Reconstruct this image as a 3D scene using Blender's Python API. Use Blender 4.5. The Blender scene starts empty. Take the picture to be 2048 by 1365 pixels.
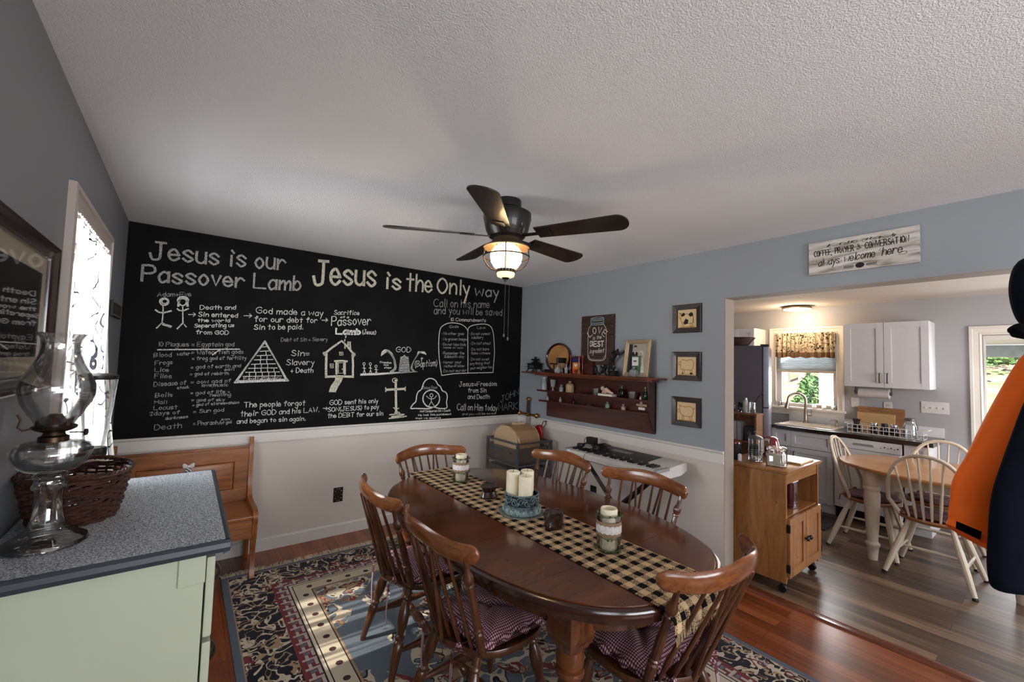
import bpy, bmesh, math, random
from mathutils import Vector, Matrix
S = bpy.context.scene
C = S.collection
random.seed(7)
PI = math.pi
# ------------------------------------------------------------------ camera
F_PX, YAW, PITCH, ROLL, CAM_Z = 847.573, 0.65324, 0.05179, 0.02945, 1.5401
def cam_axes():
    cy, sy, cp, sp = math.cos(YAW), math.sin(YAW), math.cos(PITCH), math.sin(PITCH)
    f = Vector((sy*cp, cy*cp, sp)); r0 = Vector((cy, -sy, 0)); u0 = r0.cross(f)
    cr, sr = math.cos(ROLL), math.sin(ROLL)
    return cr*r0 + sr*u0, -sr*r0 + cr*u0, f
_r, _u, _f = cam_axes()
cd = bpy.data.cameras.new('camera'); cam = bpy.data.objects.new('camera', cd); C.objects.link(cam)
cd.sensor_width = 36; cd.sensor_fit = 'HORIZONTAL'; cd.lens = F_PX/2048*36; cd.clip_start = .02; cd.clip_end = 200
m3 = Matrix((_r, _u, -_f)).transposed()
cam.matrix_world = Matrix.Translation((0, 0, CAM_Z)) @ m3.to_4x4()
S.camera = cam
# ------------------------------------------------------------------ room numbers (metres; north = +y, east = +x)
XW, XE, YN, YS, ZC = -.366, 3.116, 3.901, -3.2, 2.44
KX0, KX1, KYN, KYS, KZ = 3.25, 6.17, 2.95, -1.6, 2.34
OP_Y0, OP_Y1, OP_Z = -.42, 1.513, 2.064
# ------------------------------------------------------------------ world, sun, window light, exposure
w = bpy.data.worlds.new('world'); S.world = w; w.use_nodes = True
bg = w.node_tree.nodes['Background']; bg.inputs[0].default_value = (.80, .90, 1, 1); bg.inputs[1].default_value = 2.2
def area(name, loc, target, sx, sy, power, col=(1, 1, 1), spread=None):
    l = bpy.data.lights.new(name, 'AREA'); l.shape = 'RECTANGLE'; l.size = sx; l.size_y = sy; l.energy = power; l.color = col
    if spread: l.spread = math.radians(spread)
    o = bpy.data.objects.new(name, l); C.objects.link(o); o.location = loc
    d = Vector(target) - Vector(loc); o.rotation_euler = d.to_track_quat('-Z', 'Y').to_euler(); return o
sl = bpy.data.lights.new('sun', 'SUN'); sl.energy = 44; sl.angle = math.radians(.6); sl.color = (1, .95, .87)
so = bpy.data.objects.new('sun', sl); C.objects.link(so); so.location = (-4, 2.6, 5)
so.rotation_euler = Vector((math.cos(math.radians(44)), -.02, -math.sin(math.radians(44)))).to_track_quat('-Z', 'Y').to_euler()
area('daylight_west_window', (XW-.16, 2.63, 1.5), (2, 2.63, 1.2), .8, 1.1, 84, (.92, .96, 1))
area('daylight_south_window', (1.2, YS+.03, 1.4), (1.0, -.6, 2.3), 2.2, 1.4, 78, (.95, .97, 1), 140)
area('daylight_west_window_behind', (XW+.03, -1.3, 1.5), (1.8, .15, 2.0), 1.3, 1.3, 20, (.92, .96, 1), 140)
area('daylight_kitchen_window', (KX1+.12, 2.0, 1.5), (4, 1.6, .9), .55, .8, 40, (.95, .98, 1))
area('daylight_kitchen_door', (KX1+.15, .05, 1.2), (4.4, .3, .3), .75, 1.7, 26, (.95, .98, 1))
area('kitchen_fill_south', (4.7, KYS+.03, 1.45), (5.4, 1.6, 1.2), 1.3, 1.1, 72, (.97, .98, 1))  # unseen fill source, added to brighten the kitchen base cabinets
S.view_settings.view_transform = 'Standard'; S.view_settings.look = 'None'
S.view_settings.gamma = 1; S.view_settings.use_curve_mapping = False; S.view_settings.exposure = 0.0
S.cycles.use_denoising = True
S.cycles.max_bounces = 8; S.cycles.caustics_reflective = False; S.cycles.caustics_refractive = False
S.cycles.sample_clamp_indirect = 6.0
# ------------------------------------------------------------------ mesh builder
class B:
    def __init__(s): s.v = []; s.f = []; s.wn = False
    def add(s, vs, fs):
        o = len(s.v); s.v += [tuple(p) for p in vs]; s.f += [tuple(i+o for i in q) for q in fs]; return s
    def box(s, x0, x1, y0, y1, z0, z1, bev=0):
        x0, x1 = min(x0, x1), max(x0, x1); y0, y1 = min(y0, y1), max(y0, y1); z0, z1 = min(z0, z1), max(z0, z1)
        if bev <= 0:
            return s.add([(x0,y0,z0),(x1,y0,z0),(x1,y1,z0),(x0,y1,z0),(x0,y0,z1),(x1,y0,z1),(x1,y1,z1),(x0,y1,z1)],
                         [(3,2,1,0),(4,5,6,7),(0,1,5,4),(1,2,6,5),(2,3,7,6),(3,0,4,7)])
        bm = bmesh.new(); bmesh.ops.create_cube(bm, size=1)
        for v in bm.verts:
            v.co = ((x0+x1)/2+v.co.x*(x1-x0), (y0+y1)/2+v.co.y*(y1-y0), (z0+z1)/2+v.co.z*(z1-z0))
        s.wn = True; b = min(bev, .49*min(x1-x0, y1-y0, z1-z0))
        bmesh.ops.bevel(bm, geom=list(bm.edges), offset=b, segments=2, affect='EDGES', profile=.6)
        return s.bm(bm)
    def bm(s, bm):
        bm.verts.index_update(); s.add([v.co[:] for v in bm.verts], [[v.index for v in f.verts] for f in bm.faces]); bm.free(); return s
    def tube(s, pts, r, n=8, closed=False, caps=True, flat=1.0, up=None):
        P = [Vector(p) for p in pts]; N = len(P); R = r if isinstance(r, (list, tuple)) else [r]*N
        t0 = (P[1]-P[0]).normalized(); a = Vector(up) if up else (Vector((0,0,1)) if abs(t0.z) < .9 else Vector((1,0,0)))
        nr = (a - t0*a.dot(t0)).normalized(); vs = []
        for i in range(N):
            if closed: t = (P[(i+1)%N]-P[i-1])
            else: t = P[min(i+1,N-1)]-P[max(i-1,0)]
            t = t.normalized() if t.length > 1e-9 else t0
            q = nr - t*nr.dot(t); nr = q.normalized() if q.length > 1e-6 else nr
            bi = t.cross(nr)
            for k in range(n):
                c, d = math.cos(2*PI*k/n), math.sin(2*PI*k/n); vs.append(P[i] + nr*(R[i]*c) + bi*(R[i]*d*flat))
        fs = []
        for i in range(N if closed else N-1):
            j = (i+1) % N
            for k in range(n):
                l = (k+1) % n; fs.append((i*n+k, i*n+l, j*n+l, j*n+k))
        if caps and not closed: fs += [tuple(range(n-1,-1,-1)), tuple((N-1)*n+k for k in range(n))]
        return s.add(vs, fs)
    def cyl(s, p0, p1, r0, r1=None, n=16): return s.tube([p0, p1], [r0, r0 if r1 is None else r1], n)
    def turn(s, p0, p1, prof, n=10):
        p0, p1 = Vector(p0), Vector(p1); return s.tube([p0.lerp(p1, t) for t, r in prof], [r for t, r in prof], n)
    def lathe(s, prof, c=(0,0,0), n=24, cap=True, sx=1, sy=1):
        vs = []; N = len(prof)
        for r, z in prof:
            for k in range(n): vs.append((c[0]+r*sx*math.cos(2*PI*k/n), c[1]+r*sy*math.sin(2*PI*k/n), c[2]+z))
        fs = [(i*n+k, i*n+(k+1)%n, (i+1)*n+(k+1)%n, (i+1)*n+k) for i in range(N-1) for k in range(n)]
        if cap: fs += [tuple(range(n-1,-1,-1)), tuple((N-1)*n+k for k in range(n))]
        return s.add(vs, fs)
    def prism(s, poly, ax, a, b):
        n = len(poly)
        def mk(p, h): return (h, p[0], p[1]) if ax == 'x' else (p[0], h, p[1]) if ax == 'y' else (p[0], p[1], h)
        vs = [mk(p, a) for p in poly] + [mk(p, b) for p in poly]
        return s.add(vs, [tuple(range(n-1,-1,-1)), tuple(range(n, 2*n))] + [(i, (i+1)%n, n+(i+1)%n, n+i) for i in range(n)])
    def grid(s, fn, nu, nv, thick=0, nrm=None):
        vs = [fn(i/nu, j/nv) for j in range(nv+1) for i in range(nu+1)]; W = nu+1
        fs = [(j*W+i, j*W+i+1, (j+1)*W+i+1, (j+1)*W+i) for j in range(nv) for i in range(nu)]
        if thick:
            o = len(vs); d = Vector(nrm)*thick; vs += [tuple(Vector(p)+d) for p in vs]
            fs += [tuple(o+k for k in reversed(q)) for q in fs]
            ring = [i for i in range(nu)] + [j*W+nu for j in range(nv)] + [nv*W+i for i in range(nu,0,-1)] + [j*W for j in range(nv,0,-1)]
            fs += [(ring[k], ring[(k+1)%len(ring)], o+ring[(k+1)%len(ring)], o+ring[k]) for k in range(len(ring))]
        return s.add(vs, fs)
    def ball(s, c, rx, ry=None, rz=None, n=12, m=8):
        ry = ry or rx; rz = rz or rx
        return s.lathe([(max(1e-4, math.sin(PI*i/m)), -math.cos(PI*i/m)*rz) for i in range(m+1)], c, n, False, rx, ry)
    def loft(s, rings, caps=True):
        n = len(rings[0]); vs = [p for r in rings for p in r]
        fs = [(i*n+k, i*n+(k+1)%n, (i+1)*n+(k+1)%n, (i+1)*n+k) for i in range(len(rings)-1) for k in range(n)]
        if caps: fs += [tuple(range(n-1,-1,-1)), tuple((len(rings)-1)*n+k for k in range(n))]
        return s.add(vs, fs)
    def xf(s, M):
        s.v = [tuple(M @ Vector(p)) for p in s.v]; return s
    def obj(s, name, m, parent=None, label=None, ang=35, **kw):
        me = bpy.data.meshes.new(name); me.from_pydata(s.v, [], s.f); me.update()
        bm = bmesh.new(); bm.from_mesh(me); bmesh.ops.recalc_face_normals(bm, faces=bm.faces[:]); bm.to_mesh(me); bm.free()
        me.materials.append(m); me.polygons.foreach_set('use_smooth', [True]*len(me.polygons)); me.set_sharp_from_angle(angle=math.radians(ang))
        o = bpy.data.objects.new(name, me); C.objects.link(o)
        if s.wn: o.modifiers.new('weighted_normal', 'WEIGHTED_NORMAL').keep_sharp = True
        if parent: o.parent = parent
        if label: o['label'] = label
        for k, v in kw.items(): o[k] = v
        return o
def thing(name, label, cat, loc=(0,0,0), rz=0, group=None):
    o = bpy.data.objects.new(name, None); C.objects.link(o); o.empty_display_size = .05
    o.location = loc; o.rotation_euler = (0,0,rz); o['label'] = label; o['category'] = cat
    if group: o['group'] = group
    return o
def tag(o, label, cat, group=None):
    o['label'] = label; o['category'] = cat
    if group: o['group'] = group
    return o
def struct(b, name, m, parent=None):
    o = b.obj(name, m, parent)
    if not parent: o['kind'] = 'structure'
    return o
def dup(root, label, loc, rz=0, group=None):
    def cp(o, par):
        c = o.copy(); C.objects.link(c)
        if par: c.parent = par
        for ch in o.children: cp(ch, c)
        return c
    r = cp(root, None); r['label'] = label; r.location = loc; r.rotation_euler = (0,0,rz)
    if group: r['group'] = group
    return r
def roty(p, a): return (p[0]*math.cos(a)-p[1]*math.sin(a), p[0]*math.sin(a)+p[1]*math.cos(a))
# ------------------------------------------------------------------ materials
def mk(name):
    m = bpy.data.materials.new(name); m.use_nodes = True; nt = m.node_tree
    return m, nt, nt.nodes['Principled BSDF']
def nd(nt, t, **kw):
    n = nt.nodes.new(t)
    for k, v in kw.items():
        if hasattr(n, k): setattr(n, k, v)
        else: n.inputs[k].default_value = v
    return n
def coords(nt, scale=(1,1,1), kind='Object', rot=(0,0,0)):
    t = nt.nodes.new('ShaderNodeTexCoord'); mp = nt.nodes.new('ShaderNodeMapping'); mp.inputs['Scale'].default_value = scale; mp.inputs['Rotation'].default_value = rot
    nt.links.new(t.outputs[kind], mp.inputs[0]); return mp.outputs[0]
def ramp(nt, fac, stops, interp='LINEAR'):
    r = nt.nodes.new('ShaderNodeValToRGB'); r.color_ramp.interpolation = interp; e = r.color_ramp.elements
    e[0].position, e[0].color = stops[0][0], (*stops[0][1], 1); e[1].position, e[1].color = stops[-1][0], (*stops[-1][1], 1)
    for p, c in stops[1:-1]:
        k = e.new(p); k.color = (*c, 1)
    nt.links.new(fac, r.inputs[0]); return r.outputs[0]
def bump(nt, bsdf, h, strength=.3, dist=.01):
    b = nt.nodes.new('ShaderNodeBump'); b.inputs['Strength'].default_value = strength; b.inputs['Distance'].default_value = dist
    nt.links.new(h, b.inputs['Height']); nt.links.new(b.outputs[0], bsdf.inputs['Normal'])
def mth(nt, op, a, b=None, c=None):
    n = nt.nodes.new('ShaderNodeMath'); n.operation = op
    for i, x in enumerate((a, b, c)):
        if x is None: continue
        if isinstance(x, (int, float)): n.inputs[i].default_value = x
        else: nt.links.new(x, n.inputs[i])
    return n.outputs[0]
def mixc(nt, fac, a, b):
    n = nt.nodes.new('ShaderNodeMix'); n.data_type = 'RGBA'
    for i, x in ((0, fac), (6, a), (7, b)):
        if isinstance(x, (int, float)): n.inputs[i].default_value = x
        elif isinstance(x, tuple): n.inputs[i].default_value = (*x, 1)
        else: nt.links.new(x, n.inputs[i])
    return n.outputs[2]
def srgb(*c):
    return tuple((v/255/12.92 if v <= 10 else ((v/255+.055)/1.055)**2.4) for v in c)
def plain(name, col, rough=.5, metal=0, var=.12, sc=14, coat=0, spec=.5, bmp=0, trans=0, ior=1.45, sheen=0):
    m, nt, p = mk(name)
    n = nd(nt, 'ShaderNodeTexNoise'); n.inputs['Scale'].default_value = sc; n.inputs['Detail'].default_value = 4
    nt.links.new(coords(nt), n.inputs['Vector'])
    a = tuple(max(0, v*(1-var)) for v in col); b = tuple(min(1, v*(1+var)) for v in col)
    nt.links.new(ramp(nt, n.outputs[0], [(.3, a), (.7, b)]), p.inputs['Base Color'])
    p.inputs['Roughness'].default_value = rough; p.inputs['Metallic'].default_value = metal
    p.inputs['Coat Weight'].default_value = coat; p.inputs['Specular IOR Level'].default_value = spec
    p.inputs['Transmission Weight'].default_value = trans; p.inputs['IOR'].default_value = ior; p.inputs['Sheen Weight'].default_value = sheen
    if bmp: bump(nt, p, n.outputs[0], bmp, .004)
    return m
def wood(name, c1, c2, scale=(3,40,40), rough=.35, coat=.2, knots=False, nsc=1.0, dist=1.5):
    m, nt, p = mk(name)
    v = coords(nt, scale)
    n = nd(nt, 'ShaderNodeTexNoise'); n.inputs['Scale'].default_value = nsc; n.inputs['Detail'].default_value = 6; n.inputs['Roughness'].default_value = .65; n.inputs['Distortion'].default_value = dist
    nt.links.new(v, n.inputs['Vector'])
    col = ramp(nt, n.outputs[0], [(.28, c1), (.5, tuple((a+b)/2 for a, b in zip(c1, c2))), (.72, c2)])
    if knots:
        k = nd(nt, 'ShaderNodeTexVoronoi'); k.inputs['Scale'].default_value = 8.5; nt.links.new(coords(nt, (1,1,.7)), k.inputs['Vector'])
        kk = mth(nt, 'LESS_THAN', mth(nt, 'ADD', k.outputs['Distance'], mth(nt, 'MULTIPLY', n.outputs[0], .08)), .125); col = mixc(nt, mth(nt, 'MULTIPLY', kk, .75), col, tuple(v*.25 for v in c1))
    nt.links.new(col, p.inputs['Base Color']); p.inputs['Roughness'].default_value = rough; p.inputs['Coat Weight'].default_value = coat; p.inputs['Coat Roughness'].default_value = .12
    bump(nt, p, n.outputs[0], .05, .002)
    return m
def glass(name, tint=(1,1,1), rough=0.02, ior=1.45):
    m, nt, p = mk(name); p.inputs['Base Color'].default_value = (*tint, 1); p.inputs['Transmission Weight'].default_value = 1
    p.inputs['Roughness'].default_value = rough; p.inputs['IOR'].default_value = ior; return m
def thin_glass(name, tint=(1,1,1), gl=.12, k=.8):
    m, nt, p = mk(name); nt.nodes.remove(p); o = nt.nodes['Material Output']
    t = nd(nt, 'ShaderNodeBsdfTransparent'); t.inputs[0].default_value = (*tint, 1)
    g = nd(nt, 'ShaderNodeBsdfGlossy'); g.inputs['Roughness'].default_value = .02
    lw = nd(nt, 'ShaderNodeLayerWeight'); lw.inputs[0].default_value = .35
    f = mth(nt, 'ADD', mth(nt, 'MULTIPLY', lw.outputs['Fresnel'], k), gl*.3)
    mx = nd(nt, 'ShaderNodeMixShader'); nt.links.new(f, mx.inputs[0]); nt.links.new(t.outputs[0], mx.inputs[1]); nt.links.new(g.outputs[0], mx.inputs[2])
    nt.links.new(mx.outputs[0], o.inputs[0]); return m
def emit(name, col, st):
    m, nt, p = mk(name); p.inputs['Base Color'].default_value = (*col, 1); p.inputs['Emission Color'].default_value = (*col, 1); p.inputs['Emission Strength'].default_value = st; return m
def gingham(name, c1, c2, cm, n, axes=(0,1), rough=.85):
    m, nt, p = mk(name); s = nd(nt, 'ShaderNodeSeparateXYZ'); nt.links.new(coords(nt), s.inputs[0])
    def st(ax): return mth(nt, 'GREATER_THAN', mth(nt, 'FRACT', mth(nt, 'MULTIPLY', s.outputs[ax], n)), .5)
    a, b = st(axes[0]), st(axes[1]); t = mth(nt, 'MULTIPLY', mth(nt, 'ADD', a, b), .5)
    nz = nd(nt, 'ShaderNodeTexNoise'); nz.inputs['Scale'].default_value = 400; nt.links.new(coords(nt), nz.inputs['Vector'])
    t2 = mth(nt, 'ADD', t, mth(nt, 'MULTIPLY', mth(nt, 'SUBTRACT', nz.outputs[0], .5), .35))
    nt.links.new(ramp(nt, t2, [(.0, c1), (.22, c1), (.35, cm), (.65, cm), (.78, c2), (1, c2)]), p.inputs['Base Color']); p.inputs['Roughness'].default_value = rough; p.inputs['Specular IOR Level'].default_value = .2
    return m
CH_T = [('Jesus is our',-0.243,2.198,0.605,2.25,0.127,0.024,1),('Passover Lamb',-0.276,2.033,0.728,2.094,0.115,0.024,1),('Jesus',0.825,2.165,1.358,2.216,0.204,0.032,2),('is',1.454,2.216,1.603,2.219,0.149,0.03,2),('the',1.667,2.213,1.936,2.231,0.169,0.026,2),('Only',1.998,2.234,2.381,2.254,0.154,0.026,2),('way',2.457,2.26,2.769,2.279,0.111,0.022,1),('Adam+Eve',-0.187,1.937,0.002,1.96,0.036,0.006,1),('Death and',0.06,1.869,0.281,1.891,0.036,0.008,0),('Sin entered',0.053,1.815,0.297,1.829,0.039,0.008,0),('the world',0.05,1.776,0.249,1.79,0.029,0.008,0),('Seperating us',0.034,1.733,0.278,1.755,0.032,0.008,0),('from GOD',0.047,1.684,0.247,1.694,0.034,0.008,0),('>',-0.005,1.81,0.037,1.814,0.047,0.008,0),('God made a way',0.418,1.874,0.916,1.898,0.055,0.009,0),('for our debt for',0.411,1.807,0.873,1.834,0.05,0.009,0),('Sin to be paid.',0.411,1.743,0.763,1.773,0.047,0.009,0),('>',0.339,1.832,0.391,1.837,0.057,0.009,0),('>',0.909,1.845,0.958,1.849,0.056,0.009,0),('10 Plagues = Egyptain god',-0.161,1.584,0.286,1.606,0.035,0.006,1),('= Water/fish gods',0.028,1.534,0.349,1.552,0.034,0.006,1),('Blood',-0.183,1.507,-0.086,1.513,0.034,0.006,1),('water',-0.054,1.523,0.019,1.528,0.028,0.006,1),('Frogs',-0.173,1.451,-0.078,1.461,0.034,0.006,1),('= frog god of fertility',0.034,1.493,0.372,1.505,0.031,0.006,1),('Lice',-0.171,1.405,-0.096,1.406,0.032,0.006,1),('= god of earth and',0.03,1.428,0.338,1.445,0.031,0.006,1),('soil',0.234,1.415,0.295,1.42,0.022,0.006,1),('Flies',-0.17,1.36,-0.077,1.36,0.034,0.006,1),('= god of rebirth',0.028,1.379,0.263,1.386,0.027,0.006,1),('Disease of',-0.171,1.301,0.008,1.314,0.036,0.006,1),('stock',-0.041,1.28,0.028,1.287,0.023,0.006,1),('= cow god of',0.036,1.319,0.28,1.329,0.031,0.006,1),('love,music',0.099,1.296,0.263,1.299,0.027,0.006,1),('Boils',-0.158,1.224,-0.065,1.229,0.034,0.006,1),('= god of life +',0.038,1.24,0.278,1.247,0.028,0.006,1),('healing',0.156,1.223,0.285,1.226,0.026,0.006,1),('Hail',-0.16,1.18,-0.094,1.178,0.03,0.006,1),('= god of sky',0.047,1.191,0.248,1.187,0.024,0.006,1),('Locust',-0.162,1.138,-0.033,1.138,0.034,0.006,1),('= god of storms+chaos',0.054,1.154,0.342,1.165,0.024,0.006,1),('3days of',-0.181,1.099,-0.018,1.103,0.03,0.006,1),('darkness',-0.094,1.064,0.032,1.071,0.024,0.006,1),('= Sun god',0.061,1.104,0.247,1.108,0.031,0.006,1),('Death',-0.151,0.997,-0.001,1.001,0.041,0.006,1),('= Pharaoh/',0.066,1.016,0.232,1.012,0.033,0.006,1),('son',0.236,1.042,0.287,1.041,0.019,0.006,1),('of god',0.232,1.012,0.3,1.017,0.024,0.006,1),('Debt of Sin = Slavery',0.606,1.66,0.963,1.684,0.035,0.005,1),('Sin=',0.686,1.544,0.824,1.549,0.052,0.008,0),('Slavery',0.654,1.467,0.866,1.475,0.053,0.008,0),('+ Death',0.69,1.407,0.86,1.409,0.043,0.008,0),('The people forgot',0.376,1.133,0.813,1.133,0.047,0.008,0),('their GOD and his LAW.',0.358,1.063,0.924,1.074,0.046,0.008,0),('and began to sin again.',0.335,1.011,0.82,1.007,0.039,0.008,0),('Egypt=Slavery',0.362,1.344,0.621,1.352,0.025,0.005,0),('Sacrifice',1.007,1.919,1.224,1.935,0.045,0.008,0),('of a',1.061,1.893,1.133,1.899,0.018,0.008,0),('(Jesus)',1.261,1.764,1.385,1.768,0.046,0.008,0),('>',0.91,1.846,0.958,1.85,0.048,0.008,0),('Passover',0.989,1.819,1.333,1.853,0.077,0.012,0),('Lamb',1.031,1.749,1.241,1.759,0.057,0.022,0),('Call on his name',1.965,2.087,2.649,2.146,0.081,0.009,1),('and you will be saved',1.972,2.016,2.825,2.077,0.074,0.009,1),('10 Commandments',2.167,1.959,2.609,1.986,0.041,0.007,0),('Gods',2.154,1.885,2.263,1.896,0.032,0.006,1),('Laws',2.497,1.901,2.603,1.908,0.03,0.006,1),('* No other gods',2.069,1.809,2.334,1.823,0.032,0.006,1),('* No graven images',2.072,1.752,2.378,1.766,0.032,0.006,1),('* Do not take Gods',2.074,1.698,2.363,1.709,0.028,0.006,1),('name in vain',2.094,1.67,2.327,1.677,0.02,0.006,1),('* Remember the',2.078,1.606,2.346,1.616,0.032,0.006,1),('Sabbath day',2.106,1.573,2.344,1.58,0.03,0.006,1),('* Honor your',2.082,1.512,2.316,1.52,0.032,0.006,1),('Mother+Father',2.111,1.474,2.355,1.483,0.028,0.006,1),('* Do not murder',2.086,1.421,2.38,1.433,0.032,0.006,1),('* Do not commit',2.407,1.828,2.672,1.845,0.03,0.006,1),('Adultery',2.43,1.787,2.579,1.799,0.033,0.006,1),('* Do not steal',2.412,1.723,2.677,1.739,0.034,0.006,1),('* Do not bare',2.414,1.659,2.664,1.674,0.033,0.006,1),('false witness',2.43,1.619,2.681,1.631,0.03,0.006,1),('* Do not covet',2.415,1.554,2.669,1.561,0.033,0.006,1),('anything that',2.42,1.505,2.683,1.522,0.03,0.006,1),('your neighbor has',2.426,1.457,2.713,1.477,0.03,0.006,1),('GOD',1.588,1.612,1.74,1.617,0.056,0.008,0),('Freedom',1.437,1.502,1.545,1.5,0.021,0.005,0),('this',1.472,1.479,1.519,1.48,0.016,0.005,0),('steps',1.479,1.454,1.547,1.455,0.016,0.005,0),('(Baptism)',1.788,1.469,2.03,1.487,0.064,0.007,0),('Jesus Rose',1.879,1.253,2.04,1.256,0.034,0.005,1),('And Conquered Sin + Death',1.859,1.026,2.203,1.018,0.025,0.006,0),('He took this punishment',1.846,0.989,2.213,0.982,0.022,0.006,0),('that we deserve',1.817,0.961,2.093,0.953,0.017,0.006,0),('Jesus=Freedom',2.297,1.276,2.782,1.278,0.057,0.008,0),('from Sin',2.41,1.211,2.645,1.207,0.054,0.008,0),('and Death',2.409,1.142,2.689,1.137,0.054,0.008,0),('Call on Him today',2.282,1.029,2.798,0.997,0.067,0.008,0),('and you will be saved',2.347,0.973,2.771,0.961,0.025,0.006,1),('JOHN',2.843,1.089,3.101,1.174,0.073,0.006,1),('MARK',2.818,1.001,3.091,1.005,0.082,0.007,1),('GOD sent his only',1.009,1.129,1.434,1.133,0.047,0.008,0),('SON(JESUS) to pay',0.997,1.07,1.444,1.079,0.044,0.008,0),('the DEBT for our sin',0.999,1.016,1.486,1.015,0.045,0.008,0),('>',0.956,1.092,0.994,1.088,0.041,0.008,0)]
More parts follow.
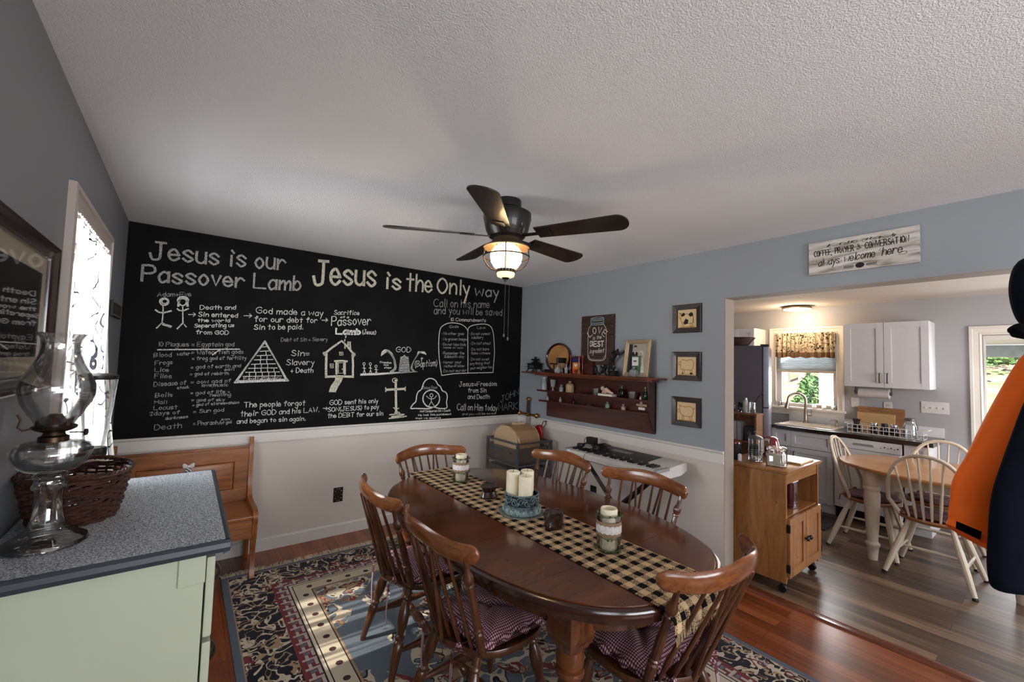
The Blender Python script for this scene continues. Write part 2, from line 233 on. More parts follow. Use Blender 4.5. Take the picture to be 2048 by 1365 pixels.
CH_D = {'chalk_stick_figures': [(0.01,[(-0.124,1.906),(-0.125,1.895),(-0.132,1.885),(-0.141,1.879),(-0.152,1.878),(-0.161,1.882),(-0.168,1.89),(-0.171,1.901),(-0.17,1.912),(-0.164,1.921),(-0.154,1.927),(-0.144,1.929),(-0.134,1.925),(-0.127,1.917),(-0.124,1.906)]),(0.007,[(-0.129,1.908),(-0.13,1.901),(-0.134,1.895),(-0.141,1.891),(-0.148,1.89),(-0.154,1.892),(-0.159,1.897),(-0.161,1.904),(-0.16,1.911),(-0.156,1.917),(-0.15,1.921),(-0.142,1.922),(-0.136,1.92),(-0.131,1.915),(-0.129,1.908)]),(0.007,[(-0.152,1.878),(-0.149,1.809),(-0.151,1.751)]),(0.011,[(-0.191,1.839),(-0.17,1.825),(-0.148,1.823),(-0.106,1.841)]),(0.009,[(-0.178,1.712),(-0.151,1.753),(-0.102,1.723)]),(0.016,[(-0.143,1.742),(-0.102,1.729)]),(0.009,[(-0.022,1.915),(-0.023,1.904),(-0.029,1.894),(-0.037,1.888),(-0.047,1.887),(-0.056,1.891),(-0.063,1.899),(-0.066,1.91),(-0.064,1.922),(-0.059,1.931),(-0.05,1.937),(-0.04,1.938),(-0.031,1.934),(-0.024,1.926),(-0.022,1.915)]),(0.018,[(-0.068,1.918),(-0.068,1.923),(-0.067,1.929),(-0.065,1.935),(-0.061,1.94),(-0.056,1.944),(-0.05,1.947),(-0.044,1.948),(-0.037,1.948),(-0.031,1.947),(-0.026,1.944),(-0.021,1.94),(-0.018,1.935),(-0.017,1.929),(-0.017,1.923)]),(0.013,[(-0.066,1.922),(-0.067,1.881)]),(0.013,[(-0.018,1.927),(-0.014,1.886)]),(0.007,[(-0.042,1.883),(-0.038,1.819),(-0.034,1.761)]),(0.01,[(-0.072,1.86),(-0.059,1.849),(-0.04,1.847),(-0.009,1.867)]),(0.009,[(-0.064,1.716),(-0.034,1.761),(-0.015,1.734)])],'chalk_underline': [(0.008,[(-0.164,1.56),(0.05,1.571),(0.322,1.585)]),(0.007,[(0.154,1.535),(0.202,1.581)])],'chalk_pyramid': [(0.01,[(0.491,1.658),(0.398,1.49),(0.309,1.333)]),(0.01,[(0.491,1.658),(0.579,1.502),(0.672,1.338)]),(0.01,[(0.491,1.649),(0.398,1.49),(0.317,1.333)]),(0.01,[(0.491,1.649),(0.579,1.502),(0.663,1.338)]),(0.013,[(0.305,1.327),(0.474,1.335),(0.676,1.341)]),(0.009,[(0.312,1.339),(0.474,1.344),(0.669,1.352)]),(0.006,[(0.479,1.608),(0.491,1.611),(0.503,1.613)]),(0.006,[(0.461,1.573),(0.491,1.577),(0.521,1.579)]),(0.005,[(0.503,1.574),(0.506,1.544)]),(0.006,[(0.442,1.538),(0.49,1.542),(0.539,1.545)]),(0.005,[(0.467,1.538),(0.47,1.508)]),(0.005,[(0.512,1.54),(0.514,1.509)]),(0.006,[(0.425,1.504),(0.49,1.508),(0.556,1.511)]),(0.005,[(0.467,1.505),(0.469,1.474)]),(0.005,[(0.511,1.506),(0.514,1.475)]),(0.006,[(0.407,1.469),(0.489,1.474),(0.574,1.477)]),(0.005,[(0.431,1.47),(0.433,1.439)]),(0.005,[(0.475,1.471),(0.478,1.44)]),(0.005,[(0.52,1.472),(0.522,1.441)]),(0.006,[(0.39,1.437),(0.489,1.441),(0.591,1.444)]),(0.005,[(0.431,1.438),(0.434,1.407)]),(0.005,[(0.475,1.439),(0.478,1.408)]),(0.005,[(0.52,1.439),(0.523,1.408)]),(0.005,[(0.566,1.44),(0.569,1.409)]),(0.006,[(0.373,1.406),(0.488,1.409),(0.607,1.412)]),(0.005,[(0.397,1.406),(0.4,1.376)]),(0.005,[(0.441,1.406),(0.443,1.376)]),(0.005,[(0.485,1.407),(0.488,1.376)]),(0.005,[(0.53,1.407),(0.533,1.376)]),(0.005,[(0.576,1.408),(0.578,1.376)]),(0.006,[(0.357,1.374),(0.487,1.377),(0.624,1.379)]),(0.005,[(0.398,1.374),(0.4,1.344)]),(0.005,[(0.441,1.375),(0.444,1.344)]),(0.005,[(0.486,1.375),(0.488,1.344)]),(0.005,[(0.531,1.375),(0.533,1.344)]),(0.005,[(0.576,1.375),(0.579,1.344)])],'chalk_house': [(0.02,[(0.96,1.575),(0.963,1.473),(0.967,1.376)]),(0.018,[(1.183,1.571),(1.191,1.477),(1.194,1.38)]),(0.02,[(0.965,1.374),(1.074,1.377),(1.197,1.375)]),(0.018,[(0.94,1.568),(1.009,1.632),(1.083,1.691),(1.139,1.638),(1.2,1.569)]),(0.018,[(0.937,1.58),(0.95,1.563)]),(0.016,[(1.199,1.584),(1.192,1.559)]),(0.013,[(1.139,1.64),(1.138,1.687),(1.155,1.686),(1.161,1.62)]),(0.01,[(1.117,1.738),(1.114,1.721)]),(0.01,[(1.109,1.704),(1.107,1.692)]),(0.01,[(1.105,1.676),(1.108,1.661)]),(0.01,[(1.111,1.646),(1.114,1.627)]),(0.016,[(1.033,1.511),(1.091,1.515),(1.137,1.511)]),(0.018,[(1.047,1.501),(1.052,1.399)]),(0.018,[(1.118,1.503),(1.123,1.399)]),(0.007,[(1.063,1.497),(1.107,1.498),(1.111,1.407),(1.068,1.404),(1.063,1.497)]),(0.007,[(1.098,1.445),(1.102,1.438)]),(0.006,[(1.069,1.591),(1.098,1.592),(1.1,1.565),(1.07,1.564),(1.069,1.591)]),(0.005,[(1.084,1.592),(1.085,1.565)]),(0.005,[(1.069,1.578),(1.099,1.579)]),(0.006,[(0.996,1.485),(1.021,1.486),(1.023,1.451),(0.998,1.45),(0.996,1.485)]),(0.005,[(1.008,1.486),(1.01,1.45)]),(0.005,[(0.997,1.468),(1.022,1.468)]),(0.017,[(1.054,1.371),(1.047,1.334),(1.018,1.292),(1.005,1.246)]),(0.017,[(1.07,1.371),(1.062,1.334),(1.034,1.292),(1.02,1.246)]),(0.017,[(1.087,1.371),(1.077,1.334),(1.05,1.292),(1.034,1.246)]),(0.017,[(1.101,1.371),(1.09,1.334),(1.065,1.291),(1.047,1.245)])],'chalk_red_sea': [(0.007,[(1.262,1.388),(1.422,1.394),(1.611,1.411),(1.815,1.426)]),(0.007,[(1.262,1.394),(1.422,1.4),(1.611,1.414),(1.815,1.426)]),(0.007,[(1.262,1.4),(1.422,1.407),(1.611,1.418),(1.815,1.426)]),(0.005,[(1.299,1.492),(1.298,1.487),(1.295,1.483),(1.292,1.481),(1.287,1.481),(1.283,1.483),(1.28,1.487),(1.279,1.492),(1.279,1.497),(1.282,1.501),(1.286,1.503),(1.29,1.503),(1.295,1.501),(1.298,1.497),(1.299,1.492)]),(0.006,[(1.289,1.479),(1.294,1.437),(1.283,1.4)]),(0.006,[(1.294,1.437),(1.308,1.401)]),(0.005,[(1.278,1.455),(1.306,1.451)]),(0.005,[(1.356,1.493),(1.356,1.488),(1.353,1.484),(1.349,1.482),(1.344,1.482),(1.34,1.484),(1.337,1.488),(1.336,1.493),(1.337,1.498),(1.339,1.502),(1.343,1.504),(1.348,1.504),(1.352,1.502),(1.355,1.498),(1.356,1.493)]),(0.006,[(1.347,1.48),(1.351,1.438),(1.34,1.401)]),(0.006,[(1.351,1.438),(1.366,1.401)]),(0.005,[(1.335,1.456),(1.364,1.452)]),(0.005,[(1.411,1.471),(1.41,1.466),(1.407,1.462),(1.403,1.46),(1.399,1.46),(1.394,1.462),(1.391,1.466),(1.39,1.471),(1.391,1.476),(1.393,1.48),(1.398,1.482),(1.402,1.482),(1.407,1.48),(1.41,1.476),(1.411,1.471)]),(0.006,[(1.401,1.458),(1.405,1.429),(1.393,1.401)]),(0.006,[(1.405,1.429),(1.419,1.401)]),(0.005,[(1.389,1.443),(1.418,1.44)]),(0.0075,[(1.447,1.573),(1.452,1.606),(1.485,1.63),(1.54,1.606),(1.578,1.538),(1.595,1.459),(1.566,1.425)]),(0.0075,[(1.902,1.6),(1.878,1.627),(1.826,1.611),(1.78,1.544),(1.76,1.461),(1.797,1.426)]),(0.0075,[(1.457,1.581),(1.463,1.61),(1.493,1.624),(1.544,1.596),(1.577,1.534),(1.592,1.459),(1.561,1.425)]),(0.0075,[(1.889,1.603),(1.866,1.627),(1.821,1.604),(1.778,1.54),(1.758,1.461),(1.793,1.426)]),(0.0075,[(1.468,1.589),(1.473,1.613),(1.5,1.618),(1.548,1.587),(1.576,1.529),(1.588,1.459),(1.555,1.425)]),(0.0075,[(1.877,1.606),(1.854,1.626),(1.817,1.598),(1.775,1.537),(1.755,1.461),(1.79,1.426)]),(0.0075,[(1.478,1.597),(1.484,1.617),(1.508,1.612),(1.551,1.578),(1.575,1.525),(1.585,1.458),(1.55,1.425)]),(0.0075,[(1.865,1.609),(1.842,1.626),(1.812,1.591),(1.773,1.534),(1.753,1.461),(1.786,1.426)]),(0.0075,[(1.489,1.604),(1.495,1.621),(1.516,1.606),(1.555,1.568),(1.574,1.521),(1.582,1.458),(1.544,1.425)]),(0.0075,[(1.853,1.612),(1.83,1.625),(1.808,1.584),(1.771,1.53),(1.751,1.461),(1.783,1.426)]),(0.0075,[(1.499,1.612),(1.505,1.624),(1.524,1.6),(1.559,1.559),(1.573,1.517),(1.579,1.458),(1.539,1.425)]),(0.0075,[(1.841,1.614),(1.818,1.625),(1.803,1.577),(1.769,1.527),(1.748,1.461),(1.779,1.426)]),(0.006,[(1.64,1.55),(1.674,1.585),(1.711,1.547)]),(0.005,[(1.635,1.566),(1.675,1.565),(1.715,1.569)]),(0.005,[(1.634,1.554),(1.675,1.553),(1.717,1.557)]),(0.005,[(1.633,1.542),(1.676,1.541),(1.718,1.545)]),(0.005,[(1.632,1.53),(1.676,1.529),(1.72,1.532)]),(0.005,[(1.631,1.518),(1.677,1.516),(1.722,1.52)]),(0.005,[(1.63,1.506),(1.677,1.504),(1.724,1.508)]),(0.005,[(1.629,1.494),(1.678,1.492),(1.726,1.496)]),(0.005,[(1.628,1.482),(1.679,1.48),(1.728,1.484)]),(0.005,[(1.627,1.47),(1.679,1.468),(1.729,1.472)]),(0.005,[(1.626,1.458),(1.68,1.456),(1.731,1.459)]),(0.005,[(1.625,1.446),(1.68,1.444),(1.733,1.447)]),(0.005,[(1.624,1.434),(1.681,1.432),(1.735,1.435)]),(0.005,[(1.623,1.422),(1.681,1.42),(1.737,1.423)]),(0.006,[(1.855,1.529),(1.859,1.567)]),(0.006,[(1.848,1.554),(1.859,1.568),(1.872,1.557)])],'chalk_cross': [(0.012,[(1.592,1.346),(1.6,1.193),(1.611,1.022)]),(0.011,[(1.502,1.258),(1.604,1.262),(1.698,1.265)]),(0.012,[(1.603,1.346),(1.611,1.193),(1.622,1.021)]),(0.011,[(1.502,1.248),(1.605,1.252),(1.699,1.254)]),(0.01,[(1.501,1.274),(1.504,1.235)]),(0.01,[(1.698,1.278),(1.698,1.241)]),(0.008,[(1.612,1.342),(1.61,1.333),(1.603,1.325),(1.594,1.321),(1.584,1.321),(1.574,1.325),(1.567,1.333),(1.565,1.342),(1.566,1.351),(1.573,1.358),(1.582,1.362),(1.592,1.362),(1.602,1.358),(1.609,1.351),(1.612,1.342)]),(0.009,[(1.587,1.082),(1.613,1.064),(1.64,1.076)]),(0.011,[(1.553,1.017),(1.615,1.021),(1.697,1.013)]),(0.011,[(1.575,1.0),(1.658,1.003),(1.688,1.01)]),(0.011,[(1.548,0.983),(1.63,0.986),(1.722,0.995)]),(0.011,[(1.601,1.035),(1.628,1.04),(1.651,1.03)]),(0.011,[(1.568,0.99),(1.63,0.995),(1.687,0.987)])],'chalk_tomb': [(0.011,[(1.813,1.066),(1.762,1.068),(1.785,1.108),(1.813,1.134),(1.819,1.188),(1.835,1.229),(1.867,1.253),(1.891,1.318),(1.923,1.35),(1.966,1.361),(2.016,1.341),(2.046,1.299),(2.079,1.274),(2.1,1.236),(2.146,1.212),(2.161,1.166),(2.153,1.116),(2.159,1.057),(2.073,1.055),(2.009,1.072),(1.963,1.057),(1.813,1.066)]),(0.012,[(2.073,1.154),(2.065,1.116),(2.04,1.087),(2.003,1.071),(1.962,1.073),(1.925,1.091),(1.898,1.122),(1.887,1.159),(1.895,1.196),(1.919,1.225),(1.955,1.241),(1.996,1.241),(2.034,1.223),(2.062,1.192),(2.073,1.154)]),(0.006,[(1.996,1.19),(1.995,1.182),(1.99,1.177),(1.984,1.174),(1.976,1.174),(1.969,1.177),(1.964,1.183),(1.962,1.19),(1.964,1.198),(1.968,1.203),(1.975,1.207),(1.982,1.206),(1.989,1.203),(1.994,1.197),(1.996,1.19)]),(0.006,[(1.98,1.173),(1.98,1.129),(1.956,1.085)]),(0.006,[(1.98,1.129),(2.012,1.086)]),(0.006,[(1.924,1.186),(1.951,1.163),(1.981,1.154),(2.015,1.161),(2.035,1.186)])],'chalk_tablets': [(0.008,[(2.087,1.391),(2.055,1.537),(2.04,1.679),(2.04,1.808),(2.056,1.88),(2.116,1.925),(2.197,1.942),(2.282,1.937),(2.343,1.913),(2.381,1.874)]),(0.008,[(2.399,1.419),(2.388,1.695),(2.381,1.874),(2.412,1.922),(2.492,1.948),(2.601,1.961),(2.672,1.942),(2.709,1.882),(2.728,1.773),(2.739,1.649),(2.731,1.508),(2.727,1.427)]),(0.008,[(2.084,1.391),(2.236,1.411),(2.4,1.418),(2.727,1.427)])]}
# ------------------------------------------------------------------ single-stroke handwriting (grid 6 wide, baseline 3, x-height 7, caps 9)
GL = {'A':'033963 1545','B':'0309 ~0939583606 ~0636654403','C':'~68491806144364','D':'0309 ~0939663303','E':'69090363 0656','F':'690903 0646',
'G':'~68491806144364 646636','H':'0903 6963 0666','I':'3933','J':'~4944331305 2969','K':'0903 690663','L':'090363','M':'0309356963','N':'03096369',
'O':'~391806143354665839','P':'0309 ~0949573606','R':'0309 ~0949573606 3663','S':'~583918173655543304','T':'0969 3933','U':'~090513335469','V':'093369',
'W':'0923375379','X':'0963 0369','Y':'0936 6933','a':'~462705132344 4743','b':'0903 ~0527452304','c':'~4627051344','d':'4943 ~4527052344',
'e':'0545 ~452706042344','f':'~48392823 0747','g':'~4627052344 ~47412001','h':'0903 ~05274643','i':'1713 1928','j':'~27211001','k':'0903 370543',
'l':'1913','m':'0703 ~05273633 ~35576663','n':'0703 ~05274643','o':'~2705234527','p':'0700 ~0527452304','q':'4740 ~4527052344','r':'0703 ~052746',
's':'~46270625442304','t':'2923 0747','u':'~07042344 4743','v':'072347','w':'0713365367','x':'0743 0347','y':'0724 4710','z':'07470343',
'1':'1913','0':'~29070523454729','3':'~08294826442304','=':'0646 0444','+':'2723 0545','.':'1314','!':'1915 1314',',':'1302','-':'0545','(':'~290622',')':'~092602',
'/':'0249','*':'1516','>':'0565 476543',"'":'1918','&':'~64271829383504233355'}
def glyph(ch):
    out, wd = [], 0
    for part in GL.get(ch, '').split(' '):
        if not part: continue
        sm = part[0] == '~'; p = part.lstrip('~')
        pts = [(int(p[i]), int(p[i+1])) for i in range(0, len(p)-1, 2)]
        wd = max(wd, max(q[0] for q in pts))
        if sm and len(pts) > 2: pts = smooth(pts)
        out.append(pts)
    return out, wd
def smooth(p, k=3):
    o = []; n = len(p); cl = p[0] == p[-1]
    for i in range(n-1):
        p0 = p[i-1] if i else (p[-2] if cl else p[0]); p1, p2 = p[i], p[i+1]; p3 = p[i+2] if i+2 < n else (p[1] if cl else p[-1])
        for j in range(k):
            t = j/k
            o.append(tuple(.5*(2*b+(c-a)*t+(2*a-5*b+4*c-d)*t*t+(3*b-3*c+d-a)*t**3) for a, b, c, d in zip(p0, p1, p2, p3)))
    o.append(p[-1]); return o
def ribbon(b, pts, wd, fn):
    """flat stroke of a given width along 2-D points; fn maps (u, v) to 3-D"""
    n = len(pts); vs = []
    for i in range(n):
        a, c = pts[max(i-1, 0)], pts[min(i+1, n-1)]
        dx, dy = c[0]-a[0], c[1]-a[1]; L = math.hypot(dx, dy) or 1
        e = (dx/L*wd*.35*(-1 if i == 0 else 1 if i == n-1 else 0), dy/L*wd*.35*(-1 if i == 0 else 1 if i == n-1 else 0))
        nx, ny = -dy/L*wd/2, dx/L*wd/2; x, y = pts[i][0]+e[0], pts[i][1]+e[1]
        vs += [fn(x+nx, y+ny), fn(x-nx, y-ny)]
    b.add(vs, [(2*i, 2*i+1, 2*i+3, 2*i+2) for i in range(n-1)])
def write(b, txt, u0, v0, u1, v1, h, wd, fn, slant=0, gap=1.7, jit=.18, caps_w=1.0):
    lay, x = [], 0
    for ch in txt:
        if ch == ' ': x += 3.2; continue
        g, gw = glyph(ch); lay.append((g, x)); x += gw+gap
    tot = max(x-gap, .5); du, dv = (u1-u0)/tot, (v1-v0)/tot; sy = h/6
    for g, gx in lay:
        jy = random.uniform(-jit, jit); ks = random.uniform(1-jit*.3, 1+jit*.3)
        for st in g:
            pts = []
            for (px, py) in st:
                X = gx+px+slant*(py-3)*.35; Y = (py-3)*ks+jy
                pts.append((u0+X*du, v0+X*dv+Y*sy))
            ribbon(b, pts, wd, fn)
# ------------------------------------------------------------------ setting materials
def ceil_mat():
    m, nt, p = mk('textured_ceiling_paint'); p.inputs['Base Color'].default_value = (*srgb(240, 240, 243), 1); p.inputs['Roughness'].default_value = .95; p.inputs['Specular IOR Level'].default_value = .1
    v = nd(nt, 'ShaderNodeTexNoise'); v.inputs['Scale'].default_value = 190; v.inputs['Detail'].default_value = 3; v.inputs['Roughness'].default_value = .6; nt.links.new(coords(nt), v.inputs['Vector'])
    h = ramp(nt, v.outputs[0], [(.38, (0,0,0)), (.62, (1,1,1))]); bump(nt, p, h, .55, .0035); return m
def wall_mat(name, up, low, zs):
    m, nt, p = mk(name); s = nd(nt, 'ShaderNodeSeparateXYZ'); nt.links.new(coords(nt), s.inputs[0])
    n = nd(nt, 'ShaderNodeTexNoise'); n.inputs['Scale'].default_value = 180; nt.links.new(coords(nt), n.inputs['Vector'])
    nt.links.new(mixc(nt, mth(nt, 'GREATER_THAN', s.outputs[2], zs), low, up), p.inputs['Base Color'])
    p.inputs['Roughness'].default_value = .6; p.inputs['Specular IOR Level'].default_value = .3; bump(nt, p, n.outputs[0], .06, .002); return m
def plank(name, cols, wd, ln, rough, along='y', bumpd=.25):
    m, nt, p = mk(name)
    v = coords(nt, (1, 1, 1), rot=(0, 0, PI/2) if along == 'y' else (0, 0, 0))
    br = nd(nt, 'ShaderNodeTexBrick'); br.offset = .37; br.inputs['Scale'].default_value = 1; br.inputs['Brick Width'].default_value = ln; br.inputs['Row Height'].default_value = wd
    br.inputs['Mortar Size'].default_value = .0012; br.inputs['Color1'].default_value = (0,0,0,1); br.inputs['Color2'].default_value = (1,1,1,1); br.inputs['Mortar'].default_value = (.5,.5,.5,1); br.inputs['Bias'].default_value = 0
    nt.links.new(v, br.inputs['Vector'])
    n = nd(nt, 'ShaderNodeTexNoise'); n.inputs['Scale'].default_value = 1; n.inputs['Detail'].default_value = 7; n.inputs['Roughness'].default_value = .7; n.inputs['Distortion'].default_value = .8
    nt.links.new(coords(nt, (26, 1.6, 1)), n.inputs['Vector'])
    s = nd(nt, 'ShaderNodeSeparateColor'); nt.links.new(br.outputs[0], s.inputs[0])
    f = mth(nt, 'ADD', mth(nt, 'MULTIPLY', n.outputs[0], .75), mth(nt, 'MULTIPLY', s.outputs[0], .25))
    c = ramp(nt, f, [(.3, cols[0]), (.5, cols[1]), (.72, cols[2])])
    nt.links.new(mixc(nt, br.outputs['Fac'], c, tuple(x*.3 for x in cols[0])), p.inputs['Base Color'])
    p.inputs['Roughness'].default_value = rough; p.inputs['Coat Weight'].default_value = .15; p.inputs['Coat Roughness'].default_value = .2
    bump(nt, p, n.outputs[0], .06, .003); return m
M = {}
M['ceil'] = ceil_mat()
BLUE, WSC = srgb(146, 151, 157), srgb(208, 199, 191)
M['wall'] = wall_mat('wall_paint_blue_over_white', BLUE, WSC, .9)
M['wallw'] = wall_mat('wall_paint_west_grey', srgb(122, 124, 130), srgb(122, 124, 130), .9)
M['kwall'] = wall_mat('kitchen_wall_paint_grey', srgb(168, 166, 168), srgb(168, 166, 168), .9)
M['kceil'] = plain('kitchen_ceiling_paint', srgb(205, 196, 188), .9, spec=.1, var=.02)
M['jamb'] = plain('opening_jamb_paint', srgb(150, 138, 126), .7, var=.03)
M['trim'] = plain('white_trim_paint', srgb(214, 209, 204), .45, var=.02)
M['wtrim'] = plain('window_trim_paint', srgb(176, 166, 158), .5, var=.02)
M['ktrim'] = plain('kitchen_trim_paint', srgb(226, 218, 208), .4, var=.02)
M['floor'] = plank('red_oak_floor', (srgb(82,38,17), srgb(124,61,30), srgb(156,88,48)), .083, 1.1, .32)
M['kfloor'] = plank('walnut_laminate_floor', (srgb(40,28,22), srgb(84,64,50), srgb(140,114,92)), .125, 1.25, .42)
M['pane'] = thin_glass('window_pane_glass')
M['black'] = plain('black_metal', srgb(18,16,16), .4, var=.1)
M['blackp'] = plain('black_plastic', srgb(20,20,22), .45, var=.1)
M['white'] = plain('white_painted', srgb(222,220,220), .4, var=.02)
M['wplast'] = plain('white_plastic', srgb(214,208,204), .35, var=.02)
M['chrome'] = plain('chrome', (.6,.6,.62), .18, 1, var=.03)
M['nickel'] = plain('brushed_nickel', srgb(160,146,130), .32, 1, var=.05)
M['brass'] = plain('aged_brass', srgb(170,124,58), .28, 1, var=.15)
M['wax'] = plain('ivory_wax', srgb(226,214,186), .5, var=.04, sc=20)
M['glass'] = glass('clear_glass'); M['tglass'] = thin_glass('thin_clear_glass', gl=.2, k=.7)
# ------------------------------------------------------------------ room shell
T = .134
struct(B().box(XW-.2, XE+.134, YS-.1, YN+.15, -.12, 0), 'floor', M['floor'])
struct(B().box(KX0-.002, KX1+.15, KYS-.1, KYN+.12, -.12, -.0005), 'floor_kitchen', M['kfloor'])
struct(B().box(XW-.2, XE+.134, YS-.1, YN+.15, ZC, ZC+.1), 'ceiling', M['ceil'])
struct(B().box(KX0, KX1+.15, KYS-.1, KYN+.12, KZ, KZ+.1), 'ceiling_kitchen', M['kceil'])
struct(B().box(XW-.2, XE+.134, YN, YN+.15, 0, ZC), 'wall_north', M['wall'])
struct(B().box(XE, XE+T, OP_Y1, YN, 0, ZC).box(XE, XE+T, OP_Y0, OP_Y1, OP_Z, ZC).box(XE, XE+T, YS, OP_Y0, 0, ZC), 'wall_east', M['wall'])
WY0, WY1, WZ0, WZ1 = 2.225, 3.03, .92, 2.06
BY0, BY1, BZ0, BZ1 = -2.05, -.55, .85, 2.1
b = B()
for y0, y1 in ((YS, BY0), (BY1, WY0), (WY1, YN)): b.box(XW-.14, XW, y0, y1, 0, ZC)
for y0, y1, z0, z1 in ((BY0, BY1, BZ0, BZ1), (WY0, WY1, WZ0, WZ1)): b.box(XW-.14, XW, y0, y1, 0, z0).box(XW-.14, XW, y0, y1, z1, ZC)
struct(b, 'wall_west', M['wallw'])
SX0, SX1, SZ0, SZ1 = 0.0, 2.4, .7, 2.2
b = B().box(XW-.14, SX0, YS-.12, YS, 0, ZC).box(SX1, XE+T, YS-.12, YS, 0, ZC).box(SX0, SX1, YS-.12, YS, 0, SZ0).box(SX0, SX1, YS-.12, YS, SZ1, ZC)
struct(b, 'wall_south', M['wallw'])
# opening jamb and head lining
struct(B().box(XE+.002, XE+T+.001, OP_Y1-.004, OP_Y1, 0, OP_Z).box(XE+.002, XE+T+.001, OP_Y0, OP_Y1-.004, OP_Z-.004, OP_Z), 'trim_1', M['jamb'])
# kitchen shell
KW = (2.34-.80+.03, 1.61, 2.32, 1.06, 2.02)
KWY0, KWY1, KWZ0, KWZ1 = 1.665, 2.315, 1.09, 2.02
KDY0, KDY1, KDZ = -.38, .49, 1.95
b = B().box(KX1, KX1+.13, KYS, KDY0, 0, KZ).box(KX1, KX1+.13, KDY0, KDY1, KDZ, KZ).box(KX1, KX1+.13, KDY1, KWY0, 0, KZ)
b.box(KX1, KX1+.13, KWY0, KWY1, 0, KWZ0).box(KX1, KX1+.13, KWY0, KWY1, KWZ1, KZ).box(KX1, KX1+.13, KWY1, KYN+.1, 0, KZ)
struct(b, 'wall_kitchen_east', M['kwall'])
struct(B().box(KX0, KX1, KYN, KYN+.1, 0, KZ), 'wall_kitchen_north', M['kwall'])
struct(B().box(KX0, 4.05, KYS-.1, KYS, 0, KZ).box(5.35, KX1, KYS-.1, KYS, 0, KZ).box(4.05, 5.35, KYS-.1, KYS, 0, .9).box(4.05, 5.35, KYS-.1, KYS, 2.0, KZ), 'wall_kitchen_south', M['kwall'])
w5 = struct(B().box(4.0,5.4,KYS,KYS+.02,2.0,2.07).box(4.0,5.4,KYS,KYS+.03,.86,.9).box(3.98,4.05,KYS,KYS+.02,.9,2.0).box(5.35,5.42,KYS,KYS+.02,.9,2.0), 'added_window_5', M['ktrim']); B().box(4.05,5.35,KYS-.06,KYS-.055,.9,2.0).obj('pane', M['pane'], w5)  # unseen window, added to go with the kitchen fill light
# chair rail, wainscot cap, baseboards
def rail(along, a0, a1, face, sgn, gap=None):
    b = B(); pr = [(0,.855),(.014,.855),(.014,.862),(.009,.868),(.009,.925),(.016,.93),(.02,.938),(.02,.947),(0,.947)]
    if along == 'x': b.prism([(face+sgn*p, z) for p, z in pr], 'x', a0, a1)
    else:
        b.prism([(face+sgn*p, z) for p, z in pr], 'y', a0, a1)
    return b
struct(rail('x', XW, XE, YN, -1), 'trim_2', M['trim'])
struct(rail('y', OP_Y1, YN, XE, -1), 'trim_3', M['trim'])
struct(B().prism([(YN,0),(YN-.014,0),(YN-.014,.085),(YN-.006,.096),(YN,.096)], 'x', XW, XE), 'baseboard_north', M['trim'])
struct(B().prism([(XE,0),(XE-.014,0),(XE-.014,.085),(XE-.006,.096),(XE,.096)], 'y', OP_Y1, YN), 'baseboard_east', M['trim'])
M['thresh'] = wood('threshold_oak', srgb(80,36,20), srgb(124,62,34), (30,2,30), .25, .4)
struct(B().prism([(3.2,0),(3.29,0),(3.285,.006),(3.265,.012),(3.215,.012)], 'y', OP_Y0, OP_Y1), 'trim_4', M['thresh'])
# west window: casing, sash, pane
def casing(y0, y1, z0, z1, x, sg, wd, sill=False):
    b = B(); prof = [(0,0),(0,.022),(wd*.25,.024),(wd*.3,.017),(wd*.75,.013),(wd*.85,.018),(wd,.012),(wd,0)]   # offset from outer edge, height
    for (a, c, ax) in (((y0,z0),(y0,z1),'l'), ((y1,z0),(y1,z1),'r'), ((y0,z1),(y1,z1),'t')):
        vs = []
        for end in (0, 1):
            for o, h in prof:
                e = wd-o if True else 0
                if ax == 'l': yy = y0-wd+o; zz = z0 if end == 0 else z1+wd-o
                elif ax == 'r': yy = y1+wd-o; zz = z0 if end == 0 else z1+wd-o
                else: zz = z1+wd-o; yy = (y0-wd+o) if end == 0 else (y1+wd-o)
                vs.append((x+sg*h, yy, zz))
        n = len(prof); b.add(vs, [tuple(range(n)), tuple(range(2*n-1, n-1, -1))]+[(i, (i+1)%n, n+(i+1)%n, n+i) for i in range(n)])
    if sill: b.box(x, x+sg*.055, y0-wd-.02, y1+wd+.02, z0-.03, z0, .006).box(x, x+sg*.016, y0-wd, y1+wd, z0-.1, z0-.03, .004)
    return b
w1 = struct(casing(WY0, WY1, WZ0, WZ1, XW, 1, .085, True), 'window_1', M['wtrim'])
xs = XW-.11
b = B()
for z0, z1 in ((WZ0, 1.49), (1.47, WZ1)):
    xx = xs + (.03 if z0 < 1 else 0)
    for q in ((WY0, WY0+.04, z0, z1), (WY1-.04, WY1, z0, z1), (WY0, WY1, z0, z0+.04), (WY0, WY1, z1-.04, z1)): b.box(xx-.014, xx+.014, *q)
b.obj('sash', M['trim'], w1); B().box(xs-.002, xs+.002, WY0+.02, WY1-.02, 1.48, WZ1-.02).box(xs+.028, xs+.032, WY0+.02, WY1-.02, WZ0+.02, 1.48).obj('pane', M['pane'], w1)
w3 = struct(casing(BY0, BY1, BZ0, BZ1, XW, 1, .085, True), 'window_3', M['wtrim'])
B().box(xs-.002, xs+.002, BY0, BY1, BZ0, BZ1).obj('pane', M['pane'], w3)
b = B()
for x0, x1, z0, z1 in ((SX0-.08, SX0, SZ0, SZ1+.08), (SX1, SX1+.08, SZ0, SZ1+.08), (SX0, SX1, SZ1, SZ1+.08), (1.17, 1.23, SZ0, SZ1), (SX0-.1, SX1+.1, SZ0-.04, SZ0)): b.box(x0, x1, YS-.02, YS+.02, z0, z1, .004)
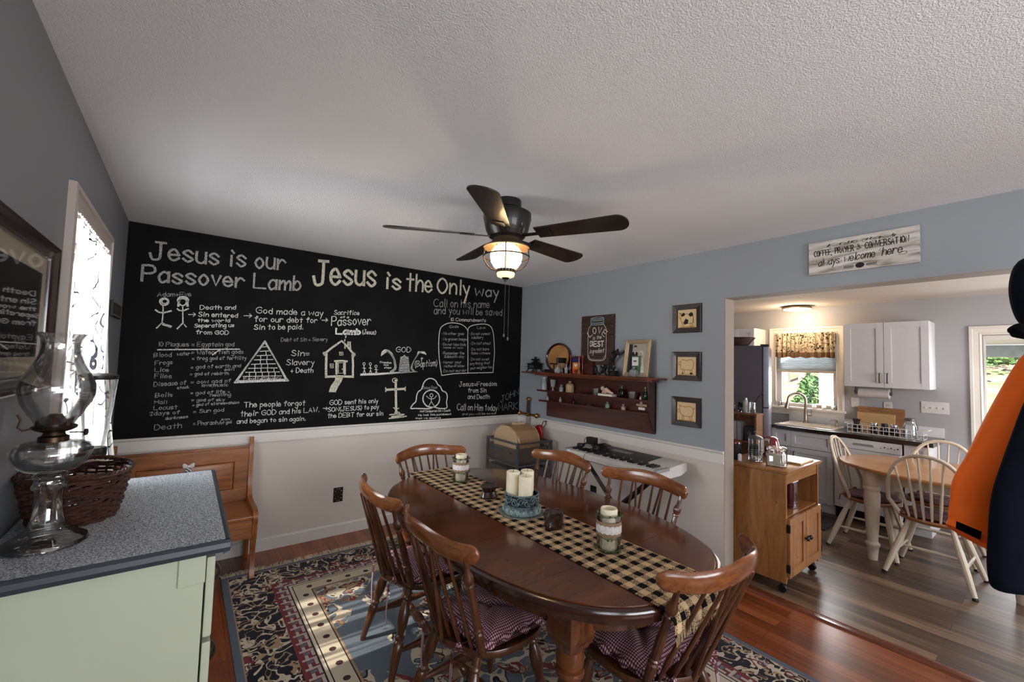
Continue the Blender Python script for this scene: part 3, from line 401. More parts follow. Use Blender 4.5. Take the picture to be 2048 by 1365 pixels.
w4 = struct(b, 'window_4', M['wtrim']); B().box(SX0, SX1, YS-.07, YS-.065, SZ0, SZ1).obj('pane', M['pane'], w4)
# kitchen window
w2 = struct(casing(KWY0, KWY1, KWZ0, KWZ1, KX1, -1, .075, True), 'window_2', M['ktrim'])
b = B(); xk = KX1+.06
for z0, z1, dx in ((KWZ0, 1.57, 0), (1.55, KWZ1, .03)):
    for q in ((KWY0, KWY0+.045, z0, z1), (KWY1-.045, KWY1, z0, z1), (KWY0, KWY1, z0, z0+.045), (KWY0, KWY1, z1-.045, z1)): b.box(xk+dx-.014, xk+dx+.014, *q)
b.obj('sash', M['ktrim'], w2); B().box(xk-.002, xk+.002, KWY0+.02, KWY1-.02, KWZ0+.02, 1.56).box(xk+.028, xk+.032, KWY0+.02, KWY1-.02, 1.56, KWZ1-.02).obj('pane', M['pane'], w2)
# kitchen glass door
d1 = struct(casing(KDY0, KDY1, 0, KDZ, KX1, -1, .085), 'door_1', M['ktrim'])
b = B(); xd = KX1+.05
for q in ((KDY0+.005, KDY0+.07, .01, KDZ-.005), (KDY1-.07+.05, KDY1-.005, .01, KDZ-.005), (KDY0+.07, KDY1-.02, KDZ-.05, KDZ-.005), (KDY0+.07, KDY1-.02, .01, .16)): b.box(xd-.018, xd+.018, *q, .003)
b.obj('door_slab', M['ktrim'], d1); B().box(xd-.003, xd+.003, KDY0+.06, KDY1-.02, .15, KDZ-.05).obj('pane', M['pane'], d1)
B().box(xd-.05, xd-.02, KDY1-.045, KDY1-.03, .93, 1.08, .004).obj('door_handle', M['black'], d1)
# ------------------------------------------------------------------ chalkboard
def chalk_mat(name, col, cover):
    m, nt, p = mk(name); o = nt.nodes['Material Output']
    n = nd(nt, 'ShaderNodeTexNoise'); n.inputs['Scale'].default_value = 210; n.inputs['Detail'].default_value = 3; nt.links.new(coords(nt), n.inputs['Vector'])
    f = ramp(nt, n.outputs[0], [(.30, (0,0,0)), (.60, (cover,)*3)])
    p.inputs['Base Color'].default_value = (*col, 1); p.inputs['Roughness'].default_value = .95; p.inputs['Specular IOR Level'].default_value = .05
    t = nd(nt, 'ShaderNodeBsdfTransparent'); mx = nd(nt, 'ShaderNodeMixShader'); nt.links.new(f, mx.inputs[0]); nt.links.new(t.outputs[0], mx.inputs[1]); nt.links.new(p.outputs[0], mx.inputs[2]); nt.links.new(mx.outputs[0], o.inputs[0]); return m
CH = [chalk_mat('white_chalk', (.95,.95,.93), 1.0), chalk_mat('faded_chalk', (.75,.75,.74), .66), chalk_mat('yellow_chalk', (.90,.88,.70), .85)]
m, nt, p = mk('chalkboard_paint'); n = nd(nt, 'ShaderNodeTexNoise'); n.inputs['Scale'].default_value = 3.5; n.inputs['Detail'].default_value = 5; nt.links.new(coords(nt), n.inputs['Vector'])
nt.links.new(ramp(nt, n.outputs[0], [(.35, srgb(9,9,10)), (.75, srgb(19,19,21))]), p.inputs['Base Color']); p.inputs['Roughness'].default_value = .75; p.inputs['Specular IOR Level'].default_value = .12; M['board'] = m
cb = thing('chalkboard', 'black chalkboard wall covered in white chalk writing and drawings', 'chalkboard', (1.375, YN, .947))
o_ = Vector((1.375, YN, .947))
def cbp(b): return b.xf(Matrix.Translation(-o_))
cbp(B().box(XW+.001, XE-.001, YN-.004, YN, .9475, ZC-.001)).obj('board_surface', M['board'], cb)
def onwall(u, v): return (u, YN-.0055, v)
fams = {}
for (txt, x0, z0, x1, z1, h, wd, ink) in CH_T:
    b = B(); write(b, txt, x0, z0, x1, z1, h*(.86 if h < .062 else 1), wd*(.62 if wd < .02 else .66 if ink == 1 else .76), onwall)
    o = cbp(b).obj('chalk_lettering', CH[ink], cb)
    if h > .07: o['label'] = 'chalk lettering reading ' + txt
for k, sts in CH_D.items():
    b = B()
    for wd, pts in sts: ribbon(b, smooth(pts, 3) if len(pts) > 4 and k != 'chalk_house' else pts, wd, onwall)
    cbp(b).obj(k, CH[2] if k in ('chalk_house', 'chalk_cross') else CH[0], cb)
# ------------------------------------------------------------------ dining set
CH1, CH2 = srgb(58,26,13), srgb(120,62,32)
M['cherry'] = wood('cherry_chair_wood', srgb(48,25,14), srgb(100,58,32), (18,18,3), .3, .35, nsc=1.2)
M['crest'] = wood('cherry_crest_wood', srgb(92,50,26), srgb(146,88,48), (3,24,24), .25, .5, nsc=1.2)
M['table'] = wood('dark_cherry_table_top', srgb(58,28,11), srgb(104,55,25), (1.6,8,8), .2, .4, dist=.12)
M['tedge'] = wood('dark_cherry_table_edge', srgb(34,16,10), srgb(62,30,18), (4,4,20), .2, .6)
ZT = .757
TX, TY, TA, TB = 1.474, 1.775, .592, .972
def oval(k, n, da=0, ex=2.6):
    t = 2*PI*k/n; c, s = math.cos(t), math.sin(t)
    return (abs(c)**(2/ex)*(TA+da)*(1 if c > 0 else -1), abs(s)**(2/ex)*(TB+da)*(1 if s > 0 else -1))
dt = thing('dining_table', 'large oval dark cherry dining table with a checked runner along its middle', 'table', (TX, TY, 0))
LZ = .0125
def slab(prof, y0=None, n=96):
    return B().loft([[(*oval(k, n, d), z) for k in range(n)] for d, z in prof])
slab([(-.022,ZT-.012),(-.022,ZT-.001),(-.026,ZT)]).obj('tabletop', M['table'], dt)
slab([(-.06,ZT-.062),(-.03,ZT-.062),(-.012,ZT-.056),(-.008,ZT-.042),(-.006,ZT-.034),(-.001,ZT-.03),(0,ZT-.018),(-.004,ZT-.01),(-.012,ZT-.006),(-.021,ZT-.006),(-.021,ZT-.012)]).obj('table_edge', M['tedge'], dt, 'darker moulded table edge')
b = B()
for y in (-.6, -.2, .2, .6):
    xx = [p for p in (oval(k, 400) for k in range(400))]; wx = max(abs(p[0]) for p in xx if abs(p[1]-y) < .03)-.03
    b.add([(-wx,y-.0008,ZT+.0003),(wx,y-.0008,ZT+.0003),(wx,y+.0008,ZT+.0003),(-wx,y+.0008,ZT+.0003)], [(0,1,2,3)])
b.obj('leaf_seam', M['tedge'], dt)
b = B(); n = 72
b.loft([[(*oval(k, n, d), z) for k in range(n)] for d, z in ((-.13,ZT-.062),(-.13,ZT-.15),(-.155,ZT-.15),(-.155,ZT-.062))], caps=False); b.obj('apron', M['cherry'], dt)
M['tleg'] = wood('cherry_table_leg', srgb(62,32,17), srgb(124,72,38), (14,14,4), .25, .5)
for sx, sy in ((-1,-1),(1,-1),(-1,1),(1,1)):
    x, y = sx*.335, sy*.68
    b = B().box(x-.045, x+.045, y-.045, y+.045, ZT-.19, ZT-.06, .008)
    b.lathe([(.045,.53),(.055,.565),(.062,.575)], (x, y, 0), 20)
    b.lathe([(.001,LZ),(.028,LZ),(.034,.02),(.03,.06),(.024,.09),(.036,.105),(.036,.12),(.026,.135),(.038,.2),(.054,.3),(.056,.36),(.044,.41),(.036,.435),(.05,.45),(.053,.46),(.05,.47),(.04,.475),(.04,.485),(.05,.49),(.05,.53),(.047,.54),(.047,.57)], (x, y, .0), 24)
    # swelled square block that curves into the apron
    b.loft([[(x-a,y-a,z),(x+a,y-a,z),(x+a,y+a,z),(x-a,y+a,z)] for a, z in ((.044,.545),(.056,.57),(.062,.6),(.058,.63),(.06,.66),(.075,ZT-.062))])
    b.obj('leg', M['tleg'], dt)
# ---- Windsor side chair, faces +y in its own frame
def chair_proto(SAG, pw):
    t = thing('dining_chair', 'x', 'chair', group='cherry comb-back chairs around the dining table')
    SZ = .435
    # seat: shield shape with a small rear tail, slightly dished
    def outline(n=56):
        P = []
        for k in range(n):
            a = 2*PI*k/n; c, s = math.cos(a), math.sin(a)
            x = .225*abs(c)**.72*(1 if c > 0 else -1); y = (.215 if s > 0 else .20)*abs(s)**.78*(1 if s > 0 else -1)
            if s < 0: x *= 1-.03*(-s); y -= .035*math.exp(-(x/.06)**2)
            P.append((x, y+.01))
        return P
    ol = outline(); ring = lambda k, z: [(x*k, y*k, z) for x, y in ol]
    b = B().loft([ring(.80,SZ-.042), ring(.93,SZ-.036), ring(.99,SZ-.022), ring(1,SZ-.008), ring(.985,SZ), ring(.9,SZ-.002), ring(.7,SZ-.009), ring(.35,SZ-.012), ring(.05,SZ-.012)])
    b.obj('seat', M['cherry'], t)
    legp = [(0,.011),(.04,.014),(.2,.018),(.36,.0235),(.44,.0245),(.47,.017),(.49,.0225),(.51,.0225),(.53,.016),(.56,.019),(.66,.026),(.76,.026),(.84,.019),(.87,.0155),(.885,.0215),(.91,.0215),(.925,.017),(1,.018)]
    bot, top = {}, {}
    for sx in (-1, 1):
        for sy in (-1, 1):
            p0 = Vector((sx*.215, sy*.20-.01+(-.03 if sy < 0 else .01), 0)); p1 = Vector((sx*.145, sy*.135, SZ-.03)); bot[sx,sy], top[sx,sy] = p0, p1
            B().turn(p0, p1, legp, 12).obj('leg', M['cherry'], t)
    stp = [(0,.009),(.12,.012),(.3,.021),(.42,.024),(.47,.016),(.5,.02),(.53,.016),(.58,.024),(.7,.021),(.88,.012),(1,.009)]
    mids = []
    for sx in (-1, 1):
        a = bot[sx,1].lerp(top[sx,1], .40); c = bot[sx,-1].lerp(top[sx,-1], .36); mids.append((a+c)/2)
        B().turn(a, c, [(0,.009),(.15,.012),(.45,.022),(.55,.022),(.85,.012),(1,.009)], 10).obj('stretcher', M['cherry'], t)
    B().turn(mids[0], mids[1], [(0,.009),(.1,.014),(.22,.022),(.26,.015),(.3,.022),(.36,.017),(.42,.023),(.5,.025),(.58,.023),(.64,.017),(.7,.022),(.74,.015),(.78,.022),(.9,.014),(1,.009)], 12).obj('stretcher', M['cherry'], t)
    # crest: bent comb, tips forward
    def cpos(u): return Vector((.283*u, -.237-SAG*(1-abs(u)**pw), 0))
    def tz(u): return .852+.043+.011*math.cos(u*PI*1.1)+.006*abs(u)**4
    def bz(u): return .852-.034+.006*math.cos(u*PI*1.1)+.006*abs(u)**4
    N = 28; rings = []
    for i in range(N+1):
        u = -math.cos(PI*i/N); p = cpos(u); d = (cpos(min(1,u+.02))-cpos(max(-1,u-.02))).normalized(); nn = Vector((d.y,-d.x,0))
        e = max(.0, (abs(u)-.90)/.10); sh = math.sqrt(max(.03, 1-e*e*.95)); zt, zb = tz(u), bz(u); zc = (zt+zb)/2; h = (zt-zb)/2*sh; th = .0118*(.6+.4*sh)
        lean = .10
        rings.append([tuple(p + nn*(th*math.cos(a)*1.0) + Vector((0, -lean*h*math.sin(a), zc+h*math.sin(a)*1.0)) ) for a in [2*PI*k/12 for k in range(12)]])
    B().loft(rings).obj('crest_rail', M['crest'], t)
    for sx in (-1, 1):
        p0 = Vector((sx*.185, -.135, SZ-.01)); p1 = cpos(sx*.84)+Vector((0,0,.832))
        B().turn(p0, p1, [(0,.012),(.03,.016),(.06,.013),(.1,.015),(.2,.0185),(.25,.0185),(.265,.0135),(.275,.0175),(.295,.0175),(.305,.013),(.34,.0165),(.5,.0165),(.66,.013),(.72,.0115),(.73,.0165),(.745,.0165),(.755,.013),(.78,.019),(.81,.0205),(.84,.018),(.87,.0115),(.95,.0095),(1,.009)], 10).obj('back_post', M['cherry'], t)
    for i in range(6):
        u = -.60+1.2*i/5; p0 = Vector((u*.23, -.150-.035*(1-(u/.62)**2), SZ-.01)); p1 = cpos(u*.98)+Vector((0,0,.832))
        B().turn(p0, p1, [(0,.0075),(.18,.009),(.27,.0125),(.3,.0085),(.5,.0085),(1,.0062)], 8).obj('spindle', M['cherry'], t)
    for sx in (-1, 1):
        B().turn((sx*.015,-.215,SZ-.012), cpos(sx*.30)+Vector((0,-.004,.832)), [(0,.0075),(.2,.0085),(1,.0062)], 8).obj('brace_spindle', M['cherry'], t)
    return t
chp = chair_proto(.085, 2.4); chq = chair_proto(.14, 2.6)
G1 = 'cherry comb-back chairs around the dining table'
CHAIRS = [((1.078,1.545), -89, 'cherry comb-back chair in front, nearest the green dresser at the table side'),
          ((1.074,2.139), -92, 'cherry comb-back chair on the window side, second along towards the chalkboard'),
          ((1.457,2.535), 184, 'cherry comb-back chair at the far table end, facing the camera below the chalkboard'),
          ((1.88,2.177), 92, 'cherry comb-back chair with its back to the storage drawers and keyboard end'),
          ((1.917,1.522), 93, 'cherry comb-back chair directly before the keyboard, nearest the kitchen opening'),
          ((1.509,1.047), 0, 'cherry comb-back chair at the near table end, beside the pine cart')]
croots = []
for i, ((x, y), rz, lb) in enumerate(CHAIRS):
    if i in (0, 2):
        q_ = chp if i == 0 else chq; q_['label'] = lb; q_.location = (x, y, .012); q_.rotation_euler = (0,0,math.radians(rz)); croots.append(q_)
    else: croots.append(dup(chq if i == 5 else chp, lb, (x, y, .012), math.radians(rz), G1))
# ---- gingham seat pads with ties
M['ging'] = gingham('burgundy_gingham', srgb(196,178,180), srgb(66,20,34), srgb(124,72,86), 105)
def pad_proto():
    t = thing('seat_cushion', 'x', 'cushion', group='burgundy gingham seat pads')
    def fn(u, v):
        x, y = (u-.5)*2, (v-.5)*2; e = max(abs(x), abs(y)); k = .19
        wx = x*k*(1+.03*math.sin(9*y)); wy = y*k*.95*(1+.03*math.sin(8*x))+.03
        puff = (1-abs(x)**4)*(1-abs(y)**4); q = .045*puff*(1-.55*math.exp(-((x*x+y*y)/.02)))*(1-.25*math.exp(-((abs(x)-abs(y))**2)/.02))
        ruf = .010*math.sin(46*(x+.3*y))*(e > .93)
        return (wx*(1+.02*(e > .95)), wy*(1+.02*(e > .95)), .4445+q+ruf+.004)
    N = 36
    b = B().grid(fn, N, N)
    b.grid(lambda u, v: ((u-.5)*.37, (v-.5)*.35+.03, .4365), 6, 6)
    b.obj('pad', M['ging'], t)
    for sx in (-1, 1):
        b = B(); x0 = sx*.115
        def strap(pts): 
            for i in range(len(pts)-1):
                a, c = Vector(pts[i]), Vector(pts[i+1]); w_ = Vector((.008,0,.004)) if abs((c-a).z) < .02 else Vector((.009,0,0))
                b.add([a-w_, a+w_, c+w_, c-w_], [(0,1,2,3)]); b.add([a-w_+Vector((0,.002,0)), a+w_+Vector((0,.002,0)), c+w_+Vector((0,.002,0)), c-w_+Vector((0,.002,0))], [(0,1,2,3)])
        strap([(x0,-.13,.447),(x0-.01,-.20,.447),(x0,-.228,.438),(x0+.005,-.236,.38),(x0,-.234,.30),(x0+.006,-.234,.25)])
        strap([(x0,-.19,.448),(x0+sx*.04,-.215,.45),(x0+sx*.065,-.2,.448)])
        b.ball((x0,-.2,.452), .013, .010, .009, 8, 6); b.obj('tie_ribbon', M['ging'], t)
    return t
pp = pad_proto(); G2 = 'burgundy gingham seat pads'
for k, (ci, lb) in enumerate(((0,'burgundy gingham pad tied to the front chair, nearest the dresser'),(1,'burgundy gingham pad on the second window-side chair, in the sunlight'),(5,'burgundy gingham pad on the near-end chair beside the pine cart'))):
    (x, y), rz, _ = CHAIRS[ci]
    if k == 0: pp['label'] = lb; pp.location = (x, y, .012); pp.rotation_euler = (0,0,math.radians(rz))
    else: dup(pp, lb, (x, y, .012), math.radians(rz), G2)
# ---- runner
def buffalo():
    m, nt, p = mk('black_tan_check_cloth'); s = nd(nt, 'ShaderNodeSeparateXYZ'); nt.links.new(coords(nt), s.inputs[0])
    nz = nd(nt, 'ShaderNodeTexNoise'); nz.inputs['Scale'].default_value = 420; nz.inputs['Detail'].default_value = 1; nt.links.new(coords(nt), nz.inputs['Vector'])
    yz = mth(nt, 'ADD', s.outputs[1], s.outputs[2])
    st = lambda ax, o: mth(nt, 'GREATER_THAN', mth(nt, 'FRACT', mth(nt, 'ADD', mth(nt, 'MULTIPLY', s.outputs[0] if ax == 0 else yz, 1/.062), o)), .5)
    t = mth(nt, 'MULTIPLY', mth(nt, 'ADD', st(0, .25), st(1, 0)), .5)
    half = mth(nt, 'LESS_THAN', mth(nt, 'ABSOLUTE', mth(nt, 'SUBTRACT', t, .5)), .1)
    gr = mth(nt, 'GREATER_THAN', nz.outputs[0], .5)
    f = mth(nt, 'ADD', mth(nt, 'MULTIPLY', half, gr), mth(nt, 'MULTIPLY', mth(nt, 'SUBTRACT', 1, half), mth(nt, 'GREATER_THAN', t, .7)))
    nt.links.new(mixc(nt, f, srgb(204,174,134), srgb(14,13,14)), p.inputs['Base Color']); p.inputs['Roughness'].default_value = .9; p.inputs['Specular IOR Level'].default_value = .1
    bump(nt, p, nz.outputs[0], .3, .002); return m
M['buff'] = buffalo()
RX, RY = 1.425, 1.76
rn = thing('table_runner', 'black and tan buffalo check runner lying along the oval table', 'table runner', (RX, RY, ZT))
LEN, HW = 2.068, .168; yN = .798-RY
def rpath(s):   # s metres from the near hem
    drop = .078
    if s < drop-.05: return (yN-.024-.006*math.sin(s*9), -(drop-s)+.01)
    if s < drop+.04:
        a = (s-(drop-.05))/.09; return (yN-.024+.055*a*a, -.04*(1-a)**2+.0025-.0005)
    return (yN+.03+(s-drop-.04), .0025)
def rfn(u, v):
    s = v*LEN; y, z = rpath(s); x = (u-.5)*2*HW
    if s < .2: z += -.004*abs(math.sin(x*30))*(1-s/.2); y += -.006*math.sin(x*26)*(1-s/.2)-.0; y += .25*max(0, abs(x)-.02)**2*0
    return (x+.012*(1-v), y, z)
B().grid(rfn, 16, 150, .0018, (0,0,1)).obj('cloth', M['buff'], rn)
b = B()
for i in range(46):
    x = -HW+.004+i*(2*HW-.008)/45; a = rfn(x/(2*HW)+.5, 0); j = random.uniform(-.006,.006)
    b.tube([a, (a[0]+j*.5, a[1]-.002, a[2]-.012), (a[0]+j, a[1]-.003, a[2]-.026)], .0011, 4)
b.obj('hem_fringe', plain('tan_thread', srgb(176,148,108), .9), rn, kind='stuff')
# ---- centrepiece: teal scroll tray, doily, three pillar candles
M['teal'] = None
m, nt, p = mk('teal_patina_metal'); n = nd(nt, 'ShaderNodeTexNoise'); n.inputs['Scale'].default_value = 60; n.inputs['Detail'].default_value = 4; nt.links.new(coords(nt), n.inputs['Vector'])
nt.links.new(ramp(nt, n.outputs[0], [(.35, srgb(50,70,74)), (.65, srgb(118,140,140))]), p.inputs['Base Color']); p.inputs['Roughness'].default_value = .5; M['teal'] = m
M['teald'] = plain('dark_teal_metal', srgb(30,42,45), .5, .2)
cx, cy = 1.437, 1.752
do = thing('doily', 'scalloped grey cloth doily under the teal candle holder', 'doily', (cx, cy, ZT+.0045))
b = B(); n = 120; b.loft([[( (r+.004*abs(math.sin(10*2*PI*k/n))*q)*math.cos(2*PI*k/n), (r+.004*abs(math.sin(10*2*PI*k/n))*q)*math.sin(2*PI*k/n), z) for k in range(n)] for r, z, q in ((.001,.002,0),(.09,.002,0),(.114,.0035,2),(.114,.001,2),(.001,.0002,0))], False); b.obj('cloth', plain('grey_lace', srgb(118,118,106), .8, var=.4, sc=90), do)
ho = thing('candle_holder', 'round teal metal candle holder with open scrollwork sides, table centre', 'candle holder', (cx, cy, ZT+.0085))
b = B().lathe([(.0005,0),(.098,0),(.102,.006),(.1,.012),(.094,.03),(.086,.036),(.086,.039),(.001,.039)], n=40); b.obj('base', M['teal'], ho)
B().lathe([(.083,.036),(.083,.094),(.08,.094),(.08,.036)], n=40, cap=False).obj('inner_wall', M['teald'], ho)
for z in (.04, .098): B().tube([(.0865*math.cos(2*PI*k/40), .0865*math.sin(2*PI*k/40), z) for k in range(40)], .0038, 6, True).obj('rim_band', M['teal'], ho)
def scroll(r0, z0, sc, sg, th0, turns=1.6, n=20):
    P = []
    for i in range(n+1):
        a = i/n*turns*2*PI; q = sc*(1-.82*i/n); u = q*math.cos(a)*sg; v = q*math.sin(a); th = th0+u/r0; P.append((r0*math.cos(th), r0*math.sin(th), z0+v))
    return P
b = B()
for k in range(8):
    th = 2*PI*k/8
    b.tube(scroll(.0865,.073,.022,1,th,1.7),.0026,5); b.tube(scroll(.0865,.064,.022,-1,th+.40,1.7),.0026,5)
    b.tube([(.0868*math.cos(th+.2+q*.38), .0868*math.sin(th+.2+q*.38), .046+.045*math.sin((q+1)*PI/2)) for q in [i/8*2-1 for i in range(9)]], .0024, 5)
b.obj('scrollwork', M['teal'], ho, 'open scrolls above the rim')
b = B()
for k in range(18):
    th = 2*PI*k/18; b.tube(scroll(.0985+.001,.019,.0105,1 if k%2 else -1,th,1.5,14),.0022,5)
b.obj('base_scrolls', plain('pale_teal', srgb(160,184,184), .5, .1), ho)
G3 = 'pillar candles in the teal holder'
for (dx, dy, r, h, lb) in ((-.012,-.042,.0365,.155,'ivory pillar candle at the front of the teal holder'), (-.032,.038,.036,.165,'ivory pillar candle at the back left of the teal holder'), (.042,.012,.036,.165,'ivory pillar candle at the back right of the teal holder')):
    c = thing('pillar_candle', lb, 'candle', (cx+dx, cy+dy, ZT+.0478), 0, G3)
    B().lathe([(.001,0),(r,0),(r,h-.004),(r-.004,h),(r-.010,h-.002),(r-.016,h-.008),(.001,h-.01)], n=28).obj('wax', M['wax'], c)
    B().tube([(0,0,h-.01),(.001,0,h),(.003,.001,h+.006)], .0012, 5).obj('wick', M['black'], c)
b = B()
for i in range(26):
    a = random.uniform(0, 2*PI); r = random.uniform(.068,.073) if i%2 else random.uniform(.06,.072); q = random.uniform(.006,.009)
    b.ball((r*math.cos(a), r*math.sin(a), .012+q*.4+random.uniform(0,.012)), q, q*.8, q*.7, 7, 5)
o = b.obj('potpourri', plain('brown_potpourri', srgb(120,84,58), .8, var=.5, sc=60)); o.location = (cx, cy, ZT+.042); o['kind'] = 'stuff'; tag(o, 'brown dried potpourri pieces filling the teal holder around the candles', 'potpourri')
# ---- two glass candle cylinders with burlap, lace and leaf garlands
M['burlap'] = plain('burlap', srgb(150,122,96), .95, var=.25, sc=300); M['lace'] = plain('white_lace', srgb(222,216,214), .85, var=.2, sc=160)
M['leaf'] = plain('leaf_green', srgb(72,84,48), .7, var=.45, sc=40); M['leafp'] = plain('pale_leaf', srgb(150,150,112), .7, var=.3, sc=40)
def holder_proto():
    t = thing('glass_candle_holder', 'x', 'candle holder', group='burlap wrapped glass candle cylinders')
    R, H = .05, .155
    B().lathe([(.001,0),(R,0),(R,H),(R-.003,H),(R-.003,.006),(.001,.006)], n=32).obj('glass', M['tglass'], t)
    B().lathe([(R+.0005,.066),(R+.002,.067),(R+.002,.123),(R+.0005,.124)], n=32, cap=False).obj('burlap_band', M['burlap'], t)
    b = B(); n = 96
    b.loft([[((R+.0032)*math.cos(2*PI*k/n), (R+.0032)*math.sin(2*PI*k/n), z+s*.004*abs(math.sin(16*PI*k/n))) for k in range(n)] for z, s in ((.082,-1),(.09,0),(.1,0),(.108,1))], False)
    b.obj('lace_band', M['lace'], t)
    for z, dens, w_ in ((.148,22,.012),(.06,12,.004),(.012,20,.006)):
        b = B(); b.tube([((R+.003)*math.cos(2*PI*k/30), (R+.003)*math.sin(2*PI*k/30), z+.002*math.sin(k*1.7)) for k in range(30)], .0014, 5, True)
        for i in range(dens):
            a = 2*PI*i/dens+random.uniform(-.1,.1); p = Vector(((R+.004)*math.cos(a), (R+.004)*math.sin(a), z+random.uniform(-w_*.6,w_*.6))); d = Vector((math.cos(a+1.3*(1 if i%2 else -1)), math.sin(a+1.3*(1 if i%2 else -1)), random.uniform(-.5,.7))).normalized()*.016
            s_ = Vector((math.cos(a),math.sin(a),0)); q = d.cross(s_).normalized()*.0052
            b.add([p, p+d*.5+q+s_*.002, p+d, p+d*.5-q+s_*.002], [(0,1,2,3)]); b.add([p-s_*.0005, p+d*.5+q, p+d-s_*.0005, p+d*.5-q], [(0,1,2,3)])
        b.obj('leaf_garland', M['leaf'], t)
    return t
def jar_candle(lb, loc, g):
    c = thing('jar_candle', lb, 'candle', loc, 0, g)
    B().lathe([(.001,.0),(.035,.0),(.036,.004),(.036,.160),(.034,.166),(.029,.165),(.0285,.145),(.001,.142)], n=28).obj('wax', M['wax'], c)
    return c
hp = holder_proto(); G4, G5 = 'burlap wrapped glass candle cylinders', 'white candles inside the glass cylinders'
hp['label'] = 'burlap and lace wrapped glass cylinder at the near end of the runner'; hp.location = (1.467, 1.20, ZT+.0045)
dup(hp, 'burlap and lace wrapped glass cylinder at the far end of the runner', (1.462, 2.42, ZT+.0045), .8, G4)
jar_candle('white candle inside the near burlap wrapped glass cylinder', (1.467, 1.20, ZT+.0110), G5); jar_candle('white candle inside the far burlap wrapped glass cylinder', (1.462, 2.42, ZT+.0110), G5)
# ---- two dark carved ornaments
M['dkwood'] = plain('glossy_dark_carved_wood', srgb(44,25,20), .25, var=.6, sc=70, coat=.5)
def rock(lb, loc, seed, prof, g):
    random.seed(seed); b = B(); n = 26; rings = []
    for z, r in prof:
        rings.append([((r*(1+.13*math.sin(3*a+z*40+seed)+.08*math.sin(7*a-z*60)+random.uniform(-.03,.03)))*math.cos(a)*1.15, (r*(1+.12*math.sin(2*a+seed)))*math.sin(a)*.85, z) for a in [2*PI*k/n for k in range(n)]])
    o = b.loft(rings).obj('carved_ornament', M['dkwood']); o.location = loc; return tag(o, lb, 'ornament', g)
rock('dark carved knotty wood piece on the runner, left of the teal holder', (1.425,2.035,ZT+.0045), 3, [(0,.036),(.008,.042),(.02,.034),(.035,.028),(.05,.036),(.065,.042),(.078,.034),(.084,.012)], 'dark carved ornaments')
rock('dark ridged block shaped wood piece on the runner, right of the teal holder', (1.428,1.50,ZT+.0045), 9, [(0,.040),(.006,.044),(.02,.043),(.04,.041),(.06,.043),(.078,.044),(.084,.036),(.086,.01)], 'dark carved ornaments')
random.seed(11)
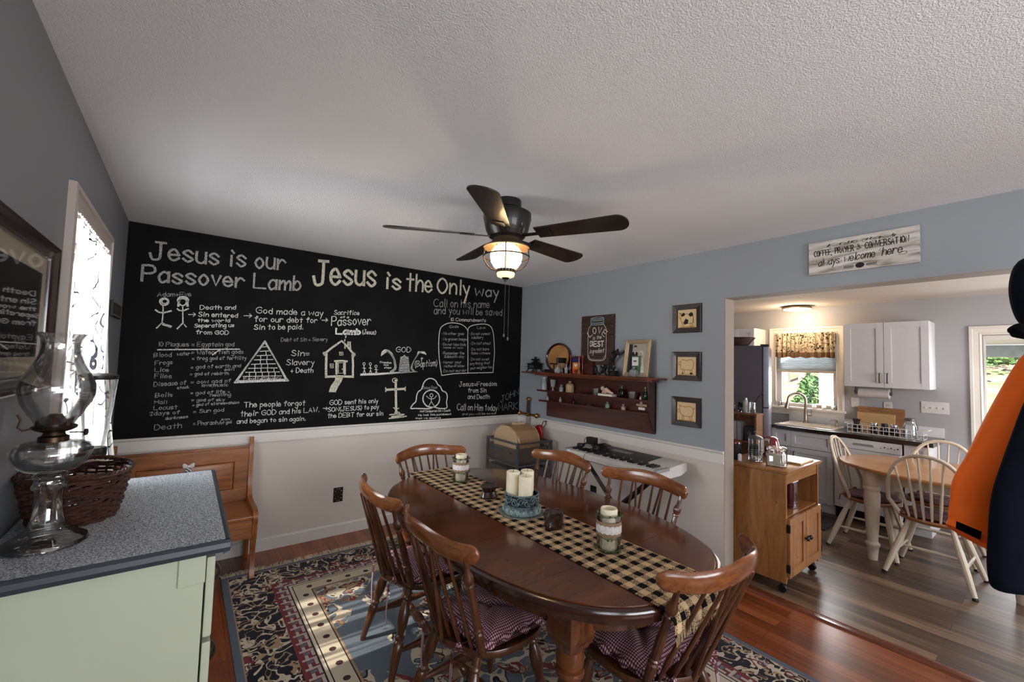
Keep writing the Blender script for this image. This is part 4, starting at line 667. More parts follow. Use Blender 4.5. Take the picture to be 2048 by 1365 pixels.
# ------------------------------------------------------------------ rug
RX0, RX1, RY0, RY1 = .268, 2.575, .10, 3.53
def rug_mat():
    m, nt, p = mk('oriental_rug_pile'); hx, hy = (RX1-RX0)/2, (RY1-RY0)/2
    s = nd(nt, 'ShaderNodeSeparateXYZ'); cc = coords(nt); nt.links.new(cc, s.inputs[0])
    ax, ay = mth(nt, 'ABSOLUTE', s.outputs[0]), mth(nt, 'ABSOLUTE', s.outputs[1])
    dx, dy = mth(nt, 'SUBTRACT', hx, ax), mth(nt, 'SUBTRACT', hy, ay); d = mth(nt, 'MINIMUM', dx, dy)
    along = mth(nt, 'ADD', mth(nt, 'MULTIPLY', mth(nt, 'LESS_THAN', dx, dy), s.outputs[1]), mth(nt, 'MULTIPLY', mth(nt, 'GREATER_THAN', dx, dy), s.outputs[0]))
    def noise(sc, det=2, dist=0, sd=0):
        n = nd(nt, 'ShaderNodeTexNoise'); n.noise_dimensions = '4D'; n.inputs['W'].default_value = sd; n.inputs['Scale'].default_value = sc; n.inputs['Detail'].default_value = det; n.inputs['Distortion'].default_value = dist; nt.links.new(cc, n.inputs['Vector']); return n.outputs[0]
    def contour(f, c, w): return mth(nt, 'LESS_THAN', mth(nt, 'ABSOLUTE', mth(nt, 'SUBTRACT', f, c)), w)
    NAVY, CREAM, RED, BLU, LB, TAN = srgb(20,19,30), srgb(196,182,158), srgb(112,44,44), srgb(94,103,112), srgb(128,140,150), srgb(160,132,100)
    # border florals
    v1 = noise(9, 1.5, 1.2, 1); v2 = noise(13, 1, .8, 4); v3 = noise(15, 1, .6, 8)
    vo = nd(nt, 'ShaderNodeTexVoronoi'); vo.inputs['Scale'].default_value = 6.0; vo.inputs['Randomness'].default_value = .7; nt.links.new(cc, vo.inputs['Vector'])
    pet = contour(mth(nt, 'FRACT', mth(nt, 'MULTIPLY', mth(nt, 'ADD', vo.outputs['Distance'], mth(nt, 'MULTIPLY', v2, .8)), 5)), .5, .16)
    flo = mth(nt, 'LESS_THAN', mth(nt, 'ADD', vo.outputs['Distance'], mth(nt, 'MULTIPLY', v3, .5)), .52)
    bord = mixc(nt, contour(v1, .5, .030), NAVY, CREAM)
    bord = mixc(nt, contour(v2, .56, .022), bord, TAN)
    fl = mixc(nt, pet, CREAM, NAVY); fl = mixc(nt, contour(v3, .45, .05), fl, RED); fl = mixc(nt, contour(v3, .58, .03), fl, LB)
    bord = mixc(nt, flo, bord, fl)
    # field scrolls, richer towards the border and centre medallion
    rad = mth(nt, 'SQRT', mth(nt, 'ADD', mth(nt, 'MULTIPLY', mth(nt, 'POWER', mth(nt, 'DIVIDE', s.outputs[0], .62), 2), 1), mth(nt, 'POWER', mth(nt, 'DIVIDE', s.outputs[1], 1.0), 2)))
    f1 = noise(6.5, 1.5, 1.4, 21); f2 = noise(10, 1, 1, 33); zone = noise(2.6, 0, 0, 40)
    corner = mth(nt, 'ADD', dx, dy); rich = mth(nt, 'MAXIMUM', mth(nt, 'LESS_THAN', mth(nt, 'ADD', corner, mth(nt, 'MULTIPLY', zone, .7)), 1.78), mth(nt, 'LESS_THAN', mth(nt, 'ADD', rad, mth(nt, 'MULTIPLY', zone, .6)), .98))
    rich = mth(nt, 'MAXIMUM', rich, mth(nt, 'GREATER_THAN', zone, .56))
    fld = mixc(nt, mth(nt, 'MULTIPLY', rich, mth(nt, 'GREATER_THAN', f2, .57)), BLU, TAN)
    fld = mixc(nt, mth(nt, 'MULTIPLY', rich, contour(f1, .5, .045)), fld, CREAM)
    fld = mixc(nt, mth(nt, 'MULTIPLY', rich, contour(f1, .545, .014)), fld, NAVY)
    fld = mixc(nt, mth(nt, 'MULTIPLY', rich, contour(f2, .62, .022)), fld, RED)
    # key band
    a1 = mth(nt, 'FRACT', mth(nt, 'MULTIPLY', along, 13)); q = mth(nt, 'MULTIPLY', mth(nt, 'SUBTRACT', d, .285), 13)
    key = mth(nt, 'MAXIMUM', contour(a1, .12, .1), mth(nt, 'MAXIMUM', mth(nt, 'MULTIPLY', contour(q, .22, .1), mth(nt, 'LESS_THAN', a1, .62)), mth(nt, 'MULTIPLY', contour(q, .66, .1), mth(nt, 'GREATER_THAN', a1, .38))))
    keyc = mixc(nt, key, RED, srgb(176,166,158)); keyc = mixc(nt, mth(nt, 'MULTIPLY', contour(a1, .8, .12), contour(q, .3, .2)), keyc, BLU)
    # cream band with dots
    b1 = mth(nt, 'SUBTRACT', mth(nt, 'FRACT', mth(nt, 'MULTIPLY', along, 8)), .5); q2 = mth(nt, 'MULTIPLY', mth(nt, 'SUBTRACT', d, .425), 8)
    dot = mth(nt, 'LESS_THAN', mth(nt, 'ADD', mth(nt, 'POWER', b1, 2), mth(nt, 'POWER', q2, 2)), .02)
    crm = mixc(nt, dot, CREAM, srgb(64,30,34))
    def band(col, lo, c): return mixc(nt, mth(nt, 'GREATER_THAN', d, lo), col, c)
    col = band(srgb(84,94,104), .035, srgb(150,124,104)); col = band(col, .042, bord); col = band(col, .262, RED); col = band(col, .276, keyc); col = band(col, .345, NAVY)
    col = band(col, .352, CREAM); col = band(col, .368, NAVY); col = band(col, .374, crm); col = band(col, .468, NAVY); col = band(col, .474, TAN); col = band(col, .486, fld)
    pile = noise(350, 2); mxx = nd(nt, 'ShaderNodeMix'); mxx.data_type = 'RGBA'; mxx.blend_type = 'MULTIPLY'; mxx.inputs[0].default_value = .35
    nt.links.new(col, mxx.inputs[6]); nt.links.new(ramp(nt, pile, [(.3, (.45,)*3), (.65, (1.3,)*3)]), mxx.inputs[7]); nt.links.new(mxx.outputs[2], p.inputs['Base Color'])
    p.inputs['Roughness'].default_value = .95; p.inputs['Specular IOR Level'].default_value = .1; p.inputs['Sheen Weight'].default_value = .1; bump(nt, p, pile, .4, .004); return m
M['rug'] = rug_mat()
rg = thing('rug', 'navy and blue oriental rug with cream fringe under the dining table', 'rug', ((RX0+RX1)/2, (RY0+RY1)/2, 0))
hx, hy = (RX1-RX0)/2, (RY1-RY0)/2
B().box(-hx, hx, -hy, hy, .0005, .012, .004).obj('pile', M['rug'], rg)
b = B()
for i in range(520):
    x = -hx+.005+i*(2*hx-.01)/519+random.uniform(-.003,.003); L = random.uniform(.045,.095); j = random.uniform(-.03,.03)
    b.tube([(x, hy-.003, .006), (x+j*.4, hy+L*.5, .009+random.uniform(0,.01)), (x+j, hy+L, .003)], [.0032,.003,.0016], 4)
b.obj('fringe', plain('cream_fringe_cotton', srgb(196,182,158), .95, var=.2), rg, kind='stuff')
# ------------------------------------------------------------------ ceiling fan
M['fanblk'] = plain('oil_rubbed_bronze', srgb(24,20,18), .4, .3, coat=.2); M['blade'] = wood('dark_walnut_fan_blade', srgb(18,12,10), srgb(36,23,17), (3,30,30), .3, .35)
m, nt, p = mk('ribbed_glowing_globe'); p.inputs['Base Color'].default_value = (*srgb(255,244,220), 1); p.inputs['Emission Color'].default_value = (1, .80, .50, 1); p.inputs['Emission Strength'].default_value = 1.5; p.inputs['Roughness'].default_value = .3
wv = nd(nt, 'ShaderNodeTexWave'); wv.bands_direction = 'Z'; wv.inputs['Scale'].default_value = 60; nt.links.new(coords(nt), wv.inputs['Vector']); bump(nt, p, wv.outputs[0], .5, .004); o = nt.nodes['Material Output']; tr = nd(nt, 'ShaderNodeBsdfTransparent'); mx = nd(nt, 'ShaderNodeMixShader'); mx.inputs[0].default_value = .6; nt.links.new(tr.outputs[0], mx.inputs[1]); nt.links.new(p.outputs[0], mx.inputs[2]); nt.links.new(mx.outputs[0], o.inputs[0]); M['globe'] = m
fx, fy = 1.372, 1.868
fn_ = thing('ceiling_fan', 'dark five blade ceiling fan with a caged lit globe over the table', 'ceiling fan', (fx, fy, ZC))
B().lathe([(.001,0),(.074,0),(.076,-.01),(.076,-.045),(.06,-.05),(.06,-.06)][::-1], n=36).obj('canopy', M['fanblk'], fn_)
B().lathe([(.06,-.055),(.105,-.06),(.132,-.075),(.134,-.10),(.118,-.17),(.10,-.205),(.07,-.215),(.001,-.215)][::-1], n=40).obj('motor_housing', M['fanblk'], fn_)
B().lathe([(.07,-.208),(.075,-.22),(.085,-.235),(.098,-.245),(.128,-.262),(.128,-.268),(.096,-.254),(.06,-.25)], n=40, cap=False).obj('light_fitter', plain('bronze_fitter', srgb(112,92,70), .35, .6), fn_)
B().lathe([(.05,-.25),(.068,-.265),(.085,-.29),(.089,-.315),(.083,-.345),(.066,-.372),(.05,-.385)][::-1], n=36).obj('globe', M['globe'], fn_, 'glowing ribbed glass globe')
B().lathe([(.05,-.385),(.054,-.387),(.054,-.402),(.05,-.404)][::-1], n=36).obj('collar', M['fanblk'], fn_)
B().lathe([(.049,-.404),(.05,-.412),(.046,-.425),(.03,-.432),(.001,-.433)][::-1], n=28).obj('cup', emit('lit_cup_glass', srgb(250,222,170), 1.2), fn_)
B().lathe([(.022,-.432),(.018,-.438),(.009,-.443),(.008,-.45),(.001,-.453)][::-1], n=16).obj('finial', M['fanblk'], fn_)
b = B()
for k in range(4):
    a = PI/4+k*PI/2+.12; b.tube([(r*math.cos(a), r*math.sin(a), z) for r, z in ((.122,-.266),(.122,-.285),(.126,-.31),(.122,-.335),(.104,-.365),(.08,-.385),(.055,-.392))], .0036, 6)
b.tube([(.1265*math.cos(2*PI*k/40), .1265*math.sin(2*PI*k/40), -.315) for k in range(40)], .004, 6, True); b.obj('cage', plain('cage_bronze', srgb(48,38,31), .35, .7), fn_)
b = B()
for k in range(20):
    a = 2*PI*k/20; b.box(-.0015,.0015,-.003,.003,-.4,-.389); 
    for i in range(len(b.v)-8, len(b.v)):
        x, y, z = b.v[i]; X, Y = roty((.0555+y, x), a); b.v[i] = (X, Y, z)
b.obj('collar_lights', M['nickel'], fn_)
for k in range(5):
    a = math.radians(152-72*k)
    pitch = math.radians(12); Mx = Matrix.Rotation(a, 4, 'Z') @ Matrix.Translation((0,0,-.198)) @ Matrix.Rotation(-pitch, 4, 'X')
    def bo(n=40):
        P = []
        for i in range(9): P.append((.18+.43*i/8, -(.052+.020*i/8)))
        for i in range(1, 12):
            t_ = -PI/2+PI*i/12; P.append((.61+.055*math.cos(t_), .072*math.sin(t_)))
        for i in range(9): P.append((.61-.43*i/8, .072-.020*i/8))
        return P
    B().prism(bo(), 'z', -.003, .003).xf(Mx).obj('blade', M['blade'], fn_)
    B().box(.095,.20,-.012,.012,-.010,-.003,.002).box(.19,.26,-.03,.03,-.008,-.003,.002).xf(Mx).obj('blade_iron', M['fanblk'], fn_)
for dx, dy, z1 in ((0,0,-.742), (.018,-.012,-.76)):
    b = B().cyl((dx,dy,-.435 if dx == 0 else -.40), (dx,dy,z1), .0008, n=6); b.ball((dx,dy,z1-.008), .005, .005, .011, 10, 8); b.obj('pull_chain', M.setdefault('chain', plain('dull_pewter_chain', srgb(96,94,92), .5, .5)), fn_)
l = bpy.data.lights.new('fan_bulb', 'POINT'); l.energy = 22; l.color = (1, .72, .42); l.shadow_soft_size = .03
o = bpy.data.objects.new('fan_bulb', l); C.objects.link(o); o.location = (fx, fy, ZC-.325)
# ------------------------------------------------------------------ dresser with speckled top (left foreground)
ZD = 1.04
m, nt, p = mk('speckled_grey_laminate'); n = nd(nt, 'ShaderNodeTexNoise'); n.inputs['Scale'].default_value = 230; n.inputs['Detail'].default_value = 2; n.inputs['Roughness'].default_value = .7; nt.links.new(coords(nt), n.inputs['Vector'])
nt.links.new(ramp(nt, n.outputs[0], [(.34, srgb(48,54,64)), (.43, srgb(112,120,130)), (.52, srgb(176,182,190)), (.62, srgb(222,226,230))]), p.inputs['Base Color']); p.inputs['Roughness'].default_value = .45; M['speck'] = m
M['mint'] = plain('pale_green_paint', srgb(190,196,172), .5, var=.03, sc=4); M['dkgrey'] = plain('dark_grey_edge', srgb(58,64,72), .4, var=.05)
dr = thing('dresser', 'pale green painted dresser with speckled grey top, left foreground', 'dresser', (0, 0, 0))
DX0, DX1, DY0, DY1 = XW+.005, .118, 1.395, 2.262
B().box(DX0, DX1-.006, DY0+.006, DY1-.006, ZD-.012, ZD, .002).obj('top', M['speck'], dr, 'speckled grey laminate top')
b = B(); pr = [(0,0),(.007,0),(.014,-.006),(.016,-.018),(.010,-.03),(-.004,-.036),(-.004,-.012)]
for a, c in (((DX0,DY0+.006,'s'),(DX1-.006,DY0+.006,'s')),):
    b.prism([(DY0+.006-q, ZD-.0005+z) for q, z in pr], 'x', DX0, DX1+.004)
b.prism([(DX1-.006+q, ZD-.0005+z) for q, z in pr], 'y', DY0-.004, DY1); b.prism([(DY1-.006+q, ZD-.0005+z) for q, z in pr], 'x', DX0, DX1)
b.obj('edge_moulding', M['dkgrey'], dr, 'dark grey rounded top edge')
bx1 = DX1-.03
B().box(DX0+.01, bx1-.018, DY0+.022, DY1-.022, .07, ZD-.034, .003).box(DX0+.03, bx1-.06, DY0+.05, DY1-.05, .0, .07).obj('carcass', M['mint'], dr)
B().box(bx1-.075, bx1-.016, DY0+.014, DY0+.024, ZD-.11, ZD-.034, .004).obj('corner_block', M['mint'], dr)
M['pull'] = plain('bronze_cup_pull', srgb(70,58,50), .35, .7)
for k in range(4):
    z1 = ZD-.05-k*.225; z0 = z1-.212
    d = B().box(bx1-.014, bx1+.006, DY0+.03, DY1-.03, z0, z1, .005).obj('drawer', M['mint'], dr)
    for yy in (DY0+.16, DY1-.16):
        zc = (z0+z1)/2; b = B(); rings = []
        for i in range(9):
            t_ = -1+2*i/8; hh = math.sqrt(max(.02,1-t_*t_)); rings.append([(bx1+.006+.024*hh*math.cos(a), yy+t_*.045, zc+.012+.022*hh*math.sin(a)) for a in [-PI/2+PI*j/8 for j in range(9)]])
        b.loft(rings).obj('cup_pull', M['pull'], d)
# ---- oil lamp
M['oilglass'] = thin_glass('lamp_glass', (.97,.97,.95), gl=.35, k=.85)
lx, ly = -.262, 1.605
ol = thing('oil_lamp', 'large clear glass oil lamp with fluted chimney at the front of the dresser', 'oil lamp', (lx, ly, ZD+.0005))
B().lathe([(.001,.004),(.052,.004),(.078,.001),(.081,.004),(.078,.012),(.058,.024),(.042,.036),(.034,.05),(.029,.08),(.026,.112),(.027,.138),(.033,.144),(.034,.150),(.030,.156),(.029,.164),(.034,.170),(.034,.176),(.026,.181),(.001,.182)], n=40).obj('pedestal', M['oilglass'], ol, 'clear glass pedestal and foot')
B().lathe([(.024,.181),(.05,.190),(.068,.206),(.076,.226),(.077,.240),(.071,.252),(.055,.260),(.026,.263),(.026,.260),(.054,.257),(.068,.250),(.0735,.239),(.0725,.227),(.065,.209),(.048,.194),(.024,.185)], n=44, cap=False).obj('font', M['tglass'], ol, 'clear round glass oil font')
B().lathe([(.001,.188),(.046,.1945),(.062,.209),(.066,.216),(.001,.216)], n=32).obj('oil', M['tglass'], ol)
M['burner'] = plain('tarnished_brass', srgb(70,54,40), .35, .9, .3)
b = B().lathe([(.024,.260),(.029,.262),(.029,.274),(.022,.278),(.02,.285),(.034,.29),(.042,.295),(.044,.300),(.04,.303),(.026,.306),(.018,.322),(.012,.332),(.001,.334)], n=32)
for k in range(4):
    a = PI/4+k*PI/2; b.box(-.004,.004,.038,.040,.297,.322); 
    for i in range(len(b.v)-8, len(b.v)):
        x, y, z = b.v[i]; X, Y = roty((x, y), a); b.v[i] = (X, Y, z)
b.tube([(-.03,-.02,.300),(-.05,-.03,.296),(-.058,-.034,.304),(-.054,-.032,.322),(-.060,-.034,.336)], .0022, 6)
b.obj('burner', M['burner'], ol); B().cyl((.03,-.01,.284),(.062,-.02,.284),.0018,n=6).cyl((.06,-.02,.284),(.064,-.021,.284),.009,n=14).obj('wick_knob', M['burner'], ol)
def chim(off):
    return [(r-off, z) for r, z in ((.036,.300),(.038,.310),(.050,.330),(.066,.360),(.073,.388),(.071,.412),(.060,.440),(.047,.466),(.039,.490),(.037,.512),(.040,.530),(.047,.543))]
b = B(); n = 72; R = []
for q, z in chim(0): R.append([((q+(.0022*math.cos(24*2*PI*k/n) if z > .538 else 0))*math.cos(2*PI*k/n), (q+(.0022*math.cos(24*2*PI*k/n) if z > .538 else 0))*math.sin(2*PI*k/n), z) for k in range(n)])
for q, z in reversed(chim(.0022)): R.append([(q*math.cos(2*PI*k/n), q*math.sin(2*PI*k/n), z) for k in range(n)])
b.loft(R, False); b.obj('chimney', M['tglass'], ol, 'tall bulging glass chimney with beaded rim')
# ---- wicker basket
M['wick1'] = plain('dark_willow', srgb(62,34,24), .55, var=.45, sc=30, coat=.15)
bkx, bky = -.240, 1.815
bk = thing('basket', 'dark brown oval wicker basket behind the oil lamp', 'basket', (bkx, bky, ZD+.0005))
def br(z): t_ = min(1, z/.13); return .090+.028*t_**.8, .105+.045*t_**.8
b = B(); n = 80
for i in range(15):
    z = .006+i*.0088; rx, ry = br(z); ph = i*PI
    P = []
    for k in range(n):
        a = 2*PI*k/n; o_s = .0045*math.sin(14*a+ph); P.append(((rx+o_s)*math.cos(a), (ry+o_s)*math.sin(a), z+.003*math.sin(3*a+i*1.3)+.0015*math.sin(9*a+i)))
    b.tube(P, .0042 if i%2 else .005, 5, True)
b.obj('woven_side', M['wick1'], bk)
b = B()
for k in range(28):
    a = 2*PI*k/28; b.tube([((br(z)[0])*math.cos(a), (br(z)[1])*math.sin(a), z) for z in (0,.04,.09,.132)], .0036, 5)
b.obj('stake', M['wick1'], bk)
b = B()
for j in range(3):
    rx, ry = br(.135); b.tube([((rx+.003+.005*math.cos(18*2*PI*k/n+j*2.1))*math.cos(2*PI*k/n), (ry+.003+.005*math.cos(18*2*PI*k/n+j*2.1))*math.sin(2*PI*k/n), .138+.005*math.sin(18*2*PI*k/n+j*2.1)+.010*(abs(math.sin(2*PI*k/n))**4)) for k in range(n)], .0042, 5, True)
b.tube([(.08,.03,.09),(.10,.05,.112),(.118,.06,.116)], .003, 5)
b.obj('braided_rim', M['wick1'], bk); B().lathe([(.001,.001),(1,.001),(1,.006),(.001,.006)], n=40, sx=.09, sy=.105).obj('bottom', M['wick1'], bk)
# ---- glass pitcher on a cream motor base
M['cream'] = plain('cream_enamel', srgb(196,182,164), .35, var=.03)
SB = 1.17
bl = thing('blender', 'tapered ribbed glass pitcher with dark lid on a cream base, behind the basket', 'blender', (-.252, 2.165, ZD+.0005))
B().lathe([(.001,0),(.062,0),(.064,.008),(.060,.05),(.052,.085),(.044,.10),(.001,.10)], n=30).xf(Matrix.Diagonal((.80,.80,SB,1))).obj('motor_base', M['cream'], bl)
B().lathe([(.001,.10),(.046,.10),(.048,.104),(.048,.122),(.044,.126),(.001,.126)], n=30).xf(Matrix.Diagonal((.80,.80,SB,1))).obj('collar', M['black'], bl)
b = B(); n = 48; R = []
for q, z in ((.036,.126),(.038,.135),(.045,.17),(.056,.25),(.064,.325),(.066,.34)): R.append([(q*(1+.035*abs(math.cos(4*a)))*math.cos(a), q*(1+.035*abs(math.cos(4*a)))*math.sin(a), z) for a in [2*PI*k/n for k in range(n)]])
for q, z in ((.0635,.34),(.0535,.25),(.0355,.13)): R.append([(q*(1+.035*abs(math.cos(4*a)))*math.cos(a), q*(1+.035*abs(math.cos(4*a)))*math.sin(a), z) for a in [2*PI*k/n for k in range(n)]])
b.loft(R, False); b.xf(Matrix.Diagonal((.80,.80,SB,1))).obj('pitcher', M['tglass'], bl); B().lathe([(.001,.338),(.068,.338),(.07,.342),(.07,.35),(.05,.356),(.001,.357)], n=30).xf(Matrix.Diagonal((.80,.80,SB,1))).obj('lid', M['black'], bl)
B().tube([(.0,-.062,.33),(.0,-.092,.32),(.0,-.10,.27),(.0,-.088,.21),(.0,-.052,.19)], .009, 8, flat=.6).xf(Matrix.Diagonal((.80,.80,SB,1))).obj('handle', M['tglass'], bl)
# ---- framed picture on the west wall (glass reflects the chalkboard)
M['dkframe'] = wood('dark_mahogany_frame', srgb(22,12,10), srgb(52,26,20), (10,10,10), .22, .7); M['mat'] = plain('beige_mat_board', srgb(222,212,190), .8, var=.03)
pf = thing('picture_frame', 'dark framed picture with beige mat above the dresser, left edge', 'picture frame', (XW+.002, 1.46, 1.642))
def frame(b, w2, h2, wd, prof, n4=4):
    """mitred frame lying in the local y-z plane, profile points are (distance from outer edge, height towards +x)"""
    C4 = [(-w2,-h2),(w2,-h2),(w2,h2),(-w2,h2)]
    for s in range(4):
        a, c = C4[s], C4[(s+1)%4]; vs = []
        for (yy, zz) in (a, c):
            for o, h in prof: vs.append((h, yy-math.copysign(o, yy), zz-math.copysign(o, zz)))
        n = len(prof); b.add(vs, [(i, i+1, n+i+1, n+i) for i in range(n-1)])
        b.add([vs[0], vs[n-1], vs[2*n-1], vs[n]], [(0,1,2,3)])
    return b
FP = [(0,0),(0,.022),(.006,.028),(.014,.026),(.02,.016),(.034,.012),(.042,.016),(.046,.014),(.048,.004)]
frame(B(), .50, .222, .048, FP).obj('frame', M['dkframe'], pf)
B().box(.002,.006,-.46,.46,-.18,.18).obj('mat', M['mat'], pf)
m, nt, p = mk('dark_art_print'); n = nd(nt, 'ShaderNodeTexNoise'); n.inputs['Scale'].default_value = 4; nt.links.new(coords(nt), n.inputs['Vector']); nt.links.new(ramp(nt, n.outputs[0], [(.4, srgb(26,26,28)), (.6, srgb(58,56,54))]), p.inputs['Base Color'])
B().box(.006,.0065,-.41,.41,-.125,.125).obj('print', m, pf)
m = thin_glass('picture_glass', gl=.12, k=.42); B().box(.009,.0105,-.458,.458,-.178,.178).obj('glazing', m, pf)
# ---- sheer curtain with black line flowers
m, nt, p = mk('sheer_curtain_black_flower_lines'); o = nt.nodes['Material Output']; nt.nodes.remove(p)
df = nd(nt, 'ShaderNodeBsdfDiffuse'); tl = nd(nt, 'ShaderNodeBsdfTranslucent'); tr = nd(nt, 'ShaderNodeBsdfTransparent')
cc = coords(nt); vo = nd(nt, 'ShaderNodeTexVoronoi'); vo.inputs['Scale'].default_value = 7.5; nt.links.new(cc, vo.inputs['Vector'])
n1 = nd(nt, 'ShaderNodeTexNoise'); n1.inputs['Scale'].default_value = 14; n1.inputs['Detail'].default_value = 0; nt.links.new(cc, n1.inputs['Vector']); n2 = nd(nt, 'ShaderNodeTexNoise'); n2.inputs['Scale'].default_value = 3.2; nt.links.new(cc, n2.inputs['Vector'])
dd = mth(nt, 'ADD', vo.outputs['Distance'], mth(nt, 'MULTIPLY', n1.outputs[0], .5))
ln = mth(nt, 'LESS_THAN', mth(nt, 'ABSOLUTE', mth(nt, 'SUBTRACT', mth(nt, 'FRACT', mth(nt, 'MULTIPLY', dd, 3.2)), .5)), .075)
ln = mth(nt, 'MULTIPLY', ln, mth(nt, 'GREATER_THAN', n2.outputs[0], .53))
cl = mixc(nt, ln, (.93,.93,.91), (.03,.03,.04)); nt.links.new(cl, df.inputs[0]); nt.links.new(cl, tl.inputs[0]); nt.links.new(cl, tr.inputs[0])
m1 = nd(nt, 'ShaderNodeMixShader'); m1.inputs[0].default_value = .55; nt.links.new(df.outputs[0], m1.inputs[1]); nt.links.new(tl.outputs[0], m1.inputs[2])
n3 = nd(nt, 'ShaderNodeTexNoise'); n3.inputs['Scale'].default_value = 1; n3.inputs['Detail'].default_value = 3; nt.links.new(coords(nt, (1, 24, .5)), n3.inputs['Vector'])
m2 = nd(nt, 'ShaderNodeMixShader'); nt.links.new(ramp(nt, n3.outputs[0], [(.44, (.10,)*3), (.57, (.92,)*3)]), m2.inputs[0]); nt.links.new(m1.outputs[0], m2.inputs[1]); nt.links.new(tr.outputs[0], m2.inputs[2]); nt.links.new(m2.outputs[0], o.inputs[0]); M['sheer'] = m
cu = thing('curtain', 'sheer white curtain with black flower outlines over the left window', 'curtain', (XW, 2.63, 2.04))
def cfn(u, v):   # u along y, v from top down
    y = -.385+.77*u; z = -1.16*v; spread = 1+.10*v*max(0,(u-.2))
    fold = (.010+.014*v)*math.sin(u*34+1.5*math.sin(u*6)+v*1.2); bell = .05*v**2.2*(.4+u)
    return (.012+fold+bell+.004, y*spread+.10*v**2*max(0,u-.35), z+(.012*math.sin(u*60) if v > .97 else 0))
B().grid(cfn, 130, 30).obj('sheer_panel', M['sheer'], cu)
B().grid(lambda u, v: (.014+.007*math.sin(u*120), -.385+.77*u, .018-.05*v), 160, 3).obj('gathered_heading', M['sheer'], cu)
B().cyl((.014,-.395,0),(.014,.395,0),.006,n=8).ball((.014,-.395,0),.008).ball((.014,.395,0),.008).obj('rod', M['wplast'], cu)
# ---- small dark word plaque
pq = thing('plaque', 'small dark rectangular plaque between the window and the chalkboard', 'plaque', (XW+.001, 3.51, 1.79))
B().box(0,.016,-.18,.18,-.045,.045,.004).obj('board', plain('charcoal_board', srgb(38,36,36), .6, var=.2), pq)
b = B()
for q in ((-.172,.172,.034,.04),(-.172,.172,-.04,-.034)): b.box(.016,.020,*q)
for i in range(7):
    y = -.13+i*.043; ribbon(b, [(y,-.02),(y+.004,.022)] if i%2 else smooth([(y,.02),(y+.015,.012),(y+.002,0),(y+.016,-.012),(y,-.02)]), .005, lambda u, v: (.0168, u, v))
b.obj('raised_border_and_marks', plain('worn_pale_paint', srgb(120,114,108), .7, var=.3), pq)
# ------------------------------------------------------------------ oak bench against the chalkboard wall
M['oak'] = wood('golden_oak', srgb(104,56,22), srgb(164,100,48), (2.5,22,22), .4, .12); M['oakv'] = wood('golden_oak_upright', srgb(104,56,22), srgb(160,98,46), (22,22,2.5), .42, .08)
be = thing('bench', 'oak deacon bench with panelled back below the chalkboard', 'bench', (0,0,0))
EX0, EX1 = -.33, .452
B().box(EX0, EX1-.03, 3.84, 3.862, .40, .845, .003).box(EX0, EX1-.03, 3.826, 3.845, .735, .83, .003).box(EX0, EX1-.03, 3.826, 3.845, .45, .53, .003).box(EX1-.12, EX1-.03, 3.826, 3.845, .53, .735, .003).box(EX0, EX0+.10, 3.826, 3.845, .53, .735, .003).obj('back_frame', M['oak'], be)
b = B(); b.loft([[(EX0+.10+o, 3.838+d, .53+o),(EX1-.12-o, 3.838+d, .53+o),(EX1-.12-o, 3.838+d, .735-o),(EX0+.10+o, 3.838+d, .735-o)] for o, d in ((0,-.002),(.004,-.006),(.010,.0),(.03,-.006))]); b.obj('raised_panel', M['oak'], be)
b = B().box(EX0, EX1-.028, 3.415, 3.835, .415, .438, .006); b.obj('seat_lid', M['oak'], be)
B().box(EX0, EX1-.03, 3.43, 3.45, .285, .414, .003).box(EX0, EX1-.03, 3.82, 3.84, .285, .414).obj('apron', M['oak'], be)
pe = [(3.863,.0125),(3.863,.855),(3.835,.86),(3.822,.85),(3.815,.70),(3.80,.56),(3.77,.49),(3.70,.47),(3.50,.475),(3.435,.47),(3.405,.45),(3.398,.42),(3.415,.37),(3.42,.30),(3.435,.27),(3.455,.18),(3.452,.10),(3.44,.05),(3.43,.0125),(3.47,.0125),(3.49,.10),(3.50,.2),(3.54,.27),(3.74,.275),(3.79,.2),(3.81,.0125)]
for x0 in (EX1-.03, EX0-.03):
    B().prism(smooth(pe+[pe[0]], 2)[:-1], 'x', x0, x0+.03).obj('end_panel', M['oakv'], be)
bo = thing('bow', 'small white ribbon bow with striped tails hanging on the oak bench back', 'bow', (.055, 3.822, .735))
M['ribbon'] = plain('white_ribbon', srgb(206,204,198), .6, var=.1)
b = B()
for s_ in (-1, 1):
    b.loft([[(s_*q, -.004-hh*.25*math.cos(a), hh*math.sin(a)+.008*abs(q)/.03) for a in [2*PI*k/10 for k in range(10)]] for q, hh in ((.002,.006),(.012,.013),(.024,.018),(.032,.014),(.035,.006))])
b.ball((0,-.008,0),.008,.007,.01,10,8); b.obj('loops', M['ribbon'], bo)
m, nt, p = mk('striped_ribbon'); wv = nd(nt, 'ShaderNodeTexWave'); wv.inputs['Scale'].default_value = 28; wv.bands_direction = 'DIAGONAL'; nt.links.new(coords(nt), wv.inputs['Vector']); nt.links.new(ramp(nt, wv.outputs[0], [(.4,srgb(210,206,200)),(.6,srgb(52,48,46))]), p.inputs['Base Color'])
b = B()
for s_ in (-1, 1): b.tube([(s_*.004,-.004,-.004),(s_*.012,-.006,-.05),(s_*.018,-.004,-.10)], .009, 6, flat=.25, up=(1,0,0))
b.obj('tails', m, bo)
